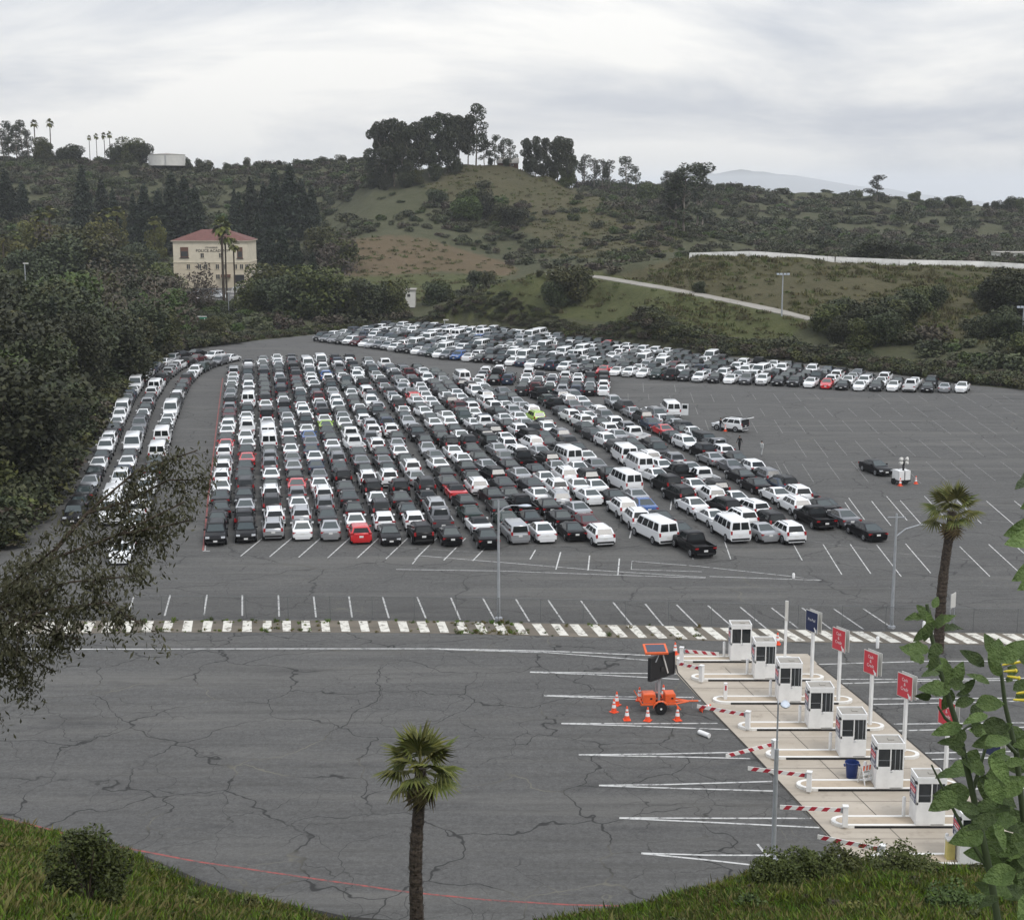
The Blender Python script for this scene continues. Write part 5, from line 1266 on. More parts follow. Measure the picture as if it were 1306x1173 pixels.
# ramp road on the bank
M_RAMP = concrete('ramp_concrete', (0.23, 0.215, 0.185), (0.33, 0.31, 0.275))
rp_ = [(700, 350), (716, 352), (757, 353.5), (800, 360), (850, 368.5), (900, 378.5), (950, 389), (1000, 400), (1036, 409)]
rq = RQ
b = MB(); vs = []; n = len(rq)
for i, q in enumerate(rq):
    t_ = (rq[min(i+1, n-1)] - rq[max(i-1, 0)]); t_.z = 0; t_.normalize(); a = Vector((-t_.y, t_.x, 0))*2.1
    for s in (1, -1):
        w_ = q + a*s; vs.append((w_.x, w_.y, q.z + .12))
    for s in (-1, 1):
        w_ = q + a*s*1.2; vs.append((w_.x, w_.y, q.z - 1.2))
b.add(vs, [(i*4 + k, i*4 + (k+1) % 4, i*4 + 4 + (k+1) % 4, i*4 + 4 + k) for i in range(n-1) for k in range(4)], M_RAMP)
tag(b.obj('ramp_road'), kind='structure')
# light masts
def mast(px, py, top, label, base=None):
    B0 = place(px, py) if base is None else base; zt = ztop(B0, top) - B0.z; r = thing('light_mast', label, 'light mast', B0)
    b = MB(); b.tube([(0, 0, -.5), (0, 0, zt)], [.16, .10], M_GALV, 8); b.obj('pole', r)
    b = MB(); b.box((0, 0, zt - .1), (2.2, .12, .12), M_GALV); b.obj('crossarm', r)
    for x_ in (-1, -.35, .35, 1): b = MB(); b.box((x_, -.15, zt + .08), (.45, .35, .30), M_LAMP); b.obj('floodlight', r)
mast(997, 402, 350, 'pale light mast with a row of floodlights beside the ramp road')
mast(1303, 440, 392, 'pale light mast with floodlights at the foot of the bank, by the picture edge')
B0 = place(252.5, 424); r = thing('road_sign', 'green road sign on a white post at the wooded edge', 'sign', B0); zt = ztop(B0, 404) - B0.z
b = MB(); b.box((0, 0, zt/2), (.28, .2, zt), M_WHITE); b.obj('post', r); b = MB(); b.box((1.15, -.1, zt - .85), (1.7, .06, 1.5), M_SIGNG); pn = b.obj('panel', r)
b = MB(); b.box((1.5, -.15, zt - .7), (.2, .03, .7), M_TXT, None); b.box((1.0, -.15, zt - .95), (.7, .03, .12), M_TXT); b.obj('marking', pn); b = MB(); b.box((.8, 0, zt + .05), (2.4, .12, .12), M_WHITE); b.obj('arm', r)
for px, py, tp, lb in ((419, 385, 357, 'thin pale lamp pole among the trees right of the academy'), (292, 402, 372, 'white pole on the road in front of the academy'), (19, 446, 395, 'thin utility pole among the scrub of the wooded bank'), (34, 384, 336, 'dark pole beside the far road above the wooded bank'), (567, 419, 408, 'short pole with floodlights at the far end of the lot')):
    B0 = place(px, py); zt = ztop(B0, tp) - B0.z; r = thing('utility_pole', lb, 'pole', B0); b = MB(); b.tube([(0, 0, -.5), (0, 0, zt)], .12, M_GALV, 6); b.obj('pole', r)
    b = MB(); b.box((.3, -.1, zt), (1.2, .3, .25), M_PALEW); b.obj('lamp', r)
# cars left on the far academy road
AL = [(246, 384, 'W', 'sedan', 'first of the yard row'), (256, 388, 'S', 'suv', 'second in the yard row'), (238, 379, 'K', 'sedan', 'at the wooded end of the yard'), (262, 376, 'G', 'suv', 'closest to the cream wall'), (5, 378, 'W', 'van', 'at the end of the far road'), (40, 381, 'K', 'suv', 'above the bare bank'), (272, 376, 'S', 'sedan', 'nearest the academy door'), (281, 381, 'W', 'sedan', 'behind the palm trunks'), (306, 371, 'W', 'suv', 'under the garage opening'), (310, 377, 'K', 'sedan', 'below the garage opening'), (168, 377, 'S', 'suv', 'among the trees'), (160, 371, 'G', 'suv', 'half hidden by the trees'), (176, 373, 'W', 'sedan', 'at the tree edge'), (30, 373, 'S', 'sedan', 'on the far road above the bank'), (16, 366, 'W', 'suv', 'on the far road near the picture edge')]
for px, py, c_, k_, how in AL: make_vehicle(k_, c_, place(px, py, 345) + Vector((0, 0, .05)), RND.uniform(0.6, 1.6), '%s %s parked outside the academy, %s' % (PAINT[c_][0], LABK[k_], how), 'cars parked near the academy')
# ================================================================== VEGETATION
L_DARK = leafmat('leaf_dark', (0.015, 0.021, 0.011), (0.058, 0.064, 0.031), objvar=.35)
L_OLIVE = leafmat('leaf_olive', (0.022, 0.029, 0.011), (0.088, 0.090, 0.034), objvar=.35)
L_EUC = leafmat('leaf_eucalyptus', (0.024, 0.031, 0.020), (0.066, 0.070, 0.042))
L_CON = leafmat('leaf_conifer', (0.012, 0.020, 0.014), (0.036, 0.044, 0.026), objvar=0.15)
L_PALM = leafmat('leaf_palm', (0.055, 0.068, 0.022), (0.165, 0.165, 0.058))
L_YEL = leafmat('leaf_yellowgreen', (0.050, 0.055, 0.018), (0.135, 0.125, 0.045))
L_SCRUB = leafmat('leaf_scrub', (0.030, 0.036, 0.019), (0.080, 0.082, 0.044), objvar=0.35)
L_SCRUBG = leafmat('leaf_scrub_green', (0.028, 0.042, 0.015), (0.075, 0.095, 0.032), objvar=0.3)
L_DRY = leafmat('twigs_dry', (0.045, 0.038, 0.028), (0.085, 0.072, 0.052), objvar=0.2)
L_NEAR = leafmat('leaf_near_tree', (0.030, 0.034, 0.020), (0.092, 0.094, 0.058), objvar=0.0, trans=0.25)
L_TOB = leafmat('leaf_tobacco', (0.075, 0.135, 0.052), (0.125, 0.195, 0.085), objvar=0.22, trans=0.22, spec=0.4, rough=0.45)
L_GRASS = leafmat('grass_blade', (0.060, 0.108, 0.018), (0.165, 0.225, 0.052), objvar=0.0, trans=0.2)
L_GRASSD = leafmat('grass_dry', (0.10, 0.10, 0.035), (0.20, 0.175, 0.085), objvar=0.0, trans=0.2)
B_BROWN = barkmat('bark_brown', (0.035, 0.027, 0.02), (0.10, 0.08, 0.06))
B_PALE = barkmat('bark_pale', (0.13, 0.11, 0.09), (0.33, 0.29, 0.24), 2.0)
B_PALM = barkmat('bark_palm', (0.028, 0.022, 0.018), (0.095, 0.075, 0.058), 6.0, 1.5)
M_PET = plain('palm_petiole', (0.14, 0.14, 0.05), 0.6); M_DEAD = leafmat('dead_frond', (0.09, 0.07, 0.04), (0.2, 0.155, 0.085))
M_STEM = plain('green_stem', (0.055, 0.075, 0.035), 0.6); M_FLOWER = plain('yellow_flower', (0.72, 0.58, 0.06), 0.5, var=.1)
def unit(n):
    a = NR.normal(size=(n, 3)); return a/np.linalg.norm(a, axis=1, keepdims=True)
def leafquads(C, size, up=0.3, elong=1.5, droop=0.0, axis=None):
    """irregular diamond leaf clumps centred at C"""
    n = len(C); nrm = unit(n); nrm[:, 2] = np.abs(nrm[:, 2])*1.0 + up; nrm /= np.linalg.norm(nrm, axis=1, keepdims=True)
    a = unit(n) if axis is None else axis + unit(n)*0.45; a[:, 2] -= droop
    a -= nrm*np.sum(a*nrm, 1, keepdims=True); a /= np.linalg.norm(a, axis=1, keepdims=True) + 1e-9
    b_ = np.cross(nrm, a); s = size*(0.6 + 0.8*NR.random((n, 1)))
    l = s*elong*.5; w = s*.5
    j = lambda: 1 + 0.5*(NR.random((n, 1)) - .5)
    return np.stack([C - a*l*j(), C + b_*w*j() + a*l*.2*(j()-1)*4, C + a*l*j() + nrm*l*.15, C - b_*w*j()], 1)
def blob_pts(blobs, n, fill=0.35):
    """points in the outer shells of ellipsoid clumps: (cx,cy,cz, rx,ry,rz)"""
    bl = np.array(blobs); vol = bl[:, 3]*bl[:, 4] + bl[:, 5]*bl[:, 3]; k = NR.choice(len(bl), n, p=vol/vol.sum())
    d = unit(n); r = np.where(NR.random(n) < fill, NR.random(n)**(1/3), 0.82 + 0.25*NR.random(n))
    return bl[k, :3] + d*bl[k, 3:]*r[:, None]
def crown_round(R, Hc, n, size, mat, nb=14, low=0.25, name='crown'):
    bl = []
    for _ in range(nb):
        w = NR.random()*6.283; q = NR.random()**.5*R*.62; z = low*Hc + NR.random()*(1 - low)*Hc*.8
        s = R*(.30 + .22*NR.random())*(1.1 - .35*abs(z/Hc - .5)); bl.append((q*math.cos(w), q*math.sin(w), z, s, s, s*.8))
    bl.append((0, 0, Hc*.5, R*.55, R*.55, Hc*.38))
    return quads_mesh(name, leafquads(blob_pts(bl, n), size), mat)
def crown_euc(R, Ht, n, size, mat, nb=9, low=.45):
    bl = []
    for i in range(nb):
        z = Ht*(low + (1 - low)*(i + .5)/nb); w = NR.random()*6.283; q = R*(.25 + .55*NR.random())*(1 - .35*(z/Ht)**2)
        s = R*(.22 + .22*NR.random()); bl.append((q*math.cos(w), q*math.sin(w), z, s, s, s*.9))
    bl.append((0, 0, Ht*.97, R*.35, R*.35, R*.4))
    return quads_mesh('crown', leafquads(blob_pts(bl, n, .3), size, droop=.5), mat)
def crown_conifer(R, Ht, n, size, mat):
    z = Ht*(.10 + .90*(1 - np.sqrt(NR.random(n)))); lay = np.sin(z*2.2 + NR.random(n)*.8)*.16 + .9
    r = R*(1 - z/Ht)**.8*lay*(.55 + .5*NR.random(n)) + .1; w = NR.random(n)*6.283; w += .25*np.sin(3*w + z)
    C = np.stack([r*np.cos(w), r*np.sin(w), z - r*.12], -1)
    ax = np.stack([np.cos(w), np.sin(w), -.25*np.ones(n)], -1)
    return quads_mesh('crown', leafquads(C, size, axis=ax, elong=1.8), mat)
def trunk_mesh(Ht, r, mat, branches=0, R=3.0, lean=.04, low=.45):
    b = MB(); x = y = 0; path = []
    for k in range(6): path.append((x, y, Ht*k/5*.9 - .6*(k == 0))); x += NR.normal()*lean*Ht*.25; y += NR.normal()*lean*Ht*.25
    b.tube(path, [r*(1 - .14*k) for k in range(6)], mat, 7)
    for k in range(branches):
        f = low + (.85 - low)*k/max(1, branches); i = int(f*5); p = Vector(path[i]).lerp(Vector(path[min(5, i+1)]), f*5 - i); w = k*2.4 + NR.random()
        q = p + Vector((math.cos(w)*R*.65, math.sin(w)*R*.65, Ht*(.10 + .1*NR.random()))); m_ = p.lerp(q, .5) + Vector((0, 0, -Ht*.015))
        b.tube([p, m_, q], [r*.45, r*.32, r*.14], mat, 5)
    return b.mesh('trunk', 60)
def palm_far(Ht, mat, R=1.5):
    n = 46; V = []
    for i in range(n):
        w = NR.random()*6.283; el = -0.9 + 2.2*NR.random(); d = np.array([math.cos(w)*math.cos(el), math.sin(w)*math.cos(el), math.sin(el)]); s_ = np.cross(d, [0, 0, 1.0]); s_ /= np.linalg.norm(s_) + 1e-6
        c = np.array([0, 0, Ht]); tip = c + d*R*(.8 + .4*NR.random()) + np.array([0, 0, -.25*R])
        V.append([c + d*.3*R, c + d*R*.7 + s_*R*.32, tip, c + d*R*.7 - s_*R*.32])
    cr = quads_mesh('crown', np.array(V), mat); b = MB(); b.tube([(0, 0, -.5), (.1, 0, Ht*.5), (0, 0, Ht)], [.28, .2, .2], B_BROWN, 6)
    return cr, b.mesh('trunk', 60)
# archetypes at unit-ish size: (height, crown variants, trunk variants)
ARCH = {
 'broad_tree': (10, [crown_round(5.0, 9.0, 7000, .36, m_, low=.12, nb=18) for m_ in (L_DARK, L_DARK, L_OLIVE)], [trunk_mesh(8, .30, B_BROWN, 4, 4) for _ in range(2)]),
 'bushy_tree': (7, [crown_round(4.0, 7.0, 5600, .30, m_, low=.05, nb=18) for m_ in (L_OLIVE, L_SCRUBG, L_DARK)], [trunk_mesh(5, .22, B_BROWN, 3, 3)]),
 'eucalyptus_tree': (22, [crown_euc(6.6, 22, 7000, .52, L_EUC, nb=16, low=l_) for l_ in (.22, .30, .16)], [trunk_mesh(22, .42, B_PALE, 7, 5, low=.4) for _ in range(2)]),
 'slim_eucalyptus': (20, [crown_euc(4.2, 20, 2100, .44, L_EUC, nb=16, low=l_) for l_ in (.22, .32)], [trunk_mesh(20, .28, B_PALE, 6, 3.2, low=.4) for _ in range(2)]),
 'conifer_tree': (16, [crown_conifer(3.9, 16, 6000, .44, L_CON) for _ in range(2)] + [crown_conifer(3.2, 16, 5200, .42, L_CON)], [trunk_mesh(15, .3, B_BROWN)]),
 'yellow_green_tree': (11, [crown_round(4.2, 9.5, 5200, .34, L_YEL, low=.25) for _ in range(2)], [trunk_mesh(9, .25, B_PALE, 4, 3)]),
 'bare_grey_tree': (10, [quads_mesh('crown', leafquads(blob_pts([(NR.normal()*1.8, NR.normal()*1.8, 6 + NR.normal()*1.8, 1.6, 1.6, 1.5) for _ in range(10)], 900, .6), .34), L_DRY)], [trunk_mesh(9, .22, B_PALE, 9, 4, low=.25)]),
}
ARCH['broad_near'] = (10, [crown_round(5.0, 9.0, 9500, .27, m_, low=.10, nb=22) for m_ in (L_DARK, L_DARK, L_OLIVE)], ARCH['broad_tree'][2])
ARCH['bushy_near'] = (7, [crown_round(4.0, 7.0, 8500, .23, m_, low=.05, nb=24) for m_ in (L_OLIVE, L_SCRUBG, L_DARK)], ARCH['bushy_tree'][2])
pf = [palm_far(h_, L_PALM, 1.7) for h_ in (12, 12)]
ARCH['fan_palm'] = (12, [q[0] for q in pf], [q[1] for q in pf])
TREES = []
def tree(kind, loc, h, label, group, wide=1.0, var=None):
    Hh, cr, tk = ARCH[kind]; s = h/Hh
    r = thing({'broad_near': 'broad_tree', 'bushy_near': 'bushy_tree'}.get(kind, kind), label, 'palm tree' if kind == 'fan_palm' else 'tree', loc, RND.uniform(0, 6.28), group)
    r.scale = (s*wide, s*wide, s)
    k = RND.randrange(len(cr)) if var is None else var
    link('trunk', tk[k % len(tk)], r); link('crown', cr[k % len(cr)], r); TREES.append(r)
    return r
def tree_px(kind, px, py, top, label, group, wide=1.0, var=None, y0=150, sink=.4):
    B0 = place(px, py, y0*K if y0 > 150 else y0, 1000*K); h = ztop(B0, top) - B0.z
    B0.z -= sink
    return tree(kind, B0, h + sink, label, group, wide, var)
def row(kind, items, text, group, **kw):
    for i, it in enumerate(items):
        lab = text % (ordn(i+1))
        tree_px(kind, it[0], it[1], it[2], lab, group, wide=it[3] if len(it) > 3 else 1.0, **kw)
# the grove on the hilltop
row('eucalyptus_tree', [(480, 236, 166, .85), (492, 238, 160, .9), (503, 238, 158, .9), (514, 236, 162, .8), (524, 234, 166, .9), (535, 230, 162, .9), (548, 226, 155, .95), (560, 222, 150, 1.0), (572, 220, 151, 1.0), (585, 215, 153, .9), (597, 211, 152, .8)],
    'dense dark eucalyptus in the hilltop grove, %s from the grove\'s west end', 'eucalyptus of the hilltop grove', y0=480)
tree_px('slim_eucalyptus', 607, 208, 136, 'tallest eucalyptus on the hilltop, with a leaning tufted top', None, 1.1, 0, 480)
row('slim_eucalyptus', [(618, 208, 172, 1.2), (630, 207, 174, 1.2), (643, 207, 178, 1.3), (652, 208, 180, 1.2)], 'open eucalyptus by the hilltop house, %s from the grove', 'open trees by the hilltop house', y0=480)
row('eucalyptus_tree', [(672, 212, 180, .9), (683, 216, 178, .8), (697, 222, 180, .9), (711, 226, 179, .9), (722, 230, 182, .8), (729, 233, 200, .9)], 'dark eucalyptus on the east shoulder of the hill, %s past the house', 'eucalyptus on the east shoulder', y0=480)
row('slim_eucalyptus', [(746, 240, 199, 1.2), (757, 242, 204, 1.2), (768, 244, 205, 1.1), (777, 245, 206, 1.2), (800, 248, 202, 1.4), (812, 250, 214, 1.0), (848, 255, 220, 1.2), (860, 258, 222, 1.3)], 'thin see-through eucalyptus on the far ridge, %s east of the hilltop', 'thin trees along the far ridge', y0=470)
row('slim_eucalyptus', [(873, 300, 213, 1.5), (886, 296, 212, 1.5), (861, 296, 224, 1.6), (895, 290, 228, 1.4), (852, 290, 234, 1.4)], 'tall eucalyptus standing in the gully behind the terrace, %s of five', 'gully eucalyptus', y0=430)
row('bushy_tree', [(830, 262, 230), (905, 245, 234), (918, 245, 233), (930, 243, 234), (943, 243, 233), (955, 244, 236)], 'small round tree on the far skyline, %s from the gully', 'small skyline trees', y0=500)
tree_px('slim_eucalyptus', 1117, 256, 225, 'lone round-headed tree on the bare east ridge', None, 2.3, 0, 520)
row('bushy_tree', [(1095, 252, 243, .8), (1162, 256, 245, .7), (1170, 258, 243, .6), (1216, 264, 249, 1.6), (1224, 266, 252, 1.2), (1258, 268, 258, .8), (1270, 272, 255, .8), (1292, 274, 250, 1.1), (1300, 275, 252, .9)], 'dark bushy tree on the east ridge, %s counted toward the shed', 'east ridge trees', y0=520)
row('broad_tree', [(478, 240, 214, .9), (492, 242, 216, .8), (518, 240, 214, .9), (533, 236, 212, .8), (556, 230, 206, .9), (582, 222, 200, .8)], 'low dark tree filling the foot of the hilltop grove, %s from its west end', 'understorey of the hilltop grove', y0=480)
row('fan_palm', [(140, 330, 272, 1.5), (152, 332, 270, 1.5), (50, 330, 275, 1.5), (66, 332, 270, 1.5), (199, 336, 282, 1.4), (126, 328, 276, 1.4), (22, 348, 300, 1.5), (6, 350, 304, 1.5)], 'shaggy palm rising from the woods west of the academy, %s of its kind', 'palms west of the academy', y0=330)
# west ridge
row('slim_eucalyptus', [(4, 207, 166, 1.3), (13, 208, 157, 1.0), (22, 208, 162, 1.3), (30, 207, 156, 1.0), (38, 207, 168, 1.1)], 'ragged dark tree on the west ridge, %s from the picture edge', 'west ridge ragged trees', y0=560)
row('fan_palm', [(46, 206, 158, .8), (66, 205, 157, .8), (115, 206, 176, .7), (124, 206, 174, .7), (134, 207, 173, .7), (141, 207, 172, .7)], 'tall thin palm on the west skyline, %s counted toward the tank', 'skyline palms', y0=560, var=None)
row('broad_tree', [(55, 206, 172, 1.0), (90, 208, 181, 1.3), (80, 207, 188, 1), (152, 208, 180, 1.1), (166, 208, 172, 1.1), (180, 208, 177, 1.0), (235, 210, 199, 1.2)], 'dark spreading tree on the west skyline, %s counted toward the tank', 'west skyline trees', y0=560)
row('broad_tree', [(255, 214, 200, .9), (266, 214, 203, 1.1), (290, 216, 206, 1.0), (303, 217, 207, 1.1), (315, 217, 199, .7), (330, 217, 205, 1.3), (345, 217, 208, 1.1), (392, 214, 203, 1.2), (410, 212, 198, 1.1), (435, 210, 196, 1.2), (450, 210, 199, 1.2)], 'low dark tree on the ridge beyond the tank, %s counted toward the grove', 'ridge trees beyond the tank', y0=560)
# dark conifers on the west slope
row('conifer_tree', [(108, 300, 212, .95), (132, 300, 228, 1.0), (146, 305, 240, .9), (10, 285, 215, 1.2), (30, 280, 230, 1.1), (172, 320, 246, .95), (187, 325, 234, 1.0), (205, 326, 240, 1.0), (222, 322, 218, 1.0), (238, 320, 224, 1.05), (252, 325, 236, .9), (306, 320, 245, .95), (322, 316, 226, 1.0), (338, 312, 232, 1.1), (352, 312, 216, 1.0), (372, 310, 208, 1.05), (386, 305, 228, 1.0), (398, 302, 236, 1.0), (300, 300, 240, .9), (330, 345, 270, 1.0), (345, 352, 285, 1.0), (362, 372, 290, 1.1), (380, 378, 305, 1.0), (400, 382, 322, 1.0)],
    'dark pointed conifer on the wooded slope behind the academy, %s counted from the west', 'conifers behind the academy', y0=330)
row('fan_palm', [(286, 392, 288, .9), (290, 391, 302, .8), (300, 386, 312, .8)], 'fan palm in front of the academy wall, %s from the west', 'palms before the academy', y0=330)
row('fan_palm', [(498, 404, 362, .9), (352, 398, 368, .9)], 'squat fan palm at the back edge of the lot, %s from the hut', 'squat palms', y0=270)
row('yellow_green_tree', [(45, 330, 268, 1.0), (62, 332, 270, .9), (128, 330, 268, 1.0), (145, 332, 275, 1.0), (8, 345, 290, 1.1), (24, 350, 296, 1.0), (200, 335, 276, .7), (160, 300, 268, .8)], 'yellowish green tree among the dark woods, %s of its kind', 'yellow green trees west of the academy', y0=330)
row('bare_grey_tree', [(250, 395, 338, 1.1), (215, 398, 345, 1.2), (232, 400, 350, 1.1), (120, 362, 300, 1.2), (85, 366, 290, 1.2), (420, 372, 300, 1.1), (268, 398, 356, .9)], 'half bare grey tree in front of the academy woods, %s of its kind', 'half bare grey trees', y0=290)
row('broad_tree', [(203, 384, 330, 1.0), (70, 372, 290, 1.2), (100, 368, 285, 1.2), (40, 372, 312, 1.2), (140, 365, 300, 1.1), (180, 352, 305, 1.1), (170, 360, 318, 1.0), (340, 395, 330, 1.1), (360, 402, 345, 1.1), (382, 405, 335, 1.1), (402, 406, 332, 1.1), (420, 405, 340, 1.1), (445, 405, 350, 1.0), (466, 405, 350, 1.1), (483, 403, 356, 1.0), (505, 404, 352, .8), (322, 402, 352, 1.0), (436, 345, 300, 1.2), (412, 330, 285, 1.3)],
    'broad dark tree in the woods around the academy, %s of the kind', 'broad trees around the academy', y0=280)
# trees on the hill, knoll and bank
row('bushy_tree', [(600, 275, 235, 1.0), (612, 278, 240, 1.0), (595, 282, 246, 1.0), (640, 285, 258, 1.2), (655, 290, 262, 1.3), (555, 262, 240, 1.2)], 'dark bushy tree on the face of the hill, %s counted from the grove', 'bushy trees on the hill face', y0=420)
row('broad_tree', [(725, 385, 334, 1.15), (742, 375, 338, .9), (708, 392, 352, .9)], 'round dark tree on the grassy knoll, %s from its crest', 'trees on the knoll', y0=255)
row('bushy_tree', [(560, 384, 354, 1.2), (552, 388, 360, 1.1), (610, 366, 344, 1.2), (625, 366, 345, 1.0), (688, 352, 344, 1.0), (893, 375, 358, 1.0)], 'low dark bush-like tree around the knoll, %s counted from the hut', 'low trees around the knoll', y0=240)
row('broad_tree', [(1060, 428, 384, 1.2), (1080, 420, 375, 1.2), (1100, 428, 378, 1.2), (1120, 430, 376, 1.2), (1140, 424, 378, 1.2), (1125, 440, 392, 1.1), (1150, 415, 365, 1.2), (1170, 400, 362, 1.1), (1190, 392, 358, 1.1), (1045, 424, 398, 1.0), (1075, 440, 400, 1.0), (1098, 446, 402, 1.0)], 'spreading dark tree on the bank below the barrier, %s counted from the ramp road', 'trees on the bank below the barrier', y0=228)
row('broad_tree', [(1268, 395, 345, 1.0), (1285, 398, 336, 1.1), (1300, 402, 350, 1.2), (1270, 430, 384, 1.2), (1290, 436, 392, 1.2), (1250, 432, 400, 1.1), (1310, 480, 420, 1.2), (1285, 484, 440, 1.2)], 'dark tree crowding the east end of the bank, %s counted outward', 'trees at the east end of the bank', y0=215)
row('broad_tree', [(1105, 336, 300, 1.3), (1125, 336, 302, 1.3), (1160, 330, 305, 1.3)], 'dark tree just behind the white barrier, %s along it', 'trees behind the barrier', y0=330)
row('broad_near', [(88, 492, 384, .95), (150, 462, 392, .95), (58, 520, 402, 1.0), (25, 545, 412, 1.05), (8, 610, 430, 1.1), (60, 590, 468, 1.1)], 'large full-crowned tree on the wooded bank, %s of the large ones', 'large trees on the wooded bank', y0=118)
row('conifer_tree', [(112, 478, 366, 1.05), (132, 470, 380, 1.0), (180, 452, 390, .95), (72, 488, 378, 1.0), (204, 442, 396, .9)], 'tall layered conifer above the wooded bank, %s of five', 'layered conifers above the wooded bank', y0=118)
row('broad_tree', [(676, 215, 200, .9), (690, 220, 204, .9), (706, 227, 207, .9), (722, 232, 212, .9), (626, 209, 199, .8), (645, 210, 201, .8)], 'low dark tree under the eucalyptus east of the hilltop, %s of six', 'low trees under the east eucalyptus', y0=480)
# wooded west bank beside the lot: spread in the world, kept off the lot
_ey = np.array([(q.y, q.x) for q in [g(*e_) for e_ in EDGE[1:9]]])
def u_edge(y): return float(np.interp(y, _ey[:, 0], _ey[:, 1]))
bank = []; tries = 0
while len(bank) < 120 and tries < 20000:
    tries += 1
    y = RND.uniform(116, 375) if RND.random() < .4 else RND.uniform(116, 260); u = RND.uniform(-.42, -.085); x = u*y; ey = float(edgeY(u))
    if y < ey + 5 or (y < 230 and x > u_edge(y) - 8.5): continue
    z = ground(x, y); px, py = proj(x, y, z)
    if px < -60 or px > 330: continue
    if any((x-a)**2 + (y-c)**2 < (5.2 + y*.007)**2 for a, c in bank): continue
    lim = np.interp(px, [-60, 0, 40, 100, 200, 215, 330], [372, 376, 400, 372, 385, 398, 402])
    if y < 205: lim = max(lim, np.interp(px, [0, 60, 110, 160, 200], [385, 408, 422, 440, 452]))
    if px < 205: lim -= RND.choice((0, 0, 12, 26, 44))
    hmax = ztop(Vector((x, y, 0)), lim) - z
    if hmax < 4.5: continue
    h = min(hmax, RND.uniform(8.5, 17.0)); bank.append((x, y))
    kd = RND.choices(['broad_near', 'bushy_near', 'bare_grey_tree', 'conifer_tree', 'yellow_green_tree'], [40, 38, 6, 9, 4 if y > 180 else 0])[0]
    tx = {'broad_near': 'broad dark tree', 'bushy_near': 'dense bushy green tree', 'bare_grey_tree': 'thin grey half bare tree', 'conifer_tree': 'dark pointed conifer', 'yellow_green_tree': 'yellowish tree'}[kd]
    tree(kd, (x, y, z - .4), h + .4, '%s on the wooded bank, %s from the near end' % (tx, 'NTH'), 'trees on the wooded bank', wide=1.25 if h < 9 else 1.05)
for i, r in enumerate(sorted([o for o in TREES if 'NTH' in o['label']], key=lambda o: o.location.y)): r['label'] = r['label'].replace('NTH', ordn(i+1))

# ---------------------------------------------------------------- scrub (nobody could count it): one object per growth, instanced from a few bushes
def bush_src(name, mats, n=5, R=1.0, leafs=420, size=.17):
    c = bpy.data.collections.new(name); out = []
    for i in range(n):
        bl = [(NR.normal()*.38, NR.normal()*.38, .35 + .3*NR.random(), .5, .5, .42) for _ in range(7)]
        o = bpy.data.objects.new('bush', quads_mesh('bush', leafquads(blob_pts(bl, leafs, .35), size), mats[i % len(mats)])); c.objects.link(o)
    return c
def scatter(name, pts, scl, coll, label, cat='undergrowth', zs=None):
    me_ = bpy.data.meshes.new(name); n = len(pts)
    me_.vertices.add(n); me_.vertices.foreach_set('co', np.asarray(pts, np.float32).ravel())
    a = me_.attributes.new('scl', 'FLOAT_VECTOR', 'POINT'); sv = np.asarray(scl, np.float32); sv = np.stack([sv, sv*(.8 + .5*NR.random(n)), sv*(zs if zs is not None else (.6 + .5*NR.random(n)))], -1)
    a.data.foreach_set('vector', sv.astype(np.float32).ravel())
    a = me_.attributes.new('rot', 'FLOAT', 'POINT'); a.data.foreach_set('value', (NR.random(n)*6.283).astype(np.float32))
    a = me_.attributes.new('pick', 'INT', 'POINT'); a.data.foreach_set('value', NR.integers(0, 99, n).astype(np.int32))
    o = link(name, me_); gt = bpy.data.node_groups.new(name, 'GeometryNodeTree')
    gt.interface.new_socket('Geometry', in_out='INPUT', socket_type='NodeSocketGeometry'); gt.interface.new_socket('Geometry', in_out='OUTPUT', socket_type='NodeSocketGeometry')
    gi, go = gt.nodes.new('NodeGroupInput'), gt.nodes.new('NodeGroupOutput'); ip = gt.nodes.new('GeometryNodeInstanceOnPoints'); ci = gt.nodes.new('GeometryNodeCollectionInfo')
    ci.inputs['Collection'].default_value = coll; ci.inputs['Separate Children'].default_value = True; ci.inputs['Reset Children'].default_value = True
    def na(nm, ty): q = gt.nodes.new('GeometryNodeInputNamedAttribute'); q.data_type = ty; q.inputs['Name'].default_value = nm; return [s for s in q.outputs if s.enabled and s.name == 'Attribute'][0]
    cx_ = gt.nodes.new('ShaderNodeCombineXYZ'); ip.inputs['Pick Instance'].default_value = True
    lk = gt.links; lk.new(gi.outputs[0], ip.inputs['Points']); lk.new(ci.outputs[0], ip.inputs['Instance']); lk.new(na('pick', 'INT'), ip.inputs['Instance Index']); lk.new(na('rot', 'FLOAT'), cx_.inputs['Z'])
    lk.new(cx_.outputs[0], ip.inputs['Rotation']); lk.new(na('scl', 'FLOAT_VECTOR'), ip.inputs['Scale']); lk.new(ip.outputs[0], go.inputs[0])
    md = o.modifiers.new('scatter', 'NODES'); md.node_group = gt
    return tag(o, label, cat, kind='stuff')
BS = bush_src('scrub_bushes', [L_SCRUB, L_SCRUB, L_DARK, L_SCRUBG, L_DRY, L_SCRUB], 6)
BG_ = bush_src('edge_bushes', [L_DARK, L_SCRUB, L_OLIVE, L_DRY], 4, leafs=420, size=.16)
n = 76000
U_ = NR.uniform(-.47, .47, n); Y_ = np.sqrt(NR.uniform(220**2, 820**2, n)); X_ = U_*Y_; Z_ = height(X_, Y_); PX_, PY_ = proj(X_, Y_, Z_); E_ = edgeY(U_)
dens = np.full(n, .60); dens[Y_ > 550] *= .75; dens[(U_ > .1) & (Y_ > 400)] *= .7
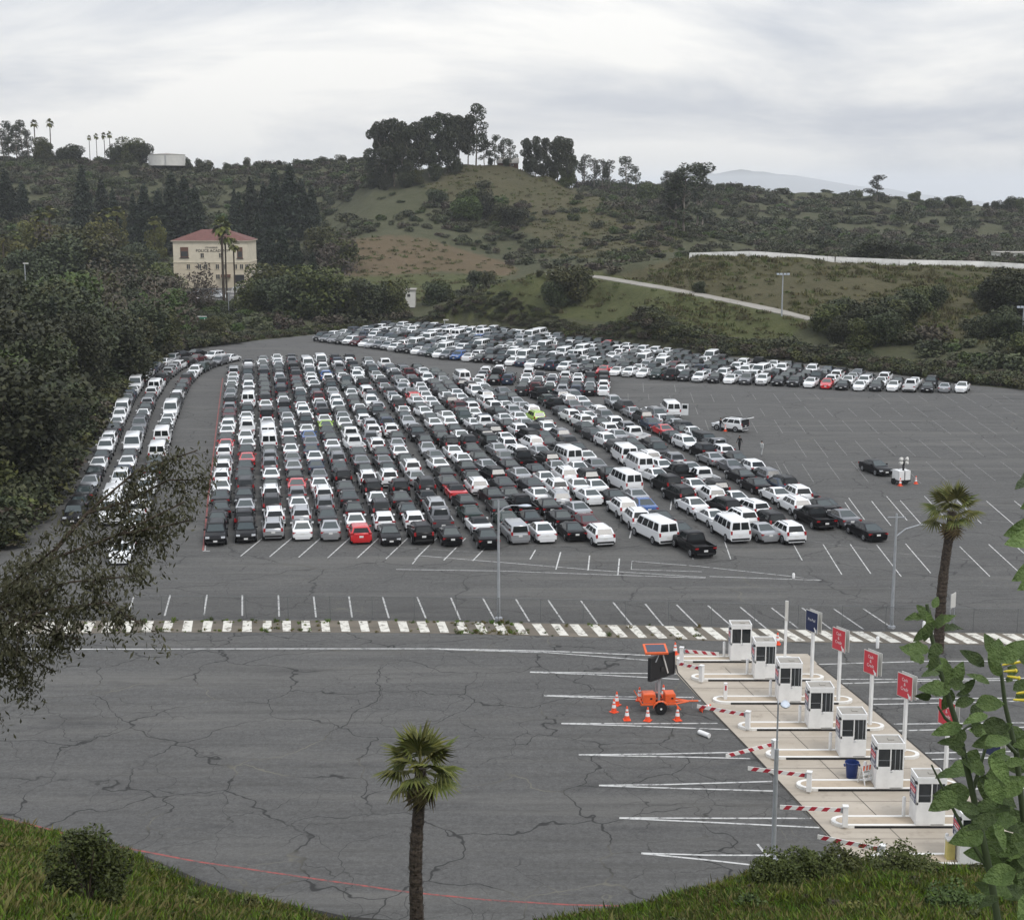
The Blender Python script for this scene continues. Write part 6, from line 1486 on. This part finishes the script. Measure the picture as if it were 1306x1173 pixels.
pat = np.sin(X_*.05 + 2*np.sin(Y_*.03))*np.sin(Y_*.045 + 1.5*np.sin(X_*.04)); pat2 = np.sin(X_*.021 + 1.7*np.sin(Y_*.017))*np.sin(Y_*.026 + 1.2*np.sin(X_*.019)) + .6*pat; dens *= np.clip(.70 + 1.5*pat2, .04, 1.9)
dens[(U_ < -.12)] = np.maximum(dens[(U_ < -.12)], .36); dens[(U_ > .05) & (Y_ > 380)] = np.maximum(dens[(U_ > .05) & (Y_ > 380)], .24)
hm = inpoly(PX_, PY_, HILLM) & (Y_ > 380*K); dens[hm] *= np.clip(.25 + .5*pat[hm], .04, .6)
br = inpoly(PX_, PY_, BROWN) & (Y_ > 340*K) & (Y_ < 460*K); dens[br] *= .02
md_ = inpoly(PX_, PY_, MEADOW) & (Y_ > 330*K) & (Y_ < 460*K); dens[md_] *= .08
kn = inpoly(PX_, PY_, KNOLL) & (Y_ < 320*K); dens[kn] *= .06
em = inpoly(PX_, PY_, EMB) & (Y_ < 300*K); dens[em] *= .10
foot = (Y_ < E_ + 11) & (U_ > -.19) & ~(kn & (Y_ > E_ + 6)); dens[foot] = np.where((PX_[foot] > 530) & (PX_[foot] < 800), .18, .55)
terr = (U_ > .08) & (Y_ > 268*K + np.clip(.2 - U_, 0, .1)*150) & (Y_ < 318*K); dens[terr] = 0
ramp_d = np.full(n, 99.0)
for q in rq: ramp_d = np.minimum(ramp_d, np.hypot(X_ - q.x, Y_ - q.y))
ac_d = (np.abs(X_ - AC.location.x) < 12) & (Y_ > 372*K) & (Y_ < 408*K)
keep = (NR.random(n) < dens*.42) & (Y_ > E_ + 2.5) & (ramp_d > 5) & ~ac_d & ~((PX_ > 508) & (PX_ < 550) & (PY_ > 366) & (PY_ < 398)) & ~((PX_ > 222) & (PX_ < 318) & (PY_ > 366) & (PY_ < 402))
P_ = np.stack([X_, Y_, Z_ - .15], -1)[keep]; sc_ = (1.3 + 2.2*NR.random(keep.sum())**2)*np.where(Y_[keep] > 540, 1.15, .85)
scatter('hillside_scrub', P_, sc_, BS, 'grey green scrub covering the hillsides around the lot')
# hedge-like growth hugging the edge of the lot
ep = []; es = []
for u in np.linspace(-.44, .42, 1300):
    e0 = float(edgeY(u))
    for k in range(2):
        y = e0 + 1.0 + RND.random()**1.5*6; x = u*y; ep.append((x, y, ground(x, y) - .1)); es.append((.7 + 1.1*RND.random())*(1.35 if u < -.19 else (.62 if u < .08 else .9)))
scatter('edge_brush', ep, es, BG_, 'dark brush hugging the foot of the slopes along the edge of the lot')
# under-storey of the wooded bank
n = 9000; U_ = NR.uniform(-.46, -.07, n); Y_ = NR.uniform(105, 380, n); X_ = U_*Y_; E_ = edgeY(U_); k_ = (Y_ > E_ + 2) & (X_ < np.interp(Y_, _ey[:, 0], _ey[:, 1]) - 2.0) & (NR.random(n) < .30)
Z_ = height(X_, Y_); scatter('bank_undergrowth', np.stack([X_, Y_, Z_ - .1], -1)[k_], (1.1 + 1.8*NR.random(k_.sum())), bush_src('bank_bushes', [L_DARK, L_OLIVE, L_SCRUBG, L_DARK], 4, leafs=800, size=.12), 'dark undergrowth beneath the trees of the wooded bank')
# dry grass clumps that roughen the open slopes
def tuft_mesh(name, mat, n=34, h=.5, sp=.22, w=.03):
    V = []
    for _ in range(n):
        a = NR.random()*6.283; r = sp*NR.random()**.5; p0 = np.array([r*math.cos(a), r*math.sin(a), -.03]); d = np.array([NR.normal()*.35, NR.normal()*.35, 1.0]); hh = h*(.5 + .7*NR.random())
        s_ = np.array([math.cos(a+1.3), math.sin(a+1.3), 0])*w; V.append([p0 - s_, p0 + s_, p0 + d*hh*.6 + s_*.6, p0 + d*hh + np.array([NR.normal()*.1*h, NR.normal()*.1*h, -.08*h])])
    return quads_mesh(name, np.array(V), mat)
def tuft_src(name, mats, **kw):
    c = bpy.data.collections.new(name)
    for m_ in mats: c.objects.link(bpy.data.objects.new('tuft', tuft_mesh('tuft', m_, **kw)))
    return c
n = 60000; U_ = NR.uniform(-.15, .46, n); Y_ = NR.uniform(225, 660, n); X_ = U_*Y_; Z_ = height(X_, Y_); PX_, PY_ = proj(X_, Y_, Z_)
zone = (inpoly(PX_, PY_, EMB) & (Y_ < 300*K)) | (inpoly(PX_, PY_, KNOLL) & (Y_ < 320*K)) | (inpoly(PX_, PY_, HILLM) & (Y_ > 380*K) & (NR.random(n) < .5)) | ((inpoly(PX_, PY_, BROWN) | inpoly(PX_, PY_, MEADOW)) & (Y_ > 330*K) & (Y_ < 460*K) & (NR.random(n) < .35))
rd_ = np.full(n, 99.0)
for q in rq: rd_ = np.minimum(rd_, np.hypot(X_ - q.x, Y_ - q.y))
zone &= (rd_ > 3.2) & (Y_ > edgeY(U_) + 3) & (NR.random(n) < np.clip(.5 + .6*np.sin(X_*.09 + 2*np.sin(Y_*.06))*np.sin(Y_*.11 + 1.3*np.sin(X_*.07)), .08, 1))
L_SLOPE = leafmat('slope_grass', (0.060, 0.059, 0.028), (0.115, 0.104, 0.052), objvar=0.3); L_SLOPEG = leafmat('slope_green', (0.045, 0.056, 0.020), (0.095, 0.105, 0.040), objvar=0.3)
scatter('slope_grass', np.stack([X_, Y_, Z_ - .05], -1)[zone], (.7 + 1.1*NR.random(zone.sum())), tuft_src('slope_tufts', [L_SLOPE, L_SLOPE, L_SLOPEG, L_SLOPEG, L_SLOPE], n=26, h=.55, sp=.75, w=.10), 'rough dry grass clumps over the open slopes', 'grass')
# near bank grass
n = 120000; U_ = NR.uniform(-.62, .62, n); Y_ = NR.uniform(24, 76, n); T_ = toeY(U_); k_ = (Y_ < T_ - .1 - 1.6*NR.random(n)**2) & (Y_ > T_ - 42)
X_ = U_*Y_; Z_ = height(X_, Y_)
pt_ = np.sin(X_*.7 + 1.4*np.sin(Y_*.5))*np.sin(Y_*.9 + X_*.3)
L_GRASSO = leafmat('grass_olive', (0.040, 0.062, 0.016), (0.110, 0.125, 0.040), objvar=.2, trans=.2)
gcol = tuft_src('grass_tufts', [L_GRASS, L_GRASSO, L_GRASSD, L_GRASS, L_GRASSO], n=30, h=.40, sp=.25, w=.022)
k_ &= NR.random(n) < np.clip(.75 + .5*pt_ + .35*np.sin(X_*2.1 + Y_)*np.sin(Y_*1.7), .12, 1)
wk = k_ & (NR.random(n) < .006)
scatter('bank_weeds', np.stack([X_, Y_, Z_], -1)[wk], (.2 + .35*NR.random(wk.sum())), bush_src('weed_bushes', [L_SCRUBG, L_OLIVE, L_YEL, L_DRY], 4, leafs=200, size=.2), 'leafy weeds dotted through the grass of the near bank', 'weeds')
scatter('bank_grass', np.stack([X_, Y_, Z_], -1)[k_], (.65 + .5*NR.random(k_.sum()) + .35*np.clip(pt_[k_], 0, 1)), gcol, 'green and straw coloured grass on the near bank', 'grass', zs=(.55 + .6*NR.random(k_.sum())))
# weeds along the median
wp = []; ws = []
for _ in range(260):
    x = RND.choice([RND.uniform(150, 420), RND.uniform(-60, 900), RND.uniform(580, 660)]); f = RND.choice([RND.uniform(.0, .25), RND.uniform(.7, 1.0), RND.random()]); q = g(x, by(BAND_T, x)*(1-f) + by(BAND_B, x)*f); wp.append((q.x, q.y, .012)); ws.append(.14 + .26*RND.random()**2)
scatter('median_weeds', wp, ws, tuft_src('weed_tufts', [L_GRASS, L_GRASSD, L_SCRUBG], n=30, h=.8, sp=.5, w=.05), 'weeds and dry grass sprouting along the striped median', 'weeds')

L_BUSHG = leafmat('leaf_bush_green', (0.040, 0.055, 0.018), (0.105, 0.125, 0.045), trans=.15)
# ---------------------------------------------------------------- bushes at the near bank
def near_bush(px, py, R, h, mat, n, label, size=.085):
    B0 = place(px, py, 40); bl = []
    for _ in range(22):
        w = NR.random()*6.283; q_ = R*NR.random()**.6*.75; z_ = h*(.15 + .75*NR.random())*(1 - .45*q_/R); k_ = R*(.16 + .22*NR.random()); bl.append((q_*math.cos(w), q_*math.sin(w), z_, k_, k_, k_*(1.0 + .9*NR.random())))
    r = thing('bush', label, 'bush', B0); link('foliage', quads_mesh('foliage', leafquads(blob_pts(bl, n, .5), size, elong=1.8), mat), r)
    b = MB()
    for k in range(7):
        w = k*.9; b.tube([(0, 0, -.2), (math.cos(w)*R*.25, math.sin(w)*R*.25, h*.4), (math.cos(w)*R*.5, math.sin(w)*R*.5, h*.75)], [.04, .025, .012], B_BROWN, 5)
    b.obj('stems', r); return r
near_bush(112, 1168, 1.35, 2.7, L_SCRUBG, 8000, 'upright dark green bush on the grass bank below the red line', .07)
near_bush(1022, 1128, 1.7, 1.25, L_BUSHG, 8000, 'low dark green bush on the grass bank in front of the toll lanes')
near_bush(985, 1130, 1.2, 1.1, L_BUSHG, 4500, 'small dark bush at the foot of the slim street lamp')
near_bush(1068, 1122, 1.3, 1.0, L_BUSHG, 4500, 'straggly bush below the striped barrier nearest the bank')
near_bush(1150, 1118, 2.0, .6, L_BUSHG, 4500, 'low spreading bush in front of the last toll island')
near_bush(1220, 1168, 1.4, .7, L_SCRUBG, 3600, 'dark low bush at the foot of the leafy shrub')

# ---------------------------------------------------------------- the two fan palms
def frond_mesh(pl, bl, nseg=18, droop=.35, mat=L_PALM):
    b = MB(); b.tube([(0, 0, 0), (pl*.5, 0, pl*.03), (pl, 0, 0)], [.022, .018, .014], M_PET, 4)
    a0 = math.radians(118)
    for k in range(nseg):
        a = -a0 + 2*a0*(k + .5)/nseg; L_ = bl*(.72 + .28*math.cos(a*.55))*(.92 + .16*NR.random()); hw_ = a0/nseg*1.0
        def P_(r, da, z): return (pl + r*math.cos(a + da), r*math.sin(a + da), z)
        r1 = L_*.55; zf = .035*(1 if k % 2 else -1); s_ = -droop*(.4 + .6*abs(math.sin(a)))
        z1 = s_*L_*.16; z2 = s_*L_*(.75 + .5*NR.random())
        b.add([(pl, 0, 0), P_(r1, -hw_, z1 - .02), P_(r1, 0, z1 + .03), P_(r1, hw_, z1 - .02), P_(L_, NR.normal()*.03, z2)], [(0, 1, 2), (0, 2, 3), (1, 4, 2), (2, 4, 3)], mat)
    return b.mesh('frond')
def near_palm(px, py, Y, top_py, lean, r0, r1, pl, bl, nf, label, base_z=None, skirt=10, seedv=0):
    if base_z is None: B0 = g(px, py)
    else: q = pt(px, py, Y); B0 = Vector((q.x, Y, ground(q.x, Y) - .1))
    Ht = ztop(B0, top_py) - B0.z
    r = thing('fan_palm', label, 'palm tree', B0); rn = random.Random(seedv)
    path = []; rad = []; N_ = int(Ht/.13)
    for k in range(N_ + 1):
        f = k/N_; path.append((lean*f*f + .03*math.sin(f*9), .02*math.sin(f*7), Ht*f)); rad.append((r0 + (r1 - r0)*f)*(1 + rn.uniform(-.07, .10)))
    b = MB(); b.tube(path, rad, B_PALM, 12)
    for k in range(int(N_*6)):                   # stubs of old leaf bases
        f = rn.random()**.8; w = rn.uniform(0, 6.283); c = Vector((lean*f*f + .03*math.sin(f*9), .02*math.sin(f*7), Ht*f)); rr = r0 + (r1 - r0)*f; d = Vector((math.cos(w), math.sin(w), 0)); s_ = Vector((-d.y, d.x, 0))*.045
        p0 = c + d*rr*.9; b.add([p0 - s_, p0 + s_, p0 + d*rn.uniform(.05, .13) + Vector((0, 0, rn.uniform(.06, .16)))], [(0, 1, 2)], B_PALM)
    b.obj('trunk', r)
    fm = [frond_mesh(pl*s_, bl*s_, droop=d_) for s_, d_ in ((1, .22), (.95, .40), (1.05, .30), (.9, .6))]; dm = [frond_mesh(pl*.7, bl*.75, 14, 1.1, M_DEAD)]
    for k in range(nf + skirt):
        dead = k >= nf; f = (k + .5)/nf if not dead else 1.0
        el = math.radians(82 - 100*f**.9) + rn.uniform(-.12, .12) if not dead else math.radians(-62 - rn.uniform(0, 22)); w = k*2.39996 + rn.uniform(-.2, .2)
        o = link('frond' if not dead else 'dead_frond', dm[0] if dead else fm[(k + (2 if f > .6 else 0)) % 4 if f < .55 else rn.choice((1, 3))], r, (lean, 0, Ht - (.05 if not dead else .25) - .25*f*(not dead)))
        o.rotation_euler = (rn.uniform(-.5, .5), -el, w)
near_palm(530, 1173, 52, 978, .25, .27, .20, .90, 1.02, 21, 'fan palm in the foreground rising in front of the cracked road', base_z=True, skirt=4, seedv=3)
near_palm(1196, 832, None, 652, .45, .36, .27, 1.15, 1.15, 18, 'tall fan palm with a rough trunk beside the striped median', skirt=6, seedv=5)
# grey road edge tree at the near left: trunk outside the view, boughs hanging in
def near_tree():
    Yn = 18.0
    q = lambda px, py, dy=0: pt(px, py, Yn + dy)
    base = q(-300, 900); base.z = ground(base.x, Yn) - .3
    r = thing('overhanging_tree', 'dark fine-leaved tree whose boughs hang in from the side over the lot', 'tree', base)
    b = MB(); tp = [base, q(-260, 900), q(-230, 720), q(-210, 520), q(-220, 330)]
    b.tube([p_ - base for p_ in tp], [.26, .2, .16, .1, .04], B_BROWN, 9)
    LM = [[(-280, 980), (-160, 905, .3), (-80, 840, .6), (-10, 775, .8), (60, 715, 1.0), (150, 682, 1.2), (235, 640, 1.3)],
          [(60, 715, 1.0), (110, 655, 1.5), (172, 602, 1.8), (252, 574, 1.9)], [(-80, 840, .6), (0, 775, 0), (90, 742, -.4), (185, 733, -.6)], [(-110, 868, .3), (-20, 805, -.2), (60, 778, -.5), (135, 768, -.7), (178, 795, -.8)],
          [(-160, 905, .3), (-60, 855, .2), (20, 828, .1), (68, 856, 0)], [(-10, 775, .8), (25, 735, .4), (70, 700, .2), (95, 668, .2)], [(150, 682, 1.2), (205, 672, 1.0), (248, 662, 1.0)], [(110, 655, 1.5), (160, 640, 1.6), (215, 612, 1.7), (258, 612, 1.8)],
          [(-160, 905, .3), (-70, 885, .6), (0, 858, .7), (40, 868, .7)], [(0, 775, 0), (50, 800, -.3), (100, 815, -.5)]]
    C = []; A = []
    for lm in LM:
        ps = [q(*a) for a in lm]; n_ = len(ps); b.tube([p_ - base for p_ in ps], [(.034 if len(lm) > 6 else .018)*(1 - .8*i/(n_-1)) + .005 for i in range(n_)], B_BROWN, 6)
        fine = resample(ps, .05); m0 = int(len(fine)*(.42 if len(lm) > 6 else .2))
        for i in range(m0, len(fine), 1):
            f = (i - m0)/max(1, len(fine) - m0)
            if RND.random() < .46 - .2*math.sin(i*.35): continue
            # a drooping twig with leaves along it
            L_ = RND.uniform(.25, 1.0)*(1.15 - .5*f); w = RND.uniform(0, 6.283); p_ = fine[i].copy(); d = Vector((math.cos(w)*.7, math.sin(w)*.5, RND.uniform(-.5, .6)))
            tw = [p_ - base]; st_ = 5
            for s_ in range(st_):
                p_ = p_ + d*(L_/st_); d.z -= .24; tw.append(p_ - base)
                for _ in range(13):
                    C.append(tuple(p_ - base + Vector((RND.gauss(0, .085), RND.gauss(0, .085), RND.gauss(0, .085) - .04)))); A.append((d.x*.5 + RND.gauss(0, .4), d.y*.5 + RND.gauss(0, .4), -.9))
            b.tube(tw, [.005, .004, .003, .003, .002, .0015], B_BROWN, 3, cap=False)
    b.obj('trunk', r)
    C = np.array(C); A = np.array(A); V = leafquads(C, .029, elong=2.7, axis=A, up=0)
    lv = tag(link('leaves', quads_mesh('leaves', V, L_NEAR), r), kind='stuff')
    bl = [(-1.8 + NR.normal()*1.2, NR.normal()*1.5, 7.5 + NR.normal()*1.4, 1.1, 1.1, .9) for _ in range(12)]
    link('crown', quads_mesh('crown', leafquads(blob_pts(bl, 9000, .5), .05, elong=3, droop=.8), L_NEAR), r)
near_tree()
# ---------------------------------------------------------------- leafy shrub with yellow flowers at the right
def big_leaf(bend, fold, wv_, asp=.56):
    n_ = 9; W_ = [.05, .62, .92, 1.0, .96, .84, .64, .38, .03]; vs = []; fs = []
    for i in range(n_):
        t_ = i/(n_-1); z = -bend*t_*t_; w = W_[i]*asp*.5; rip = wv_*math.sin(i*2.1)
        vs += [(t_, -w, z + fold*w + rip*w), (t_, -w*.5, z + fold*w*.35), (t_, 0, z), (t_, w*.5, z + fold*w*.35), (t_, w, z + fold*w - rip*w)]
    for i in range(n_-1):
        for k in range(4): fs.append((i*5+k, i*5+k+1, i*5+k+6, i*5+k+5))
    me_ = bpy.data.meshes.new('leaf'); me_.from_pydata(vs, [], fs); me_.materials.append(L_TOBV); me_.polygons.foreach_set('use_smooth', [True]*len(fs)); return me_
m, t, p = base_mat('leaf_veined')
v = N(t, 'ShaderNodeTexCoord').outputs['Object']; oi = N(t, 'ShaderNodeObjectInfo')
c = ramp(t, noise(t, v, 3.0, 4.0, .6), [(.3, (0.075, 0.122, 0.032)), (.7, (0.150, 0.215, 0.068))])
sp_ = N(t, 'ShaderNodeSeparateXYZ'); t.links.new(v, sp_.inputs[0]); ab = N(t, 'ShaderNodeMath', operation='ABSOLUTE'); t.links.new(sp_.outputs['Y'], ab.inputs[0])
vein = ramp(t, ab.outputs[0], [(0.0, 1.0), (.018, 0.0)])
m1 = N(t, 'ShaderNodeMath', operation='MULTIPLY_ADD'); m1.inputs[1].default_value = -.8; t.links.new(ab.outputs[0], m1.inputs[0]); t.links.new(sp_.outputs['X'], m1.inputs[2])
m2 = N(t, 'ShaderNodeMath', operation='MULTIPLY'); m2.inputs[1].default_value = 44; t.links.new(m1.outputs[0], m2.inputs[0]); m3 = N(t, 'ShaderNodeMath', operation='SINE'); t.links.new(m2.outputs[0], m3.inputs[0])
side = ramp(t, m3.outputs[0], [(.90, 0.0), (1.0, .45)]); mm = N(t, 'ShaderNodeMath', operation='MAXIMUM'); t.links.new(vein, mm.inputs[0]); t.links.new(side, mm.inputs[1])
c = mixc(t, mm.outputs[0], c, (0.125, 0.18, 0.065)); sp2 = noise(t, v, 12.0, 3.0, .7); c = mixc(t, ramp(t, sp2, [(.68, 0.0), (.76, .7)]), c, (0.11, 0.085, 0.035))
hs = N(t, 'ShaderNodeHueSaturation'); vv = N(t, 'ShaderNodeMath', operation='MULTIPLY_ADD'); vv.inputs[1].default_value = 1.0; vv.inputs[2].default_value = .55; t.links.new(oi.outputs['Random'], vv.inputs[0]); t.links.new(vv.outputs[0], hs.inputs['Value']); t.links.new(c, hs.inputs['Color'])
t.links.new(hs.outputs[0], p.inputs['Base Color']); p.inputs['Roughness'].default_value = .42; p.inputs['Specular IOR Level'].default_value = .5
bp = N(t, 'ShaderNodeBump', Strength=.8, Distance=.05); t.links.new(noise(t, v, 9.0, 3.0, .6), bp.inputs['Height']); t.links.new(bp.outputs[0], p.inputs['Normal'])
tr = N(t, 'ShaderNodeBsdfTranslucent'); t.links.new(hs.outputs[0], tr.inputs['Color']); ms = N(t, 'ShaderNodeMixShader'); ms.inputs[0].default_value = .22
t.links.new(p.outputs[0], ms.inputs[1]); t.links.new(tr.outputs[0], ms.inputs[2]); t.links.new(ms.outputs[0], t.nodes['Material Output'].inputs['Surface']); L_TOBV = m
LFM = [big_leaf(.35, .55, .22, .62), big_leaf(.5, .1, .3, .66), big_leaf(.25, .6, .25, .5), big_leaf(.18, .35, .10), big_leaf(.30, .22, .14), big_leaf(.08, .45, .08), big_leaf(.42, .30, .16), big_leaf(.2, .3, .1, .42)]
def shrub():
    Ys = 4.4; q = lambda px, py, dy=0: pt(px, py, Ys + dy)
    base = q(1300, 1173); base.z = ground(base.x, Ys) - .1
    r = thing('tobacco_shrub', 'tall leafy shrub with large green leaves and yellow tube flowers in the foreground', 'shrub', base)
    ST = [[(1320, 1500), (1285, 1250), (1262, 1110), (1240, 1010), (1222, 930), (1203, 868), (1188, 812), (1182, 770)], [(1330, 1450), (1318, 1200), (1306, 1050), (1296, 960), (1282, 900), (1276, 850)], [(1345, 1450), (1345, 1150), (1338, 900), (1336, 740), (1330, 600)],
          [(1262, 1110), (1230, 1060), (1205, 1010), (1188, 975)], [(1240, 1010), (1255, 960), (1262, 940)], [(1222, 930), (1205, 915), (1196, 900)], [(1296, 960), (1262, 925), (1236, 925), (1222, 935)], [(1203, 868), (1196, 855), (1190, 850)]]
    b = MB(); base_q = []
    for k, s_ in enumerate(ST):
        ps = [q(px, py, .12*math.sin(k*2.1)) for px, py in s_]
        if k < 3: ps[0] = Vector((ps[0].x, ps[0].y, ground(ps[0].x, ps[0].y) - .1))
        n_ = len(ps); b.tube([p_ - base for p_ in ps], [(.014 if k < 3 else .007)*(1 - .6*i/(n_-1)) for i in range(n_)], M_STEM, 7)
    b.obj('stem', r, 60)
    # leaf: base pixel, direction in the picture (deg, 0 right, 90 up), length in pixels, tip tilt toward the viewer
    LV = [(1186, 806, 95, 34), (1192, 800, 40, 38), (1178, 788, 175, 32), (1205, 805, 20, 34), (1178, 845, 130, 42), (1198, 858, 172, 34), (1204, 880, 60, 40), (1196, 838, 230, 26), (1200, 858, 15, 30), (1185, 830, 160, 40),
          (1188, 888, 178, 26), (1212, 880, 170, 48), (1202, 900, 20, 44), (1216, 872, 75, 36), (1225, 885, 50, 34), (1228, 898, 5, 56), (1212, 925, 195, 60), (1222, 910, 30, 40), (1236, 925, 355, 62), (1214, 930, 225, 46), (1240, 950, 10, 58), (1230, 955, 250, 52),
          (1228, 975, 190, 62), (1248, 965, 300, 60), (1215, 965, 140, 36), (1222, 1010, 185, 66), (1205, 1012, 205, 58), (1236, 1000, 340, 70), (1240, 1020, 250, 62), (1252, 1005, 20, 64), (1258, 1040, 200, 66), (1250, 1050, 300, 60), (1238, 1062, 190, 64), (1262, 1070, 240, 70), (1268, 1048, 10, 60),
          (1256, 1090, 175, 60), (1278, 1075, 330, 58), (1280, 1110, 200, 66), (1270, 1105, 270, 60), (1290, 1000, 200, 60), (1300, 1040, 190, 58), (1296, 980, 170, 54), (1304, 1090, 180, 66), (1310, 1060, 230, 60), (1306, 1130, 200, 66), (1290, 1140, 260, 60), (1320, 1120, 200, 70), (1312, 1000, 220, 52), (1245, 1088, 300, 54), (1268, 1130, 330, 56),
          (1284, 870, 60, 46), (1292, 880, 20, 44), (1276, 862, 120, 36), (1270, 850, 80, 48), (1262, 872, 150, 38), (1276, 845, 45, 56), (1290, 900, 330, 40), (1288, 930, 200, 46), (1300, 905, 300, 44), (1318, 855, 110, 52), (1322, 830, 150, 30), (1268, 838, 105, 40), (1255, 850, 140, 44),
          (1334, 606, 178, 56), (1332, 640, 192, 44), (1334, 668, 196, 66), (1334, 690, 182, 66), (1334, 720, 196, 56), (1334, 746, 215, 34), (1336, 735, 190, 52), (1334, 870, 200, 60), (1340, 950, 210, 60),
          (1186, 792, 120, 30), (1190, 775, 60, 22), (1240, 985, 150, 60), (1262, 995, 170, 56), (1234, 1035, 160, 58), (1274, 1020, 150, 60), (1284, 1052, 160, 62), (1254, 1070, 130, 56), (1294, 1095, 140, 60), (1274, 1088, 60, 54), (1232, 940, 100, 44), (1215, 950, 170, 50), (1246, 940, 40, 50), (1210, 985, 190, 50)]
    right, fwd, up = Vector((1, 0, 0)), Vector((0, cs, -sn)), Vector((0, sn, cs)); rn = random.Random(11)
    rq_ = random.Random(5)
    for _ in range(46):
        y_ = rq_.uniform(905, 1150); x_ = rq_.uniform(np.interp(y_, [905, 960, 1040, 1150], [1232, 1222, 1232, 1245]), 1312); LV.append((x_, y_, rq_.choice((rq_.uniform(130, 260), rq_.uniform(-60, 60))), rq_.uniform(34, 62)))
    for _ in range(14):
        y_ = rq_.uniform(790, 900); LV.append((np.interp(y_, [790, 900], [1190, 1218]) + rq_.uniform(-6, 6), y_, rq_.uniform(0, 360), rq_.uniform(20, 38)))
    for px, py, ang, ln in LV:
        if py > 890: px += 16; ln *= .84
        ln *= .72
        a = math.radians(ang); dy = rn.uniform(-.32, .32); P_ = q(px, py, dy); s_ = ln/(F/(P_.y/ray(px, py)[1]))
        ax = (right*math.cos(a) + up*math.sin(a) - fwd*rn.uniform(-.25, .55)).normalized()
        nn = (-fwd*.75 + Vector((0, 0, 1))*.75 + Vector((rn.gauss(0, .35), rn.gauss(0, .25), rn.gauss(0, .25)))); nn = (nn - ax*nn.dot(ax)).normalized(); bb = nn.cross(ax)
        o = link('leaf', LFM[rn.randrange(len(LFM))], r); sw = s_*rn.uniform(1.05, 1.25); Mx = Matrix((ax*s_*1.12, bb*sw, nn*s_)).transposed().to_4x4(); Mx.translation = P_ - base; o.matrix_local = Mx
    for k, (px, py, ang) in enumerate([(1280, 856, 10), (1278, 848, 25), (1284, 862, 350), (1296, 884, 15), (1292, 892, 0), (1290, 846, 20)]):
        P_ = q(px, py, -.1); a = math.radians(ang); d = (right*math.cos(a) + up*math.sin(a)*.7 - fwd*.3).normalized(); b = MB()
        b.tube([(0, 0, 0), d*.010, d*.032, d*.036, d*.04], [.002, .004, .0045, .007, .003], M_FLOWER, 8); b.obj('flower', r, 60, P_ - base)
shrub()
# ================================================================== AIR
m = bpy.data.materials.new('haze'); m.use_nodes = True; t = m.node_tree; t.nodes.clear()
o_ = t.nodes.new('ShaderNodeOutputMaterial'); pv = t.nodes.new('ShaderNodeVolumePrincipled')
pv.inputs['Color'].default_value = (0.93, 0.96, 1.0, 1); pv.inputs['Density'].default_value = 0.00010; pv.inputs['Anisotropy'].default_value = 0.0
t.links.new(pv.outputs[0], o_.inputs['Volume'])
b = MB(); b.box((0, 10500, (190 - 1300)/2), (40000, 23000, 1490), m)
tag(b.obj('haze'), 'thin pale haze lying over the valley and far hills', 'haze', kind='stuff')
